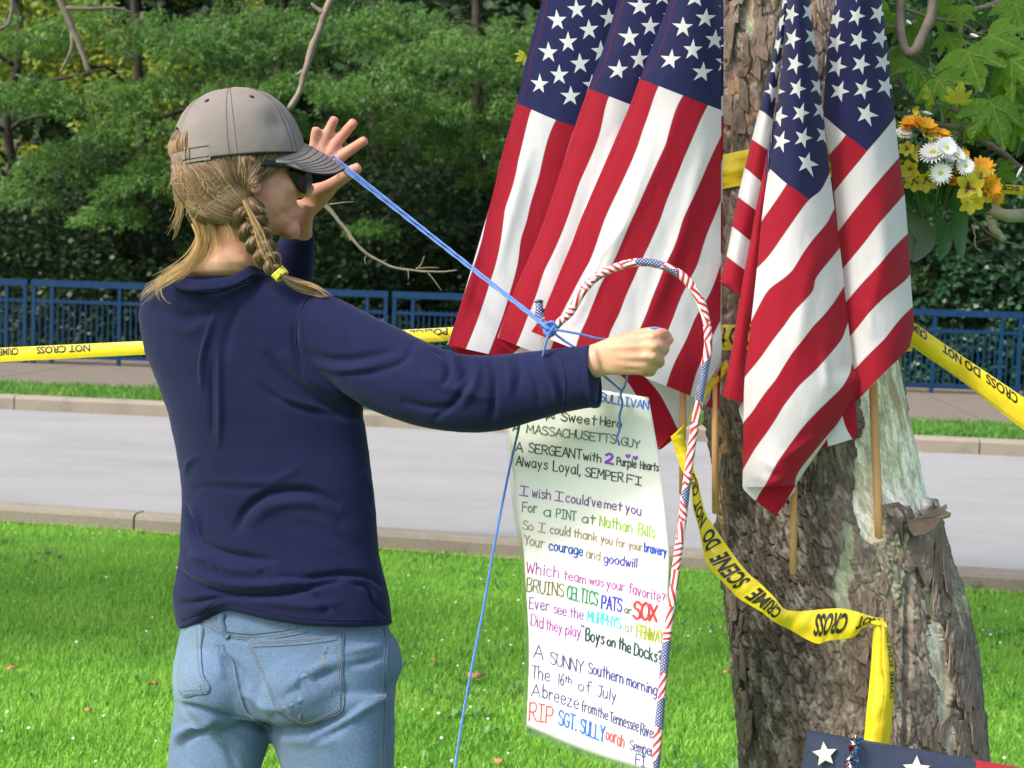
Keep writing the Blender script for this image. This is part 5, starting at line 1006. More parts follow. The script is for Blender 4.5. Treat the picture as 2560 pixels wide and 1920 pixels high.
write('The', z2(345, 940), z2(492, 972), 31, IND); write('16', z2(558, 995), z2(605, 1002), 29, IND); write('th', z2(612, 970), z2(665, 985), 16, IND); write('of', z2(718, 1040), z2(818, 1058), 25, IND); write('July', z2(868, 1085), z2(1022, 1130), 28, IND)
write('A', z2(345, 1082), z2(402, 1092), 30, IND); write('breeze', z2(435, 1095), z2(722, 1192), 29, IND); write('from', z2(742, 1205), z2(862, 1240), 27, IND); write('the', z2(872, 1248), z2(955, 1282), 25, IND); write('Tennessee', z2(968, 1290), z2(1200, 1370), 27, IND); write('River', z2(1215, 1392), z2(1335, 1430), 28, IND)
write('RIP', z2(328, 1278), z2(512, 1302), 42, (.55, .09, .10), 4); write('SGT.', z2(560, 1310), z2(702, 1362), 37, (.04, .14, .55), 4.6); write('SULLY', z2(735, 1378), z2(922, 1450), 36, (.04, .14, .55), 4.6); write('oorah', z2(940, 1430), z2(1085, 1500), 30, (.60, .10, .10), 3.6); write('Semper', z2(1130, 1510), z2(1318, 1570), 25, IND); write('FI', z2(1175, 1632), z2(1252, 1655), 28, IND)
# ------------------------------------------------------------------ flag-tape rod with crook
def rodmat():
    t = NT('flag_print_tape'); uv = t.n('UVMap').outputs[0]; M = t.math
    vo = t.n('TexVoronoi'); vo.inputs['Scale'].default_value = 1.0; mp = t.n('Mapping'); mp.inputs['Scale'].default_value = (.42, 1.6, 1); t.set(mp.inputs[0], uv); t.set(vo.inputs['Vector'], mp.outputs[0])
    sep = t.n('SeparateColor'); t.set(sep.inputs[0], vo.outputs['Color']); r1, r2 = sep.outputs[0], sep.outputs[1]
    sp = t.n('SeparateXYZ'); t.set(sp.inputs[0], uv); x, y = sp.outputs[0], sp.outputs[1]
    a = M('MULTIPLY', r1, 3.1); sx = M('ADD', M('MULTIPLY', x, M('COSINE', a)), M('MULTIPLY', M('MULTIPLY', y, 2.6), M('SINE', a)))
    st_ = M('GREATER_THAN', M('SINE', M('MULTIPLY', sx, 10.0)), -.05); c = t.mix(st_, (.52, .03, .05), (.78, .74, .72))
    dots = M('GREATER_THAN', M('MULTIPLY', M('SINE', M('MULTIPLY', x, 17.)), M('SINE', M('MULTIPLY', y, 42.))), .45); b = t.mix(dots, (.025, .04, .17), (.62, .64, .72))
    c = t.mix(M('LESS_THAN', r2, .27), c, b); t.base(c, .35, .45); t.bump(vo.outputs['Distance'], .5, .002); return t.m
m_rod = rodmat()
rod = empty('striped_rod', P(1600, 2000, 2.6), 'crook topped rod wrapped in stars and stripes tape, the poster hanging from it', 'rod')
rp = crv([(1347, 754), (1349, 790), (1362, 815), (1381, 822), (1398, 806), (1425, 782), (1452, 735), (1482, 700), (1530, 672), (1590, 656), (1650, 662), (1705, 690), (1745, 740), (1765, 800), (1771, 860), (1762, 920), (1748, 1000), (1732, 1100), (1718, 1200), (1702, 1330), (1685, 1460), (1665, 1620), (1652, 1760), (1640, 1900), (1620, 2150)], 260)
rw = P(rp[:, 0], rp[:, 1], np.interp(np.arange(260), [0, 60, 150, 259], [2.62, 2.60, 2.62, 2.60])); rr_ = .0066*(1+.07*vnoise(np.arange(260)*.35, 3))
v, f = tube(rw, rr_, 14, cap=False); arc_ = np.concatenate([[0], np.cumsum(np.linalg.norm(np.diff(rw, axis=0), axis=1))])
nn = 260; v2, f2 = tube(rw, rr_, 15, cap=False)
v2 = v2.reshape(nn, 15, 3); v2[:, 14] = v2[:, 0]; uvx = np.broadcast_to((arc_/.0135)[:, None], (nn, 15)); uvy = np.broadcast_to(np.linspace(0, 1, 15)[None], (nn, 15))
obj('rod', v2.reshape(-1, 3), gridF(nn, 15), m_rod, rod, uv=np.stack([uvx, uvy], -1).reshape(-1, 2))
v, f = tube(P(np.array([1347., 1347.5]), np.array([752., 757.]), 2.62), .0069, 12); obj('end_cap', v, f, m_ink, rod)
v, f = tube(P(np.array([1351., 1353.]), np.array([775., 781.]), 2.62), .0069, 12); obj('tape_ring', v, f, m_ink, rod)
# ------------------------------------------------------------------ blue yarn
t_ = NT('blue_yarn'); t_.base((.08, .22, .66), .8, .2); t_.b.inputs['Sheen Weight'].default_value = .4; wv = t_.n('TexWave'); wv.inputs['Scale'].default_value = 260; t_.set(wv.inputs['Vector'], t_.co(scale=(1, 1, 1))); t_.bump(wv.outputs['Fac'], .6, .001); m_yarn = t_.m
yarn = empty('blue_yarn', P(1372, 822, 2.58), 'light blue yarn pulled tight from the raised hand and knotted round the crook', 'yarn')
def strand(pts, r=.0022, n=60, sag=0, name='strand'):
    p = crv([tuple(a) for a in pts], n); w = P(p[:, 0], p[:, 1], p[:, 2]); t = np.linspace(0, 1, n); w[:, 2] -= sag*4*t*(1-t)
    mb = MB()
    for k in range(2):
        ph = t*np.linalg.norm(w[-1]-w[0])*700+k*PI; off = CU*np.cos(ph)[:, None]+CF*np.sin(ph)[:, None]; v, f = tube(w+off*r*.45, r*.68, 5); mb.add(v, f)
    return mb.build(name, m_yarn, yarn)
kx, ky, kd = 1375, 822, 2.60
strand([(836, 392, 2.95), (kx, ky, kd-.01)], r=.0020); strand([(838, 408, 2.945), (kx-4, ky+2, kd-.015)], r=.0020); strand([(836, 400, 2.95), (kx+3, ky-2, kd)], r=.0014)
strand([(836, 392, 2.95), (824, 396, 2.935), (818, 404, 2.93), (824, 412, 2.935), (838, 408, 2.945)])
strand([(kx, ky, kd-.01), (1440, 833, 2.59), (1508, 848, 2.60), (1560, 846, 2.64), (1618, 822, 2.615), (1640, 820, 2.60), (1662, 826, 2.595)]); strand([(kx+2, ky+4, kd-.01), (1405, 848, 2.60), (1435, 868, 2.60), (1500, 930, 2.64), (1552, 975, 2.66)])
strand([(kx, ky+2, kd-.01), (1366, 850, 2.585), (1358, 885, 2.59), (1350, 930, 2.62)]); strand([(1385, 816, kd-.01), (1370, 840, kd-.015), (1362, 870, 2.59)])
strand([(1568, 940, 2.58), (1562, 965, 2.62), (1552, 985, 2.65), (1556, 1010, 2.655), (1549, 1040, 2.655), (1550, 1070, 2.655), (1543, 1095, 2.655), (1548, 1112, 2.655)], r=.0026)
strand([(1352, 930, 2.62), (1310, 1010, 2.68), (1296, 1075, 2.72), (1270, 1190, 2.74), (1240, 1340, 2.72), (1205, 1540, 2.70), (1170, 1720, 2.68), (1142, 1890, 2.66), (1130, 1990, 2.65)], r=.0030, n=120)
for k in range(7):     # knot
    a = np.linspace(0, 2*PI, 16); o1, o2 = rnd.uniform(-.6, .6), rnd.uniform(-.4, .4)
    w = P(kx+rnd.uniform(-3, 3), ky+rnd.uniform(-4, 4), kd)+(CR*np.cos(a)[:, None]*.0085+(CU*math.cos(o1)+CF*math.sin(o1))*np.sin(a)[:, None]*.0095+CU*o2*.006*np.cos(a)[:, None]); v, f = tube(w, .0018, 5, False); obj('knot_loop', v, f, m_yarn, yarn)
# ------------------------------------------------------------------ BOUQUET
bq = empty('bouquet', P(2340, 560, 2.95), 'bouquet of white daisies, orange blooms and yellow lilies tucked behind the rightmost flag', 'flowers')
m_dw = simple('daisy_petal', (.80, .80, .76), .6, .3); m_dc = simple('daisy_centre', (.48, .52, .06), .8, .2, (.62, .58, .10), 200, .6, 500); m_or = leafmat('orange_petal', (.74, .30, .006), (.86, .46, .02), .35, (.95, .55, .03)); m_yl = leafmat('yellow_petal', (.50, .42, .03), (.62, .55, .06), .3, (.8, .7, .05)); m_brn = simple('petal_streak', (.12, .03, .012), .6, .3); m_green = leafmat('bouquet_leaf', (.018, .07, .022), (.045, .13, .035), .3, (.08, .2, .02)); m_stem = simple('green_stem', (.06, .14, .03), .6, .3)
def petal_mb(mb, c, axis, up, a, r0, L, W, lift, curl):
    """one petal from centre c, disk normal axis, angle a"""
    u = up*math.cos(a)+np.cross(axis, up)*math.sin(a); s = np.cross(axis, u); t = np.linspace(0, 1, 6)
    prof = W*np.sin(PI*np.clip(t*.86+.12, 0, 1))**.8; path = c+np.outer(r0+t*L*np.cos(lift), u)+np.outer(t*L*math.sin(lift)+curl*L*t*t, axis)
    V = np.stack([path-np.outer(prof, s)+np.outer(prof*.25, axis), path, path+np.outer(prof, s)+np.outer(prof*.25, axis)], 1).reshape(-1, 3); mb.add(V, gridF(6, 3))
def basis(px, py_, nx, ny):
    """disk normal given by its picture tilt (nx right, ny up); rest towards camera"""
    nz = math.sqrt(max(.02, 1-nx*nx-ny*ny)); ax = CR*nx+CU*ny-CF*nz; up = CU-ax*(CU@ax); return ax, up/np.linalg.norm(up)
def bloom(name, px, py_, d, R, nx, ny, n, mp, mc, layers=2, wid=.14, lift=.15, curl=-.1, cr=.25, lab=None):
    R = R*(1.55 if name in ('orange_flower', 'lily') else 1.3); ax, up = basis(px, py_, nx, ny); c = P(px, py_, d); r = R/FPX*d; mb = MB()
    for l in range(layers):
        for i in range(n): petal_mb(mb, c+ax*.002*l, ax, up, (i+.5*l+rnd.uniform(-.15, .15))*2*PI/n, r*.12, r*(.88-.16*l)*rnd.uniform(.92, 1.06), r*wid, lift+.25*l, curl)
    fl = mb.build(name, mp, bq)
    if mc: v, f = ellip(c+ax*r*.06, [up*r*cr, np.cross(ax, up)*r*cr, ax*r*cr*.55], 12, 8); o = obj('flower_centre', v, f, mc, fl)
    if lab: fl['label'] = lab
    st = crv([(px, py_, d+.01), (px+(2320-px)*.25, py_+(640-py_)*.25, d+.03), (px+(2320-px)*.5, py_+(660-py_)*.45, 3.0)], 8); v, f = tube(P(st[:, 0], st[:, 1], st[:, 2]), .0017, 6); obj('stem', v, f, m_stem, bq)
    return fl
def g_(x, y): return (2160+x*.3135, 200+y*.3135)
for x, y, R, nx, ny in [(655, 545, 26, .2, .4), (720, 640, 22, .3, .3), (320, 425, 20, .0, .75), (600, 485, 31, .1, .88), (550, 580, 30, -.3, .6), (675, 590, 27, .1, .2), (610, 745, 25, -.1, .1), (805, 690, 22, .3, .25), (745, 600, 22, .5, .5), (665, 660, 20, 0, .5)]:
    p = g_(x, y); bloom('daisy', p[0], p[1], rnd.uniform(2.92, 2.98), R, nx, ny, 22, m_dw, m_dc, 2, .10, .1, -.05, .24)
for x, y, R, nx, ny in [(385, 370, 26, -.3, .8), (470, 390, 28, .2, .7), (620, 450, 18, .2, .8), (940, 715, 26, -.1, .6), (990, 850, 26, .5, .1), (1030, 925, 22, .6, -.2), (785, 600, 14, .4, .3)]:
    p = g_(x, y); bloom('orange_flower', p[0], p[1], rnd.uniform(2.94, 3.0), R, nx, ny, 12, m_or, None, 2, .17, .55, -.1)
for x, y in [(735, 715), (700, 810), (560, 520)]:
    p = g_(x, y); fl = bloom('rose', p[0], p[1], 2.95, 17, .1, .1, 5, m_or, None, 3, .38, 1.0, -.4)
for x, y, R, nx, ny in [(365, 710, 26, -.4, -.4), (400, 800, 24, -.2, -.6), (490, 790, 26, .1, -.5), (830, 860, 34, .0, -.1), (920, 900, 30, .3, -.3), (850, 960, 28, 0, -.6), (930, 790, 28, .2, .4), (340, 555, 18, -.2, .1), (500, 430, 24, .3, .4)]:
    p = g_(x, y); fl = bloom('lily', p[0], p[1], rnd.uniform(2.9, 2.96), R, nx, ny, 6, m_yl, None, 1, .26, .75, -.25)
    ax, up = basis(p[0], p[1], nx, ny); c = P(p[0], p[1], 2.925); r = R/FPX*2.93; mb = MB()
    for i in range(3): petal_mb(mb, c+ax*.004, ax, up, i*2*PI/3+.3, r*.1, r*.6, r*.09, .8, -.2)
    mb.build('petal_streak', m_brn, fl)
def bigleaf(pts, W, d, mat=None, sg=0.3):
    p = crv([tuple(a) for a in pts], 12); w = P(p[:, 0], p[:, 1], d+.01*np.sin(np.linspace(0, 3, 12))); t = np.gradient(w, axis=0); t /= np.linalg.norm(t, axis=1)[:, None]; s = np.cross(t, CF); q = np.linspace(0, 1, 12)
    pr = (W/FPX*d)*np.sin(PI*np.clip(q*.9+.07, 0, 1))**.75; V = np.stack([w-s*pr[:, None]-CF*pr[:, None]*sg, w-s*pr[:, None]*.5-CF*pr[:, None]*sg*.3, w, w+s*pr[:, None]*.5-CF*pr[:, None]*sg*.3, w+s*pr[:, None]-CF*pr[:, None]*sg], 1).reshape(-1, 3)
    return obj('leaf', V, gridF(12, 5), mat or m_green, bq)
bigleaf([g_(300, 900), g_(420, 960), g_(530, 1010), g_(610, 1110)], 26, 3.0); bigleaf([g_(560, 1080), g_(620, 1180), g_(640, 1300), g_(600, 1440)], 20, 2.98); bigleaf([g_(720, 900), g_(760, 1060), g_(760, 1250), g_(780, 1430)], 20, 2.96); bigleaf([g_(600, 880), g_(680, 960), g_(720, 1040)], 22, 2.99); bigleaf([g_(300, 850), g_(360, 900), g_(420, 960)], 18, 3.0); bigleaf([g_(640, 820), g_(720, 900), g_(800, 930)], 22, 3.0)
m_slv = simple('grey_green_leaf', (.16, .19, .12), .6, .3, (.10, .14, .08), 30)
bigleaf([g_(330, 1060), g_(430, 1160), g_(490, 1270), g_(390, 1450)], 26, 3.02, m_slv); bigleaf([g_(340, 1150), g_(350, 1300), g_(370, 1440)], 14, 3.01, m_slv)
bigleaf([g_(430, 520), g_(400, 580), g_(430, 660)], 9, 2.95, m_yl); bigleaf([g_(440, 210), g_(410, 240), g_(415, 290)], 9, 2.96, m_yl)
for _ in range(46):
    x = rnd.uniform(320, 960); y = rnd.uniform(420, 620)+(x-320)*.55; bigleaf([g_(x, y), g_(x+rnd.uniform(-60, 60), y+60), g_(x+rnd.uniform(-90, 90), y+130)], rnd.uniform(7, 13), rnd.uniform(2.97, 3.03))
# ------------------------------------------------------------------ SIGN BOARD at lower right, with tinsel
m_navy = simple('navy_painted_wood', (.018, .026, .060), .6, .35, (.03, .04, .08), 9, .4, 60); m_redp = simple('red_painted_wood', (.36, .015, .03), .6, .35, (.28, .01, .02), 12, .3, 60); m_star = simple('cream_wood_star', (.74, .70, .60), .6, .3)
bd = empty('wooden_flag_board', P(2250, 2150, 2.7), 'navy and red painted wooden flag board with cream stars leaning at the trunk foot', 'board')
def slab3(name, pts, d, th, mat, par):
    p = np.array(pts, float); n = len(p); dd = np.full(n, d) if np.isscalar(d) else np.array(d); A_ = P(p[:, 0], p[:, 1], dd); B_ = A_+CF*th
    V = np.concatenate([A_, B_]); F = [[i, (i+1) % n, n+(i+1) % n, n+i] for i in range(n)]+[list(range(n))[::-1], list(range(n, 2*n))]
    return obj(name, V, F, mat, par, False)
slab3('navy_panel', [(2024, 1831), (2440, 1905), (2410, 2160), (1985, 2090)], [2.66, 2.60, 2.60, 2.66], .02, m_navy, bd)
slab3('red_panel', [(2440.6, 1905), (2700, 1950), (2680, 2200), (2410.6, 2160)], [2.60, 2.56, 2.56, 2.60], .02, m_redp, bd)
def star3(px, py_, R, rot, d):
    pts = []
    for i in range(10):
        a = rot+i*PI/5; r = R if i % 2 == 0 else R*.47; pts.append((px+r*math.sin(a), py_-r*math.cos(a)))
    c = P(px, py_, d-.001); A_ = P(*np.array(pts).T, d); B_ = P(*((np.array(pts)-[px, py_])*.92+[px, py_]).T, d-.006); V = np.concatenate([A_, B_, [P(px, py_, d-.0065)]]); F = [[i, (i+1) % 10, 10+(i+1) % 10, 10+i] for i in range(10)]+[[10+i, 10+(i+1) % 10, 20] for i in range(10)]
    return obj('star', V, F, m_star, bd, False)
star3(2062, 1886, 33, -.1, 2.65); star3(2291, 1925, 37, .05, 2.615); star3(2170, 1990, 33, .2, 2.635)
ts = empty('tinsel_garland', P(2120, 1880, 2.62), 'shiny red, silver and blue tinsel strand hanging down over the navy board', 'garland')
tm = [simple('tinsel_red', (.5, .01, .03), .15, .5, metal=1), simple('tinsel_blue', (.02, .22, .6), .15, .5, metal=1), simple('tinsel_silver', (.7, .7, .75), .12, .5, metal=1)]
tmb = [MB(), MB(), MB()]
for i in range(330):
    t = rnd.random(); x = np.interp(t, [0, .3, .6, 1], [2140, 2132, 2122, 2085])+rnd.gauss(0, 5)+(8 if i % 3 == 1 else -4); y = 1842+t*150; c = P(x, y, 2.625+rnd.uniform(-.008, .006)); u = unit(RNG.normal(0, 1, 3)); v_ = unit(np.cross(u, RNG.normal(0, 1, 3))); s = rnd.uniform(.0018, .0045)
    tmb[i % 3].add(np.array([c+u*s, c+v_*s*.5, c-u*s, c-v_*s*.5+u*s*.2]), np.array([[0, 1, 2, 3]]))
for b_m, m_, nme in zip(tmb, tm, ['red_foil', 'blue_foil', 'silver_foil']): b_m.build(nme, m_, ts, False)
st = crv([(2140, 1838, 2.63), (2132, 1880, 2.63), (2120, 1930, 2.63), (2085, 1995, 2.63)], 20); v, f = tube(P(st[:, 0], st[:, 1], st[:, 2]), .0008, 5); obj('cord', v, f, tm[2], ts)
# ------------------------------------------------------------------ THE WOMAN
woman = empty('person', P(720, 2800, 2.88), 'woman seen from behind in grey cap, navy long sleeved shirt and faded jeans, pulling yarn', 'person')
m_skin = NT('skin'); _v = m_skin.n('VertexColor', layer_name='Col').outputs[0]; _k = m_skin.noise(55, 5, rough=.65)
_c = m_skin.mix(m_skin.math('MULTIPLY_ADD', _k, 1.6, -.45), _v, M2c(m_skin, _v, .80)); _fr = m_skin.ramp(m_skin.noise(210, 2), [(.62, (0, 0, 0)), (.74, (.28, .28, .28))]); _c = m_skin.mix(_fr, _c, (.36, .17, .09))
m_skin.base(_c, .5, .35); m_skin.b.inputs['Subsurface Weight'].default_value = .18; m_skin.b.inputs['Subsurface Radius'].default_value = (.012, .004, .002); m_skin.b.inputs['Subsurface Scale'].default_value = 1.0
m_skin.bump(m_skin.noise(420, 4), .25, .0008); m_skin = m_skin.m
t = NT('navy_jersey'); c = t.mix(t.math('MULTIPLY_ADD', t.noise(5, 5), 1.6, -.3), (.0055, .007, .029), (.0115, .0150, .050)); f = t.noise(1400, 2); c = t.mix(t.math('MULTIPLY_ADD', f, 1.4, -.35), c, M2c(t, c, 1.6))
t.base(c, .92, .12); t.b.inputs['Sheen Weight'].default_value = .12; t.b.inputs['Sheen Roughness'].default_value = .45; t.b.inputs['Sheen Tint'].default_value = (.6, .65, .85, 1); t.bump(t.noise(900, 3), .35, .0008); m_shirt = t.m
t = NT('faded_denim'); w1 = t.noise(1, 4, t.co(scale=(1500, 1500, 160)), .6); w2 = t.noise(1, 4, t.co(scale=(160, 160, 1400)), .6); blo = t.noise(7, 6, rough=.6); vc = t.n('VertexColor', layer_name='Col').outputs[0]
c = t.mix(t.math('MULTIPLY_ADD', t.math('ADD', w1, w2), 1.5, -1.1), (.045, .085, .165), (.155, .235, .345)); c = t.mix(t.math('MULTIPLY_ADD', blo, 1.5, -.5), c, M2c(t, c, 1.22)); m_ = t.n('VectorMath', operation='MULTIPLY'); t.set(m_.inputs[0], c); t.set(m_.inputs[1], vc)
t.base(m_.outputs[0], .9, .15); t.b.inputs['Sheen Weight'].default_value = .15; t.bump(t.math('ADD', w1, w2), .4, .001); m_denim = t.m
m_thread = simple('jeans_thread', (.24, .25, .24), .8, .2); m_seamd = simple('dark_seam_denim', (.05, .085, .13), .9, .1, (.16, .22, .28), 300)  # darker denim for the seam lines and pocket edges
def remesh(name, parts, voxel, smooth_it=6, fac=.5):
    mb = MB()
    for v, f in parts: mb.add(v, f)
    V, F = mb.data(); me = mk_mesh(name+'_src', V, F); o = bpy.data.objects.new(name+'_src', me); COL.objects.link(o)
    r = o.modifiers.new('r', 'REMESH'); r.mode = 'VOXEL'; r.voxel_size = voxel
    s = o.modifiers.new('s', 'SMOOTH'); s.factor = fac; s.iterations = smooth_it
    dg = bpy.context.evaluated_depsgraph_get(); m2 = bpy.data.meshes.new_from_object(o.evaluated_get(dg)); bpy.data.objects.remove(o)
    n = len(m2.vertices); co = np.zeros(n*3, np.float32); m2.vertices.foreach_get('co', co); no = np.zeros(n*3, np.float32); m2.vertices.foreach_get('normal', no)
    q = np.array([p.vertices[:] for p in m2.polygons if len(p.vertices) == 4]); t3 = np.array([p.vertices[:] for p in m2.polygons if len(p.vertices) == 3]).reshape(-1, 3)
    bpy.data.meshes.remove(m2); return co.reshape(-1, 3).astype(float), no.reshape(-1, 3).astype(float), [q]+([t3] if len(t3) else [])
def folds(V, N, lst, face=True):
    px, py_, d = proj(V); vw = unit(V-C3); wt = np.clip(-(N*vw).sum(1)*1.6+.25, 0, 1) if face else 1; out = np.zeros(len(V))
    for pl, wd_, h in lst:
        a = np.array(pl, float); m = (px > a[:, 0].min()-4*wd_) & (px < a[:, 0].max()+4*wd_) & (py_ > a[:, 1].min()-4*wd_) & (py_ < a[:, 1].max()+4*wd_)
        if not m.any(): continue
        sm = crv([tuple(q) for q in a], 24) if len(a) > 2 else a
        ds, fr = linedist(px[m], py_[m], sm); out[m] += h*np.exp(-(ds/wd_)**2)*np.clip(np.sin(PI*np.clip(fr, .0, 1)), 0, 1)**.6
    return V+N*(out*wt)[:, None]
def bvh_of(V, Fs): return BVHTree.FromPolygons([Vector(v) for v in V], [tuple(int(i) for i in f) for F in Fs for f in F])
def cast(bvh, px, py_, off=0.0, dflt=2.8):
    r = (V3(px, py_, 1.0)-C3v).normalized(); h = bvh.ray_cast(C3v, r)
    if h[0] is None:
        g = V3(px, py_, dflt); h = bvh.find_nearest(g)
        if h[0] is None or (h[0]-g).length > .06: return np.array(g-r*off)
    n = h[1] if h[1].dot(r) < 0 else -h[1]
    return np.array(h[0]+n*off)
def mring(y, xl, xr, d0, b, k, n=48, yf=None, pw=1.0):
    ph = np.linspace(0, 2*PI, n, endpoint=False); a = (xr-xl)/2; cx = (xl+xr)/2
    cs, sn = np.cos(ph), np.sin(ph); cs = np.sign(cs)*np.abs(cs)**pw; sn = np.sign(sn)*np.abs(sn)**pw
    x = cx+a*cs; yy = np.full(n, float(y)) if yf is None else yf(x, sn); return P(x, yy, d0+b*sn-k*cs)
# --- head frame
HC = P(604, 388, 2.80); yaw, pit, HS = math.radians(18), math.radians(2), 1.045
hf = CR*math.cos(yaw)+CF*math.sin(yaw); hf = hf*math.cos(pit)-CU*math.sin(pit); hu = CU*math.cos(pit)+(CR*math.cos(yaw)+CF*math.sin(yaw))*math.sin(pit); hs = np.cross(hf, hu)   # hs = towards her right (camera side)
if hs@CF > 0: hs = -hs
def H(x, y, z): return HC+HS*(x*hf+y*hs+z*hu)
def hell(c, r, n=22, m=14): return ellip(H(*c), np.array([hf*r[0], hs*r[1], hu*r[2]])*HS, n, m)
parts = [hell((0, 0, .012), (.096, .073, .096)), hell((-.032, 0, -.02), (.068, .064, .070)), hell((.044, 0, -.052), (.048, .056, .070)), hell((.030, .030, -.062), (.046, .030, .052)), hell((.030, -.030, -.062), (.046, .030, .052)),
         hell((.074, 0, -.004), (.020, .050, .022)), hell((.062, .028, -.048), (.026, .026, .024)), hell((.062, -.028, -.048), (.026, .026, .024)), hell((.040, 0, -.094), (.050, .046, .032)), hell((.080, 0, -.113), (.0185, .024, .017)), hell((.083, 0, -.086), (.013, .027, .018)),
         hell((.096, 0, -.083), (.0065, .019, .006)), hell((.094, 0, -.091), (.0065, .017, .0055)), hell((.008, .046, -.086), (.030, .016, .026)), hell((.008, -.046, -.086), (.030, .016, .026)),
         tube(np.array([H(.088, 0, -.008), H(.098, 0, -.028), H(.110, 0, -.047), H(.104, 0, -.056)]), [.0075, .0085, .0115, .009], 12), hell((.098, .010, -.054), (.009, .008, .007)), hell((.098, -.010, -.054), (.009, .008, .007))]
# ear (her right)
ea = np.linspace(0, 2*PI, 20)
for sg in (1, -1):
    parts.append(hell((.003, sg*.075, -.038), (.014, .006, .022))); w = np.array([H(.001+.014*math.sin(a)-.004*math.cos(a), sg*(.081+.003*math.cos(a)), -.038+.023*math.cos(a)) for a in ea]); parts.append(tube(w, .0038, 8)); parts.append(hell((.010, sg*.082, -.059), (.0100, .0065, .0115)))
# neck and trunk core
def nring(y, xl, xr, d, b, k=.01): return mring(y, xl, xr, d, b, k, 32)
parts.append(rings([nring(440, 545, 655, 2.80, .045), nring(500, 530, 668, 2.80, .052), nring(560, 520, 676, 2.805, .056), nring(620, 508, 676, 2.815, .058), nring(655, 478, 668, 2.825, .064), nring(678, 445, 655, 2.845, .072, .02), nring(700, 440, 668, 2.87, .068, .03), nring(760, 400, 800, 2.88, .060, .05), nring(850, 400, 870, 2.88, .065, .05), nring(1050, 465, 870, 2.88, .065, .05), nring(1300, 505, 880, 2.89, .065, .05), nring(1560, 505, 910, 2.89, .06, .05), nring(1640, 500, 920, 2.89, .06, .05)]))
def wt(pts): a = np.array([P(*p[:3]) for p in pts]); return a, [p[3]/FPX*p[2] for p in pts]
def limb(pts, n=24, flat=1.0, ref=None, k=None):
    a = np.array(pts, float); q = crv(a, k or 4*len(a)); w = P(q[:, 0], q[:, 1], q[:, 2]); return tube(w, q[:, 3]/FPX*q[:, 2], n, flat=flat, ref=ref)
parts.append(limb([(820, 835, 2.77, 62), (1000, 942, 2.71, 60), (1200, 985, 2.66, 52), (1350, 955, 2.62, 45), (1460, 912, 2.595, 40), (1500, 902, 2.588, 40)], flat=.85, ref=CU))
# right hand (back towards the camera, pinching the yarn)
parts.append(limb([(1440, 912, 2.60, 41), (1490, 900, 2.59, 42), (1535, 890, 2.582, 49), (1580, 884, 2.578, 54), (1612, 882, 2.578, 53), (1634, 874, 2.585, 38)], flat=.44, ref=CU))
rh = [[(1600, 850, 2.578, 17), (1634, 841, 2.570, 16), (1661, 834, 2.588, 13.5), (1672, 850, 2.612, 12)], [(1605, 868, 2.574, 17), (1643, 866, 2.568, 17), (1658, 872, 2.592, 17), (1645, 888, 2.625, 12)], [(1598, 890, 2.574, 17), (1636, 893, 2.569, 16), (1650, 906, 2.594, 13.5), (1630, 912, 2.622, 12)], [(1585, 910, 2.578, 15), (1615, 917, 2.574, 14), (1630, 929, 2.596, 12), (1608, 932, 2.62, 11)],
      [(1520, 862, 2.612, 18), (1580, 842, 2.618, 17), (1635, 832, 2.612, 15), (1660, 836, 2.600, 14), (1677, 856, 2.590, 12)]]
for f_ in rh: parts.append(limb(f_, 14))
# left arm and raised hand
parts.append(limb([(430, 800, 2.98, 55), (560, 850, 3.10, 52), (680, 800, 3.14, 48), (735, 670, 3.09, 42), (748, 590, 3.04, 33), (757, 535, 3.0, 27), (768, 505, 2.99, 28)], flat=.9))
parts.append(limb([(757, 532, 3.0, 28), (780, 490, 2.99, 42), (802, 440, 2.985, 53), (812, 408, 2.985, 46), (818, 396, 2.99, 34)], flat=.36, ref=CR))
lh = [[(780, 400, 2.985, 12), (786, 362, 2.985, 11.5), (788, 338, 2.98, 10.5), (791, 319, 2.975, 9.5)], [(800, 390, 2.985, 13), (813, 348, 2.985, 12), (827, 317, 2.98, 11), (838, 295, 2.972, 10)], [(818, 392, 2.985, 13.5), (844, 354, 2.985, 12.5), (868, 325, 2.98, 11.5), (887, 303, 2.972, 10.5)], [(832, 408, 2.985, 13.5), (864, 383, 2.985, 12.5), (892, 364, 2.98, 11.5), (915, 349, 2.972, 10.5)],
      [(790, 480, 2.98, 20), (826, 462, 2.965, 18), (855, 444, 2.955, 15.5), (880, 428, 2.95, 14), (900, 417, 2.948, 11.5)]]
for f_ in lh: parts.append(limb([(a, b, c, r*1.16) for a, b, c, r in f_], 14))
# legs core and feet
for x0, d0 in ((560, 2.93), (830, 2.83)):
    parts.append(limb([(x0, 1640, d0, 80), (x0, 1950, d0, 72), (x0+5, 2300, d0, 60), (x0, 2700, d0, 45), (x0, 2800, d0, 42)]))
BV, BN, BF = remesh('body', parts, .0036, 3, .45)
hand_f = [([(1520, 870), (1570, 868), (1620, 862)], 5, .0012), ([(1530, 890), (1580, 893), (1625, 890)], 5, .0012), ([(1530, 908), (1575, 915), (1610, 915)], 5, .001), ([(1560, 902), (1600, 905), (1630, 900)], 2.5, -.0009), ([(1570, 880), (1610, 880), (1632, 878)], 2.5, -.0008), ([(1560, 920), (1600, 926)], 2.5, -.0008), ([(1550, 912), (1590, 916)], 2.2, -.0008), ([(1622, 840), (1640, 842)], 6, .0015), ([(1628, 866), (1646, 866)], 6, .0015), ([(1622, 893), (1640, 893)], 6, .0014),
          ([(655, 500), (690, 545), (745, 520)], 12, -.0012), ([(700, 520), (725, 545), (738, 560)], 6, -.0016), ([(690, 590), (712, 592), (725, 597)], 4, -.0014), ([(600, 640), (640, 680), (660, 700)], 8, .002), ([(560, 640), (600, 690)], 10, -.0015)]
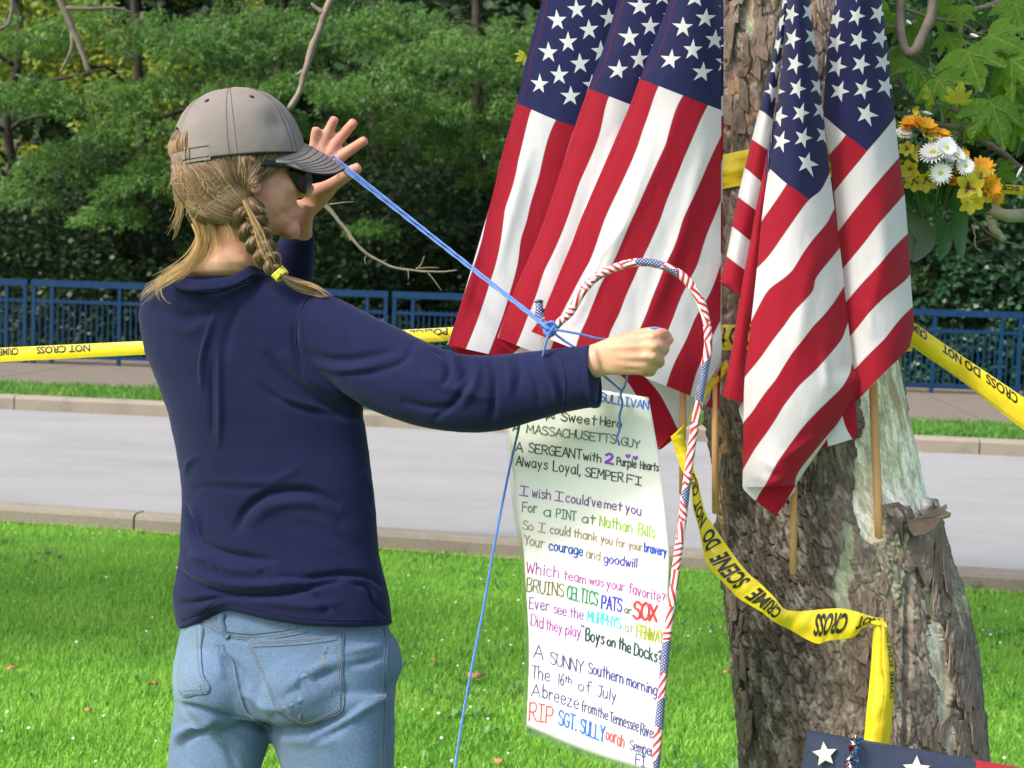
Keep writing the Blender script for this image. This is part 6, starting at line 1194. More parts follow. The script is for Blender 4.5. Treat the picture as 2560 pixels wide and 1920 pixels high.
BV = folds(BV, BN, [(a, b, c*1.7) for a, b, c in hand_f])
bx, by, bd_ = proj(BV)
skinb = np.array([.62, .31, .21]); pink = np.array([.70, .25, .19]); pale = np.array([.68, .45, .33])
g1_ = np.exp(-(((bx-735)/45)**2+((by-575)/30)**2))+np.exp(-(((bx-655)/25)**2+((by-478)/22)**2))+1.2*np.exp(-(((bx-640)/16)**2+((by-420)/14)**2))
tips = sum(np.exp(-(((bx-a)/14)**2+((by-b)/14)**2)) for a, b in [(791, 315), (839, 292), (890, 300), (918, 347), (903, 415), (1668, 852), (1655, 826)])
bc = skinb*np.ones((len(BV), 1)); bc = mixc(bc, np.array([.62, .22, .15]), sstep(-.05, .35, fbm(BV[:, 0]*38, BV[:, 1]*38, BV[:, 2]*38, 4, 5))*.55); bc = mixc(bc, pink, np.clip(g1_*.55+tips*.8, 0, 1)); bc = mixc(bc, pale, sstep(560, 640, by)*sstep(650, 480, bx)*.6); bc = mixc(bc, np.array([.57, .36, .22]), sstep(1440, 1470, bx)*.6*(1-np.clip(tips, 0, 1)))
body = obj('body', BV, BF, m_skin, woman, True, col=np.clip(bc, 0, 1)); bbvh = bvh_of(BV, BF)
# fingernails on the raised hand
m_nail = simple('fingernail', (.72, .48, .42), .25, .5)
for x, y, a in []: pass
# --- shirt
hem_pts = np.array([(380, 1572), (447, 1572), (470, 1566), (495, 1552), (520, 1532), (542, 1521), (560, 1523), (579, 1528), (620, 1538), (665, 1548), (720, 1558), (774, 1565), (883, 1570), (980, 1563), (1040, 1560)])
def hemf(off): return lambda x, sn: np.interp(x, hem_pts[:, 0], hem_pts[:, 1])+off+(sn > 0)*0
T0 = [(690, 432, 672, 2.865, .085, .02), (702, 385, 712, 2.87, .085, .03), (716, 362, 772, 2.87, .09, .04), (742, 349, 835, 2.87, .098, .055), (795, 346, 880, 2.87, .105, .06), (883, 361, 906, 2.87, .112, .06), (951, 390, 913, 2.87, .115, .06), (1033, 420, 908, 2.87, .115, .05), (1121, 440, 921, 2.875, .113, .05), (1185, 450, 929, 2.875, .112, .05), (1229, 455, 934, 2.875, .112, .05), (1300, 452, 941, 2.88, .113, .05), (1389, 448, 948, 2.88, .118, .05), (1436, 441, 960, 2.88, .124, .05), (1490, 431, 973, 2.88, .130, .05)]
R_ = [mring(y, a, b, d, bb, k, 56, None, .9) for y, a, b, d, bb, k in T0]+[mring(0, 435, 977, 2.88, .133, .05, 56, hemf(-36), .9), mring(0, 439, 980, 2.88, .134, .05, 56, hemf(-8), .9), mring(0, 444, 979, 2.88, .133, .05, 56, hemf(0), .9)]
sp_ = [rings(R_)]
sp_.append(limb([(700, 790, 2.82, 84), (800, 826, 2.775, 92), (880, 874, 2.745, 100), (960, 922, 2.72, 108), (1040, 956, 2.695, 105), (1110, 978, 2.675, 99), (1200, 986, 2.655, 97), (1300, 971, 2.635, 89), (1400, 951, 2.612, 81), (1455, 943, 2.602, 79), (1477, 940, 2.598, 79)], 36, flat=.80, ref=CU))
sp_.append(limb([(400, 775, 2.93, 50), (440, 800, 2.98, 72), (560, 855, 3.10, 72), (680, 800, 3.15, 68), (725, 690, 3.10, 58), (740, 620, 3.06, 47), (752, 580, 3.035, 36)], 30, flat=.95))
SV, SN, SF = remesh('shirt', sp_, .0042, 10, .5)
sf = [([(541, 770), (525, 830), (508, 893), (505, 980)], 9, .006), ([(546, 850), (551, 940), (553, 1040), (548, 1120)], 8, .0055), ([(528, 900), (528, 1000), (530, 1090)], 7, -.004), ([(600, 760), (570, 830), (560, 900)], 16, -.004), ([(380, 760), (440, 790), (500, 790), (560, 770)], 18, -.005), ([(420, 800), (470, 830), (520, 800)], 16, .003),
      ([(660, 880), (720, 945), (790, 1000), (870, 1035), (930, 1050)], 15, -.010), ([(700, 880), (780, 950), (860, 1000)], 14, .005), ([(640, 960), (720, 1010), (800, 1030), (870, 1045)], 10, -.006), ([(700, 990), (760, 1010), (840, 1040)], 9, .005),
      ([(745, 770), (735, 830), (748, 900), (760, 960)], 9, -.0035), ([(765, 745), (752, 800), (758, 860)], 6, .002), ([(790, 740), (830, 790), (870, 850)], 14, .003), ([(760, 880), (840, 900), (930, 890), (1000, 870)], 12, -.005), ([(780, 905), (860, 925), (950, 915)], 10, .004),
      ([(1040, 850), (1010, 900), (930, 930), (850, 935)], 10, -.004), ([(1080, 870), (1110, 890), (1120, 930), (1105, 970)], 9, -.007), ([(1110, 868), (1135, 895), (1142, 930)], 8, .006), ([(1150, 890), (1160, 930), (1150, 960)], 8, -.005), ([(1185, 885), (1195, 930), (1180, 980), (1150, 1020)], 11, .004), ([(1165, 900), (1168, 950), (1130, 1010), (1080, 1050)], 9, -.005), ([(1225, 890), (1235, 940), (1235, 1000), (1225, 1060)], 9, -.0055), ([(1262, 885), (1275, 930), (1275, 990)], 12, .004), ([(1290, 880), (1300, 930), (1290, 990)], 8, -.003), ([(1345, 880), (1365, 920), (1385, 960), (1392, 1010)], 9, .0045), ([(1370, 880), (1392, 930), (1410, 1000)], 7, -.004), ([(1320, 905), (1340, 960), (1350, 1020)], 9, -.003),
      ([(1050, 930), (1100, 960), (1160, 980), (1230, 1000)], 14, .004), ([(1000, 1000), (1080, 1020), (1150, 1010)], 12, -.004),
      # lower back
      ([(585, 1335), (610, 1280), (660, 1240), (720, 1228), (790, 1235), (850, 1268)], 13, -.010), ([(620, 1320), (670, 1270), (730, 1255), (800, 1262), (850, 1300)], 20, .006), ([(470, 1230), (520, 1215), (600, 1225), (680, 1210)], 9, -.003), ([(500, 1205), (580, 1200), (680, 1205), (760, 1160)], 10, .0025), ([(460, 1195), (480, 1150), (505, 1140)], 8, .004),
      ([(470, 1290), (500, 1350), (560, 1380), (640, 1395), (690, 1400)], 10, -.009), ([(470, 1350), (520, 1400), (590, 1425), (660, 1425)], 16, .006), ([(455, 1250), (475, 1300), (490, 1340)], 6, -.008), ([(480, 1260), (500, 1310), (500, 1345)], 7, .006), ([(470, 1390), (510, 1400), (515, 1415)], 7, .006), ([(535, 1395), (550, 1425), (552, 1435)], 5, -.004), ([(640, 1430), (660, 1420), (680, 1450)], 5, .004),
      ([(448, 1425), (490, 1460), (560, 1482), (640, 1488), (720, 1484), (790, 1465), (860, 1450)], 9, -.011), ([(450, 1405), (500, 1440), (580, 1462), (680, 1462), (780, 1445)], 13, .008), ([(690, 1440), (760, 1445), (860, 1435), (930, 1445), (960, 1470)], 9, -.009), ([(880, 1458), (920, 1468), (940, 1510), (965, 1540)], 8, -.008), ([(740, 1470), (790, 1490), (820, 1520), (800, 1535)], 8, -.005), ([(432, 1505), (480, 1505), (540, 1495), (600, 1492)], 7, -.007), ([(440, 1520), (490, 1525), (540, 1510), (580, 1505)], 9, .005), ([(620, 1500), (700, 1508), (780, 1515), (860, 1505)], 14, .005), ([(700, 1290), (800, 1300), (900, 1350)], 22, .003), ([(905, 1170), (925, 1230), (915, 1300)], 9, .003)]
SV = folds(SV, SN, [(a, b*.78, c*1.4) for a, b, c in sf]); SV = SV+SN*(.0018*fbm(SV[:, 0]*14, SV[:, 1]*14, SV[:, 2]*14, 3)+.0012*np.abs(fbm(SV[:, 0]*38, SV[:, 1]*38, SV[:, 2]*60, 3, 8)))[:, None]
shirt = obj('shirt', SV, SF, m_shirt, woman); sbvh = bvh_of(SV, SF)
def surf_line(bvh, pts, n, off): q = crv([tuple(p) for p in pts], n); return np.array([cast(bvh, a, b, off) for a, b in q[:, :2]])
def seam(name, bvh, pts, r, mat, par, n=40, off=.0006, sides=6): w = surf_line(bvh, pts, n, off); v, f = tube(w, r, sides); return obj(name, v, f, mat, par, col=np.ones((len(v), 3))*1.05)
def stitches(name, bvh, pts, mat, par, step=7, ln=.6, r=.0006, off=.0012):
    q = np.array(pts, float); L = np.linalg.norm(np.diff(q, axis=0), axis=1).sum(); n = max(3, int(L/step)); c = crv([tuple(p) for p in q], n*2+1); mb = MB()
    for i in range(n): a, b = c[2*i], c[2*i]+(c[2*i+1]-c[2*i])*ln*1.6; v, f = tube(np.array([cast(bvh, *a[:2], off), cast(bvh, *b[:2], off)]), r, 4, False); mb.add(v, f)
    return mb.build(name, mat, par)
# collar band
col_in = [(436, 674, 2.885), (452, 690, 2.81), (490, 699, 2.775), (535, 698, 2.765), (575, 690, 2.762), (605, 676, 2.762), (628, 664, 2.772), (650, 668, 2.80), (680, 690, 2.84), (692, 710, 2.88), (640, 716, 2.93), (560, 700, 2.96), (480, 680, 2.95), (436, 674, 2.885)]
ci = crv(col_in, 90)[:-1]; mbn = len(ci); cen_ = P(560, 690, 2.87); p_in = P(ci[:, 0], ci[:, 1], ci[:, 2]); outw = p_in-cen_; outw -= np.outer(outw@CU, CU); outw = unit(outw)
Rc_ = [p_in-outw*.004-CU*.006, p_in, p_in+outw*.002+CU*.0003, p_in+outw*.005-CU*.006, p_in+outw*.009-CU*.013, p_in+outw*.012-CU*.017, p_in+outw*.008-CU*.020]
obj('collar', np.concatenate(Rc_), gridF(len(Rc_), mbn, True), m_shirt, shirt)
seam('collar_seam', sbvh, [(438, 716), (470, 727), (520, 731), (570, 722), (610, 708), (650, 694)], .0011, m_shirt, shirt, 40)
seam('shoulder_seam', sbvh, [(768, 742), (748, 790), (740, 840), (745, 890), (765, 940)], .0010, m_shirt, shirt); seam('hem_stitch', sbvh, [(452, 1551), (500, 1530), (545, 1502), (600, 1512), (680, 1532), (780, 1546), (880, 1550), (965, 1544)], .0007, m_shirt, shirt, 60); seam('cuff_seam', sbvh, [(1392, 880), (1408, 920), (1414, 965), (1408, 1015)], .0009, m_shirt, shirt)
# cuff ring
cw = P(1478, 941, 2.598); aa = np.linspace(0, 2*PI, 40, endpoint=False); ax_ = unit(P(1477, 940, 2.598)-P(1400, 951, 2.612)); s1_ = unit(CU-ax_*(CU@ax_)); s2_ = np.cross(ax_, s1_); rr0 = 79/FPX*2.6
rg = lambda r, o: cw+ax_*o+(np.cos(aa)[:, None]*s1_+np.sin(aa)[:, None]*s2_*.80)*r
obj('cuff', np.concatenate([rg(rr0*.99, -.006), rg(rr0*1.012, -.003), rg(rr0*1.015, .004), rg(rr0*.99, .006), rg(rr0*.93, .004), rg(rr0*.9, -.004)]), gridF(6, 40, True), m_shirt, shirt)
# --- jeans
jp = [rings([mring(y, a, b, d, bb, k, 48, None, .92) for y, a, b, d, bb, k in [(1490, 470, 950, 2.88, .108, .045), (1540, 456, 966, 2.88, .112, .045), (1574, 450, 973, 2.88, .115, .045), (1624, 439, 1000, 2.88, .124, .05), (1668, 431, 1003, 2.88, .132, .05), (1707, 430, 991, 2.88, .135, .05), (1762, 434, 988, 2.88, .130, .05), (1805, 440, 985, 2.88, .112, .045)]])]
jp.append(rings([mring(y, a, b, d, bb, k, 36) for y, a, b, d, bb, k in [(1740, 438, 665, 2.925, .095, .02), (1800, 431, 682, 2.925, .10, .02), (1850, 424, 676, 2.925, .098, .02), (1920, 419, 652, 2.925, .095, .02), (2100, 425, 630, 2.925, .085, .015), (2400, 450, 610, 2.925, .07, .01), (2750, 460, 590, 2.925, .06, .01), (2830, 455, 595, 2.925, .062, .01)]]))
jp.append(rings([mring(y, a, b, d, bb, k, 40) for y, a, b, d, bb, k in [(1740, 672, 986, 2.835, .105, .03), (1800, 672, 988, 2.835, .11, .03), (1850, 678, 988, 2.835, .11, .03), (1920, 701, 987, 2.835, .105, .03), (2100, 725, 970, 2.835, .09, .02), (2400, 745, 930, 2.835, .072, .01), (2750, 760, 900, 2.835, .06, .01), (2830, 755, 905, 2.835, .062, .01)]]))
jp.append(ellip(P(560, 1715, 2.85), [CR*.078, CU*.072, CF*.075])); jp.append(ellip(P(780, 1720, 2.80), [CR*.095, CU*.078, CF*.082]))
jp.append(ellip(P(975, 1655, 2.83), [CR*.018, CU*.045, CF*.05]))
JV, JN, JF = remesh('jeans', jp, .0045, 9, .5)
jf = [([(432, 1758), (500, 1775), (570, 1795), (640, 1812), (680, 1825)], 8, -.008), ([(640, 1812), (720, 1825), (790, 1818), (850, 1795), (900, 1765)], 9, -.006), ([(450, 1790), (520, 1810), (590, 1850), (640, 1890)], 13, .004), ([(425, 1850), (480, 1820), (540, 1800)], 10, .006), ([(430, 1880), (480, 1840), (540, 1815)], 9, -.005), ([(840, 1820), (880, 1790), (930, 1760), (975, 1740)], 10, .005), ([(780, 1860), (840, 1830), (880, 1800)], 9, -.004), ([(690, 1850), (760, 1850), (840, 1850)], 16, .003),
      ([(700, 1745), (750, 1715), (800, 1690), (850, 1672)], 9, -.005), ([(710, 1720), (760, 1695), (820, 1660), (870, 1650)], 10, .005), ([(650, 1760), (700, 1770), (760, 1745), (820, 1715), (860, 1705)], 9, .004), ([(870, 1665), (920, 1655), (960, 1640)], 8, -.004), ([(860, 1630), (920, 1620), (960, 1610)], 9, .003), ([(470, 1620), (455, 1670), (480, 1710)], 8, .003), ([(560, 1640), (600, 1680), (625, 1720)], 10, -.006), ([(545, 1580), (600, 1600), (650, 1596)], 7, -.003), ([(520, 1590), (545, 1640), (555, 1700)], 12, .004), ([(600, 1730), (640, 1750), (680, 1790)], 10, .004), ([(450, 1860), (460, 1900), (480, 1930)], 8, -.005), ([(560, 1860), (580, 1900), (600, 1930)], 10, -.004), ([(990, 1620), (1000, 1660), (985, 1700)], 8, .005), ([(965, 1700), (975, 1760), (970, 1850)], 7, -.003)]
JV = folds(JV, JN, [(a, b, c*1.8) for a, b, c in jf]); JV = JV+JN*(.002*fbm(JV[:, 0]*16, JV[:, 1]*16, JV[:, 2]*11, 3))[:, None]
jx, jy, jd = proj(JV); fade = 1+.55*np.exp(-(((jx-455)/60)**2+((jy-1680)/90)**2))+.30*np.exp(-(((jx-770)/120)**2+((jy-1720)/70)**2))+.25*np.exp(-(((jx-600)/60)**2+((jy-1900)/80)**2))
jc = np.stack([fade**1.25, fade**1.05, fade**.8], 1)
jeans = obj('jeans', JV, JF, m_denim, woman, True, col=np.clip(jc, 0, 3)); jb = bvh_of(JV, JF)
def patch(name, poly, bvh, mat, par, h=.0026, nring_=5, col=None):
    p = np.array(poly, float); q = []
    for i in range(len(p)):
        a, b = p[i], p[(i+1) % len(p)]; n = max(2, int(np.linalg.norm(b-a)/9)); q += [a+(b-a)*j/n for j in range(n)]
    q = np.array(q); c = q.mean(0); n = len(q); V = []; sc = [1.0, .985, .96]+list(np.linspace(.8, .15, nring_)); hh = [-.001, h*.8, h]+[h*.9]*nring_
    for s, z in zip(sc, hh): V += [cast(bvh, *(c+(a-c)*s), z) for a in q]
    V.append(cast(bvh, *c, h)); V = np.array(V); k = len(sc); j = np.arange(n); j2 = (j+1) % n
    return obj(name, V, [gridF(k, n, True), np.stack([(k-1)*n+j, (k-1)*n+j2, np.full(n, k*n)], 1)], mat, par, True, col=np.broadcast_to(np.array([1.05, 1.03, 1.0] if col is None else col), (len(V), 3)))
def j3(pts): return [(340+x*.3617, 1400+y*.3617) for x, y in pts]
pk = j3([(770, 557), (1000, 545), (1220, 530), (1425, 505), (1432, 620), (1428, 800), (1420, 1040), (1290, 1100), (1165, 1145), (1060, 1095), (970, 1030), (930, 920), (830, 700)])
pr = patch('back_pocket', pk, jb, m_denim, jeans); 
def shrink(poly, s): p = np.array(poly); c = p.mean(0); return [tuple(c+(a-c)*s) for a in p]+[tuple(c+(p[0]-c)*s)]
stitches('stitching', jb, shrink(pk, .955), m_thread, pr, 6, .6, .0007, .0034); stitches('stitching', jb, shrink(pk, .915), m_thread, pr, 6, .6, .0006, .0034); seam('pocket_edge', jb, pk+[pk[0]], .0012, m_seamd, pr, 110, .0014)
seam('pocket_hem', jb, j3([(800, 600), (1000, 592), (1230, 575), (1390, 552)]), .0010, m_seamd, pr, 30, .003)
pk2 = j3([(385, 440), (425, 432), (465, 462), (452, 600), (455, 720), (470, 810), (508, 875), (500, 912), (420, 925), (335, 940), (300, 890), (285, 820), (300, 640), (340, 500)])
pl_ = patch('back_pocket', pk2, jb, m_denim, jeans, col=[1.4, 1.3, 1.15]); stitches('stitching', jb, j3([(430, 470), (432, 600), (435, 720), (448, 800), (478, 860), (475, 885), (400, 895), (330, 905)]), m_thread, pl_, 6, .6, .0007, .0034); seam('pocket_edge', jb, j3([(425, 432), (465, 462), (452, 600), (455, 720), (470, 810), (508, 875), (500, 912), (420, 925), (335, 940), (300, 905)]), .0013, m_seamd, pl_, 60, .0015)
wb = j3([(440, 395), (520, 440), (600, 480), (690, 500), (800, 508), (900, 500), (1000, 488), (1100, 470), (1180, 452)]); seam('waistband_seam', jb, wb, .0016, m_seamd, jeans, 60); stitches('stitching', jb, [(a, b+8) for a, b in wb], m_thread, jeans, 6)
seam('waistband_seam', jb, [(a+6, b+15) for a, b in wb], .0013, m_seamd, jeans, 60); stitches('stitching', jb, [(a, b-4) for a, b in wb], m_thread, jeans, 6)
cs_ = j3([(560, 578), (598, 592), (606, 635), (665, 700), (688, 800), (722, 930), (775, 1065), (830, 1105), (920, 1150)]); seam('centre_seam', jb, cs_, .0022, m_denim, jeans, 60); seam('centre_seam', jb, [(a+5, b-1) for a, b in cs_], .0008, m_seamd, jeans, 60); stitches('stitching', jb, [(a-8, b+2) for a, b in cs_], m_thread, jeans, 7); stitches('stitching', jb, [(a-14, b+4) for a, b in cs_], m_thread, jeans, 7)
ss_ = j3([(1718, 470), (1735, 560), (1730, 700), (1726, 820), (1724, 940), (1718, 1200), (1712, 1436), (1705, 1700)]); seam('side_seam', jb, ss_, .0016, m_denim, jeans, 60); seam('side_seam', jb, [(a-3, b) for a, b in ss_], .0008, m_seamd, jeans, 60); stitches('stitching', jb, [(a-8, b) for a, b in ss_], m_thread, jeans, 7)
bl = surf_line(jb, j3([(612, 375), (600, 420), (612, 470), (640, 545)]), 12, .004); v, f = tube(bl, .0052, 8, ref=CR, flat=.35); obj('belt_loop', v, f, m_denim, jeans, col=np.ones((len(v), 3))*.9)
seam('inner_seam', jb, [(676, 1845), (660, 1880), (640, 1922), (625, 1980)], .0014, m_seamd, jeans, 20)
for x, y, l in [(812, 1615, 20), (806, 1640, 22), (822, 1720, 20), (748, 1785, 12), (500, 1712, 14)]:   # worn nicks
    mb = MB()
    for k in range(4): v, f = tube(np.array([cast(jb, x+k*1.4+rnd.uniform(-1, 1), y+q*l/3+rnd.uniform(-1, 1), .003) for q in range(4)]), .0005, 4); mb.add(v, f)
    mb.build('worn_threads', m_thread, jeans)
# shoes
m_shoe = simple('shoe', (.08, .07, .07), .7, .3)
for x0, d0 in ((525, 2.95), (830, 2.86)):
    c = P(x0+15, 2842, d0); c[2] = .05; v, f = ellip(c, [np.array([.6, .8, 0])*.13, np.array([-.8, .6, 0])*.045, np.array([0, 0, .05])], 18, 10); v[:, 2] = np.maximum(v[:, 2], .004); obj('shoe', v, f, m_shoe, woman)
# --- cap
t = NT('cap_twill'); c = t.mix(t.math('MULTIPLY_ADD', t.noise(9, 6, rough=.65), 1.8, -.4), (.20, .172, .158), (.28, .245, .226)); w_ = t.noise(1500, 2); c = t.mix(t.math('MULTIPLY_ADD', w_, 1.2, -.3), c, M2c(t, c, .82)); t.base(c, .9, .15); t.bump(w_, .3, .0006); m_cap = t.m
m_capd = simple('cap_dark_thread', (.035, .03, .032), .85, .2); m_under = simple('brim_underside', (.025, .025, .035), .9, .1)
ct = math.radians(8.5); cf = hf*math.cos(ct)+hu*math.sin(ct); cu_ = hu*math.cos(ct)-hf*math.sin(ct); cc0 = P(598, 401, 2.80)
A1, B1, Hc_ = .1085, .089, .1165
def CP(phi, v, o=0.0):
    """point on the crown; phi 0 = front, + = camera side; v 0 base .. 1 top"""
    phi, v = np.broadcast_arrays(np.asarray(phi, float), np.asarray(v, float)); th = v*PI/2; r = np.cos(th)**.80; z = np.sin(th)**1.05
    seamd = .0016*np.abs(np.sin(3*(phi-math.radians(42))))**.5; dent = -.004*np.exp(-((phi-math.radians(55))/.22)**2-((v-.28)/.12)**2)+.0025*np.exp(-((phi-math.radians(70))/.25)**2-((v-.42)/.12)**2)+.0012*fbm(phi*4, v*6, 3, 3)
    e = seamd*np.cos(th)+dent+o
    return cc0+((A1*r+e*r)*np.cos(phi))[..., None]*cf+((B1*r+e*r)*np.sin(phi))[..., None]*hs+(Hc_*z+e*np.sin(th))[..., None]*cu_
npz, nvz = 180, 60; ph = np.linspace(0, 2*PI, npz, endpoint=False); vv = np.linspace(0, 1, nvz); PH, VV = np.meshgrid(ph, vv); V = CP(PH, VV).reshape(-1, 3); F = gridF(nvz, npz, True)
fp = PH.ravel()[F[:, 0]]; fv = VV.ravel()[F[:, 0]]; back = np.abs(((fp-PI+PI) % (2*PI))-PI); arch = (back < .62) & (fv < .36*np.sqrt(np.clip(1-(back/.62)**2, 0, 1)))
cap = obj('cap', V, F[~arch], m_cap, woman); md = cap.modifiers.new('thick', 'SOLIDIFY'); md.thickness = .0022; md.offset = -1
def capline(name, phis, vs, r=.0007, mat=None, n=40, o=.0012): w = CP(np.interp(np.linspace(0, 1, n), np.linspace(0, 1, len(phis)), phis), np.interp(np.linspace(0, 1, n), np.linspace(0, 1, len(vs)), vs), o); v, f = tube(w, r, 5); return obj(name, v, f, mat or m_capd, cap)
for k in range(6):
    p0 = math.radians(42+60*k)
    w0 = CP(np.full(30, p0-.055), np.linspace(.0, .97, 30), .0006); w1 = CP(np.full(30, p0), np.linspace(.0, .97, 30), .0016); w2 = CP(np.full(30, p0+.055), np.linspace(.0, .97, 30), .0006)
    if abs(k-2) > .1 or True:
        if abs(((p0-PI+PI) % (2*PI))-PI) > .5 or True:
            lo_ = 9 if abs(((p0+PI-PI) % (2*PI))-PI) < .55 else 0
            obj('seam_tape', np.stack([w0, w1, w2], 1)[lo_:].reshape(-1, 3), gridF(30-lo_, 3), m_cap, cap)
            for dp in (-.06, .06): capline('stitch_line', [p0+dp, p0+dp*.8], [.0 if lo_ == 0 else .30, .95], .0009, o=.0016)
    pe = p0+math.radians(30); 
    w = CP(np.array(pe), np.array(.60), .0016); nrm = unit(w-cc0); tt = unit(np.cross(nrm, cu_)); bb = np.cross(nrm, tt); a = np.linspace(0, 2*PI, 13); v, f = tube(w+np.outer(np.cos(a), tt)*.0026+np.outer(np.sin(a), bb)*.0026, .0020, 6, False); obj('eyelet', v, f, m_capd, cap)
v, f = ellip(cc0+cu_*(Hc_+.0025), [cf*.0100, hs*.0100, cu_*.0040], 16, 8); obj('button', v, f, m_capd, cap)
capline('bottom_piping', [-2.5, 2.5], [0, 0], .0016, m_capd, 120, .0008)
capline('arch_binding', list(np.linspace(PI-.62, PI+.62, 21)), list(.37*np.sqrt(np.clip(1-np.linspace(-1, 1, 21)**2, 0, 1))), .0022, m_cap, 60); capline('stitch_line', list(np.linspace(PI-.74, PI+.74, 21)), list(.02+.43*np.sqrt(np.clip(1-np.linspace(-1, 1, 21)**2, 0, 1))), .0006)
# strap
sa = np.linspace(PI-1.02, PI+1.02, 50); Vs = []
for v0, o in [(-.005, .0008), (-.005, .0030), (.115, .0030), (.115, .0008)]: Vs.append(CP(sa, np.full(50, max(v0, 0)), o)+(cu_*(-.004 if v0 < 0 else 0)))
obj('strap', np.concatenate(Vs), gridF(4, 50), m_cap, cap, False); 
for v0 in (.01, .105): capline('stitch_line', [PI-1.0, PI+1.0], [v0, v0], .0005, None, 40, .0034)
for dphi in (-.66, -.58): capline('strap_buckle', [PI+dphi, PI+dphi], [0, .12], .0011, simple('brass', (.30, .25, .15), .35, .5, metal=.8), 8, .0045)
w = CP(np.linspace(PI-.06, PI+.06, 6), np.full(6, .05), .0036); V = np.concatenate([w-cu_*.006, w+cu_*.006]); obj('strap_emblem', V, gridF(2, 6), simple('maroon_thread', (.18, .01, .04), .7, .2), cap, False)
# brim
na, nb = 61, 22; a = np.linspace(-1, 1, na); b = np.linspace(0, 1, nb)[:, None]
phb = a*math.radians(66); inner = np.stack([A1*np.cos(phb), B1*np.sin(phb)], 1); reach = .066*np.clip(1-np.abs(a)**2.6, 0, 1)**.62
bx_ = inner[:, 0]+b*reach; by_ = inner[:, 1]*(1+.0*b); bz = -.036*(by_/.085)**2*(.25+.75*np.clip(bx_/.15, 0, 1))-.50*(bx_-inner[:, 0])-3.4*(bx_-inner[:, 0])**2+.001
bz = bz+.020*(1-(by_/.085)**2)
def BP(o): return (cc0+bx_[..., None]*cf+by_[..., None]*hs+(bz+o)[..., None]*cu_)
Vt = BP(.0012).reshape(-1, 3); Vb = BP(-.0012).reshape(-1, 3); obj('brim', Vt, gridF(nb, na), m_cap, cap); obj('brim_underside', Vb, gridF(nb, na)[:, ::-1], m_under, cap)
v, f = tube(BP(0)[-1][1:-1], .0017, 6); obj('brim_edge', v, f, m_under, cap)
for q in (5, 8, 11, 13, 15, 17, 19): v, f = tube(BP(.0014)[q][4:-4], .0005, 4); obj('stitch_line', v, f, m_capd, cap)
# --- sunglasses
m_lens = simple('dark_lens', (.008, .003, .004), .22, .35); m_frame = simple('black_frame', (.012, .012, .014), .25, .5); m_hl = simple('grey_highlight', (.20, .21, .22), .2, .6)
sg = obj('sunglasses', *ellip(H(.102, 0, -.020), [hf*.004, hs*.012, hu*.005], 12, 8), m_frame, woman)
for s_ in (1, -1):
    prof = [(-.016, .010), (.0, .013), (.0, .005), (-.002, -.020), (-.008, -.038), (-.016, -.045), (-.024, -.038), (-.028, -.018), (-.026, .0)]
    # wraparound lens: curved shell from the nose to the temple
    na_, nb_ = 16, 12; u_ = np.linspace(0, 1, na_)[None, :]; w_2 = np.linspace(0, 1, nb_)[:, None]
    ang_ = u_*1.12; lx = .112-.048*(1-np.cos(ang_))*1.5; ly = .008+.052*np.sin(ang_)+.004*u_; hgt = .046*np.sin(PI*np.clip(u_*.82+.16, 0, 1))**.5
    zt = -.006+0*u_; lz = zt-.008-hgt*w_2; bulge = .004*np.sin(PI*w_2)
    Vl = HC+HS*((lx+bulge-.006*w_2)[..., None]*hf+(s_*(ly+0*w_2))[..., None]*hs+(lz+0*u_)[..., None]*hu); o = obj('lens', Vl.reshape(-1, 3), gridF(nb_, na_), m_lens, sg); md = o.modifiers.new('thick', 'SOLIDIFY'); md.thickness = .003
    v, f = tube(np.array([H(.084, s_*.062, -.020), H(.062, s_*.071, -.020), H(.032, s_*.0775, -.020), H(.004, s_*.080, -.024)]), [.0055, .005, .0042, .003], 8, ref=hu, flat=.45); obj('temple', v, f, m_frame, sg)
    v, f = tube(np.array([H(.079, s_*.0665, -.0165), H(.060, s_*.0745, -.0165), H(.042, s_*.0785, -.017)]), .0024, 6, ref=hu, flat=.5); obj('temple_highlight', v, f, m_hl, sg)  # highlight on the temple painted as a grey strip
# --- hair
t = NT('dark_blonde_hair'); v_ = t.n('VertexColor', layer_name='Col').outputs[0]; t.base(v_, .42, .45); t.translucent(M2c(t, v_, 1.5), .35); m_hair = t.m
hair = obj('hair', *remesh('hair', [hell((-.036, 0, -.040), (.072, .078, .066)), hell((-.020, 0, -.010), (.086, .080, .05)), hell((-.046, .012, -.078), (.040, .046, .040)), hell((-.020, .045, -.080), (.034, .030, .034)), hell((-.092, 0, .012), (.022, .040, .024)), hell((-.014, .056, -.020), (.028, .0245, .020))], .004, 4)[::2], m_hair, woman)
hv = np.array([v.co for v in hair.data.vertices]); hcA = hair.data.color_attributes.new('Col', 'FLOAT_COLOR', 'POINT'); hcol = np.array([.20, .135, .075])*(1+.5*fbm(hv[:, 0]*60, hv[:, 1]*60, hv[:, 2]*200, 3))[:, None]; hcA.data.foreach_set('color', np.c_[hcol, np.ones(len(hv))].astype(np.float32).ravel())
hbv = BVHTree.FromPolygons([Vector(v) for v in hv]+[Vector(v) for v in BV], [tuple(p.vertices) for p in hair.data.polygons]+[tuple(int(i)+len(hv) for i in f) for F_ in BF for f in F_])
HAIRC = [np.array([.30, .195, .112]), np.array([.19, .122, .07]), np.array([.42, .29, .175]), np.array([.33, .205, .105])]
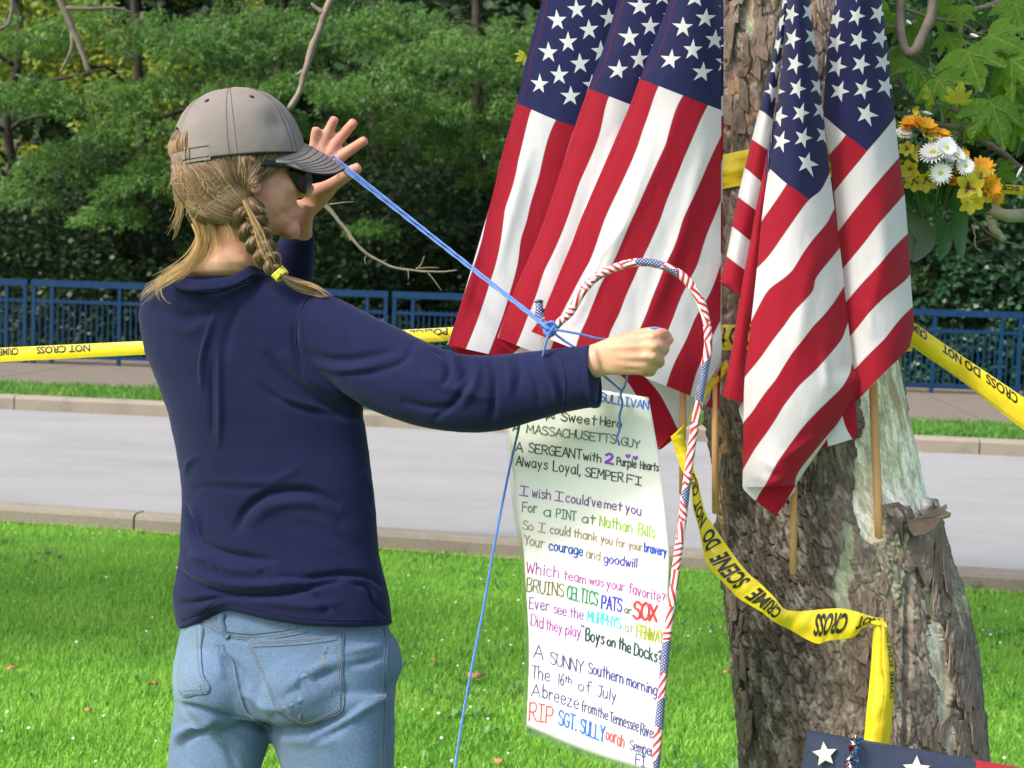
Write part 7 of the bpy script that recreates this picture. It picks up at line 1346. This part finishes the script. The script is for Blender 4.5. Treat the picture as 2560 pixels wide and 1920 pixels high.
def ribbon_strand(w, width, mb, col, side=None):
    t = np.gradient(w, axis=0); t /= np.linalg.norm(t, axis=1)[:, None]+1e-9; s = np.cross(t, CF+.4*RNG.normal(size=3)); s /= np.linalg.norm(s, axis=1)[:, None]+1e-9
    pr = width*np.sin(PI*np.linspace(.12, .97, len(w)))**.4; mb.add(np.stack([w-s*pr[:, None], w-CF*width*.5, w+s*pr[:, None]], 1).reshape(-1, 3), gridF(len(w), 3), col)
GD = [  # guide hairs: (px, py, off)
    [(452, 395), (452, 425), (468, 470), (500, 515), (550, 540), (600, 548), (628, 560)], [(448, 410), (452, 450), (475, 500), (520, 540), (570, 556), (615, 562), (640, 575)], [(470, 420), (485, 460), (520, 500), (565, 525), (605, 535), (625, 550)],
    [(500, 424), (520, 460), (555, 495), (590, 515), (612, 528), (625, 545)], [(535, 418), (560, 455), (585, 488), (605, 510), (618, 530), (628, 545)], [(570, 412), (585, 450), (602, 480), (612, 505), (622, 530)], [(605, 405), (608, 440), (612, 475), (618, 505), (628, 535)],
    [(640, 402), (628, 430), (618, 460), (618, 490), (628, 525)], [(672, 396), (650, 420), (628, 448), (618, 480), (626, 515)], [(704, 392), (682, 412), (655, 436), (630, 462), (620, 490), (628, 520)], [(722, 396), (700, 416), (676, 436), (648, 456), (626, 478), (624, 505)]]
mb = MB(); ng = len(GD); G3 = []
for g in GD: q = crv([(g[0][0]-(g[1][0]-g[0][0])*.35, g[0][1]-(12 if g[0][0] > 560 else 2), 0)]+[(a, b, 0) for a, b in g], 14)[:, :2]; G3.append(q)
for i in range(3600):
    if False: pass
    u_ = rnd.random()**1.15*(ng-1.001); k = int(u_); fr = u_-k; q = G3[k]*(1-fr)+G3[k+1]*fr; jit = np.array([rnd.gauss(0, 5), rnd.gauss(0, 4)]); wv_ = np.linspace(1, .35, 14)[:, None]; q = q+jit*wv_*1.25+np.stack([np.sin(np.linspace(0, rnd.uniform(3, 12), 14)+i)*2.2, np.cos(np.linspace(0, rnd.uniform(2, 10), 14)+i)*2.2], 1)
    s0 = rnd.choice([0, 0, 0, 2, 4]); q = q[s0:]
    off = rnd.uniform(.0005, .006); w = np.array([cast(hbv, a, b, off, 2.76) for a, b in q]); dd_ = np.array([proj(x)[2] for x in w])
    if len(dd_) > 3 and np.abs(np.diff(dd_)).max() > .03: continue
    w[1:-1] = (w[:-2]+w[1:-1]*2+w[2:])/4
    col = HAIRC[i % 4]*rnd.uniform(.55, 1.45); ribbon_strand(w, rnd.uniform(.0003, .0009), mb, col)
mb.build('strands', m_hair, hair)['kind'] = 'stuff'
# wisps: fly-away hair, sun glow painted as gold, down the neck and shoulder on the left, and under the cap strap
mb = MB()
def wisp(pts, d0, d1, spread, n, gold, wd=(.0003, .0007)):
    for i in range(n):
        q = crv([tuple(p) for p in pts], 18); amp = np.linspace(.25, 1, 18)*spread; ph0 = rnd.uniform(0, 6); q = q+np.stack([amp*rnd.gauss(0, 1)+amp*.35*np.sin(np.linspace(0, rnd.uniform(3, 10), 18)+ph0), amp*rnd.gauss(0, .6)+amp*.3*np.cos(np.linspace(0, rnd.uniform(2, 8), 18)+ph0)], 1); d = np.linspace(d0, d1, 18)+rnd.gauss(0, .008)
        e = rnd.randint(9, 18); w = P(q[:e, 0], q[:e, 1], d[:e]); ribbon_strand(w, rnd.uniform(*wd), mb, (np.array([.62, .43, .18]) if rnd.random() < gold else np.array([.38, .26, .14]))*rnd.uniform(.8, 1.25))
wisp([(450, 425), (455, 470), (478, 520), (500, 560), (505, 600), (480, 650), (430, 690), (385, 715), (350, 745)], 2.79, 2.80, 11, 130, .75)
wisp([(455, 440), (470, 500), (500, 550), (512, 590), (500, 630), (470, 670), (440, 700)], 2.775, 2.79, 12, 170, .6)
wisp([(443, 400), (436, 440), (445, 480), (452, 520), (440, 560), (425, 600)], 2.80, 2.82, 9, 50, .5); wisp([(480, 560), (495, 600), (470, 650), (420, 680), (395, 710), (400, 745), (420, 760)], 2.77, 2.775, 9, 26, .7)
wisp([(500, 530), (530, 570), (540, 620), (520, 660)], 2.765, 2.765, 10, 40, .6); wisp([(560, 545), (580, 570), (590, 600)], 2.745, 2.745, 8, 30, .3); wisp([(610, 500), (640, 560), (665, 620), (690, 670)], 2.715, 2.71, 13, 45, .3, (.0002, .0004));  wisp([(470, 440), (480, 480), (520, 540)], 2.74, 2.75, 12, 60, .3)
wisp([(705, 688), (740, 700), (780, 708), (810, 725), (835, 742)], 2.74, 2.73, 6, 14, .4, (.0002, .0004))
for i in range(90):
    k = rnd.choice([0, 0, 1, 1, 2, 3, 4]); q = G3[k]; a0 = q[rnd.randint(1, 6)]; ang_ = rnd.uniform(PI*.55, PI*1.5) if k < 2 else rnd.uniform(0, 2*PI); L_ = rnd.uniform(12, 48); t_s = np.linspace(0, 1, 12); cv = rnd.uniform(-2.2, 2.2)
    qq = a0+np.stack([np.cos(ang_+cv*t_s)*L_*t_s, -np.sin(-ang_-cv*t_s)*L_*t_s+10*t_s**2], 1)+np.array([rnd.gauss(0, 8), rnd.gauss(0, 8)]); w0 = cast(hbv, a0[0], a0[1], .003, 2.76); d = proj(w0)[2]; w = P(qq[:, 0], qq[:, 1], d-.004-rnd.uniform(0, .01)); ribbon_strand(w, rnd.uniform(.0002, .00045), mb, np.array([.52, .37, .19])*rnd.uniform(.7, 1.3))
mb.build('loose_wisps', m_hair, hair)['kind'] = 'stuff'
# hair showing through the strap arch
mb = MB()
for i in range(260):
    p0 = PI+rnd.uniform(-.6, .6); w = CP(np.full(8, p0)+np.linspace(0, rnd.uniform(-.1, .1), 8), np.linspace(.34, .02, 8), 0)-unit(CP(np.array(p0), np.array(.2))-cc0)*rnd.uniform(.003, .009)+unit(CP(np.array(p0), np.array(.2))-cc0)*.010*np.sin(np.linspace(0, PI, 8))[:, None]; ribbon_strand(w, .0009, mb, HAIRC[i % 4]*rnd.uniform(.9, 1.6))
mb.build('strands', m_hair, hair)
# braid
bp = crv([(626, 505, 0), (622, 540, 0), (634, 575, 0), (650, 612, 0), (668, 645, 0), (685, 668, 0), (699, 684, 0)], 90); nb_ = 90
bd0 = np.array([proj(cast(hbv, a, b, .012, 2.75))[2] for a, b in bp[:, :2]]); bd0 = np.convolve(np.pad(bd0, 8, 'edge'), np.ones(17)/17, 'valid'); bd0 = np.minimum(bd0, 2.735)
bw = P(bp[:, 0], bp[:, 1], bd0); bt = np.gradient(bw, axis=0); bt /= np.linalg.norm(bt, axis=1)[:, None]; bs = unit(np.cross(bt, CF)); bnr = unit(np.cross(bs, bt)); tt = np.linspace(0, 1, nb_); wid = np.interp(tt, [0, .25, .8, 1], [.021, .0205, .0150, .008])
mb = MB()
braid = obj('braid', *tube(bw+bnr*0, wid*.55, 10), m_hair, hair, col=np.tile([.16, .105, .06], (nb_*10+2, 1)))
for s_i in range(3):
    phs = tt*2*PI*1.9+s_i*2*PI/3; cen = bw+bs*(np.sin(phs)*wid*.78)[:, None]-CF[None]*(np.sin(2*phs)*wid*.42)[:, None]
    v, f = tube(cen, wid*.53, 10); mb.add(v, f, [.15, .095, .05])
    for j in range(120):
        a0 = rnd.uniform(0, 2*PI); rr1 = wid*rnd.uniform(.52, .70); tw_ = rnd.uniform(-.5, .5)
        w = cen+bs*(np.cos(a0+tw_*tt)*rr1)[:, None]+(-CF)[None]*(np.sin(a0+tw_*tt)*rr1)[:, None]; e0 = rnd.randint(0, 40); e1 = rnd.randint(55, 90)
        ribbon_strand(w[e0:e1]+.0008*np.stack([vnoise(tt[e0:e1]*14, j*3.1, k) for k in range(3)], -1), rnd.uniform(.0004, .0009), mb, HAIRC[j % 4]*rnd.uniform(.6, 1.5))
mb.build('braid_strands', m_hair, braid)
# tie and tail
m_tie = simple('yellow_hair_tie', (.78, .72, .10), .6, .3); tc = bw[-1]
for k in range(4):
    a = np.linspace(0, 2*PI, 20); c0_ = tc+bt[-1]*(k-1.5)*.0035; v, f = tube(c0_+np.outer(np.cos(a), bs[-1])*.0105+np.outer(np.sin(a), -CF)*.0095+np.outer(np.sin(a+k), bt[-1])*.002, .0027, 6, False); obj('hair_tie', v, f, m_tie, hair)
mb = MB(); dt0 = float(proj(tc)[2])
for i in range(320):
    q = crv([(699, 684), (722, 700), (752, 712), (785, 724), (812, 738)], 14); fan = np.linspace(0, 1, 14); g1__, g2__ = rnd.gauss(0, 1), rnd.gauss(0, 1); q = q+np.stack([fan*g1__*5, 6*g2__*np.sin(PI*np.clip(fan*.8+.1, 0, 1))+fan*2], 1)
    e = rnd.randint(8, 14); base_d = np.array([proj(cast(sbvh, a, b, .004, dt0))[2] for a, b in q]); dd_ = np.linspace(dt0-.004, dt0+.01, 14)*.0+np.minimum(np.interp(fan, [0, 1], [dt0, 2.765]), base_d+.0)-.002; w = P(q[:e, 0], q[:e, 1], dd_[:e]-abs(rnd.gauss(0, .004))); ribbon_strand(w, rnd.uniform(.0004, .0010), mb, HAIRC[i % 4]*rnd.uniform(.8, 1.5))
mb.build('braid_tail', m_hair, braid)
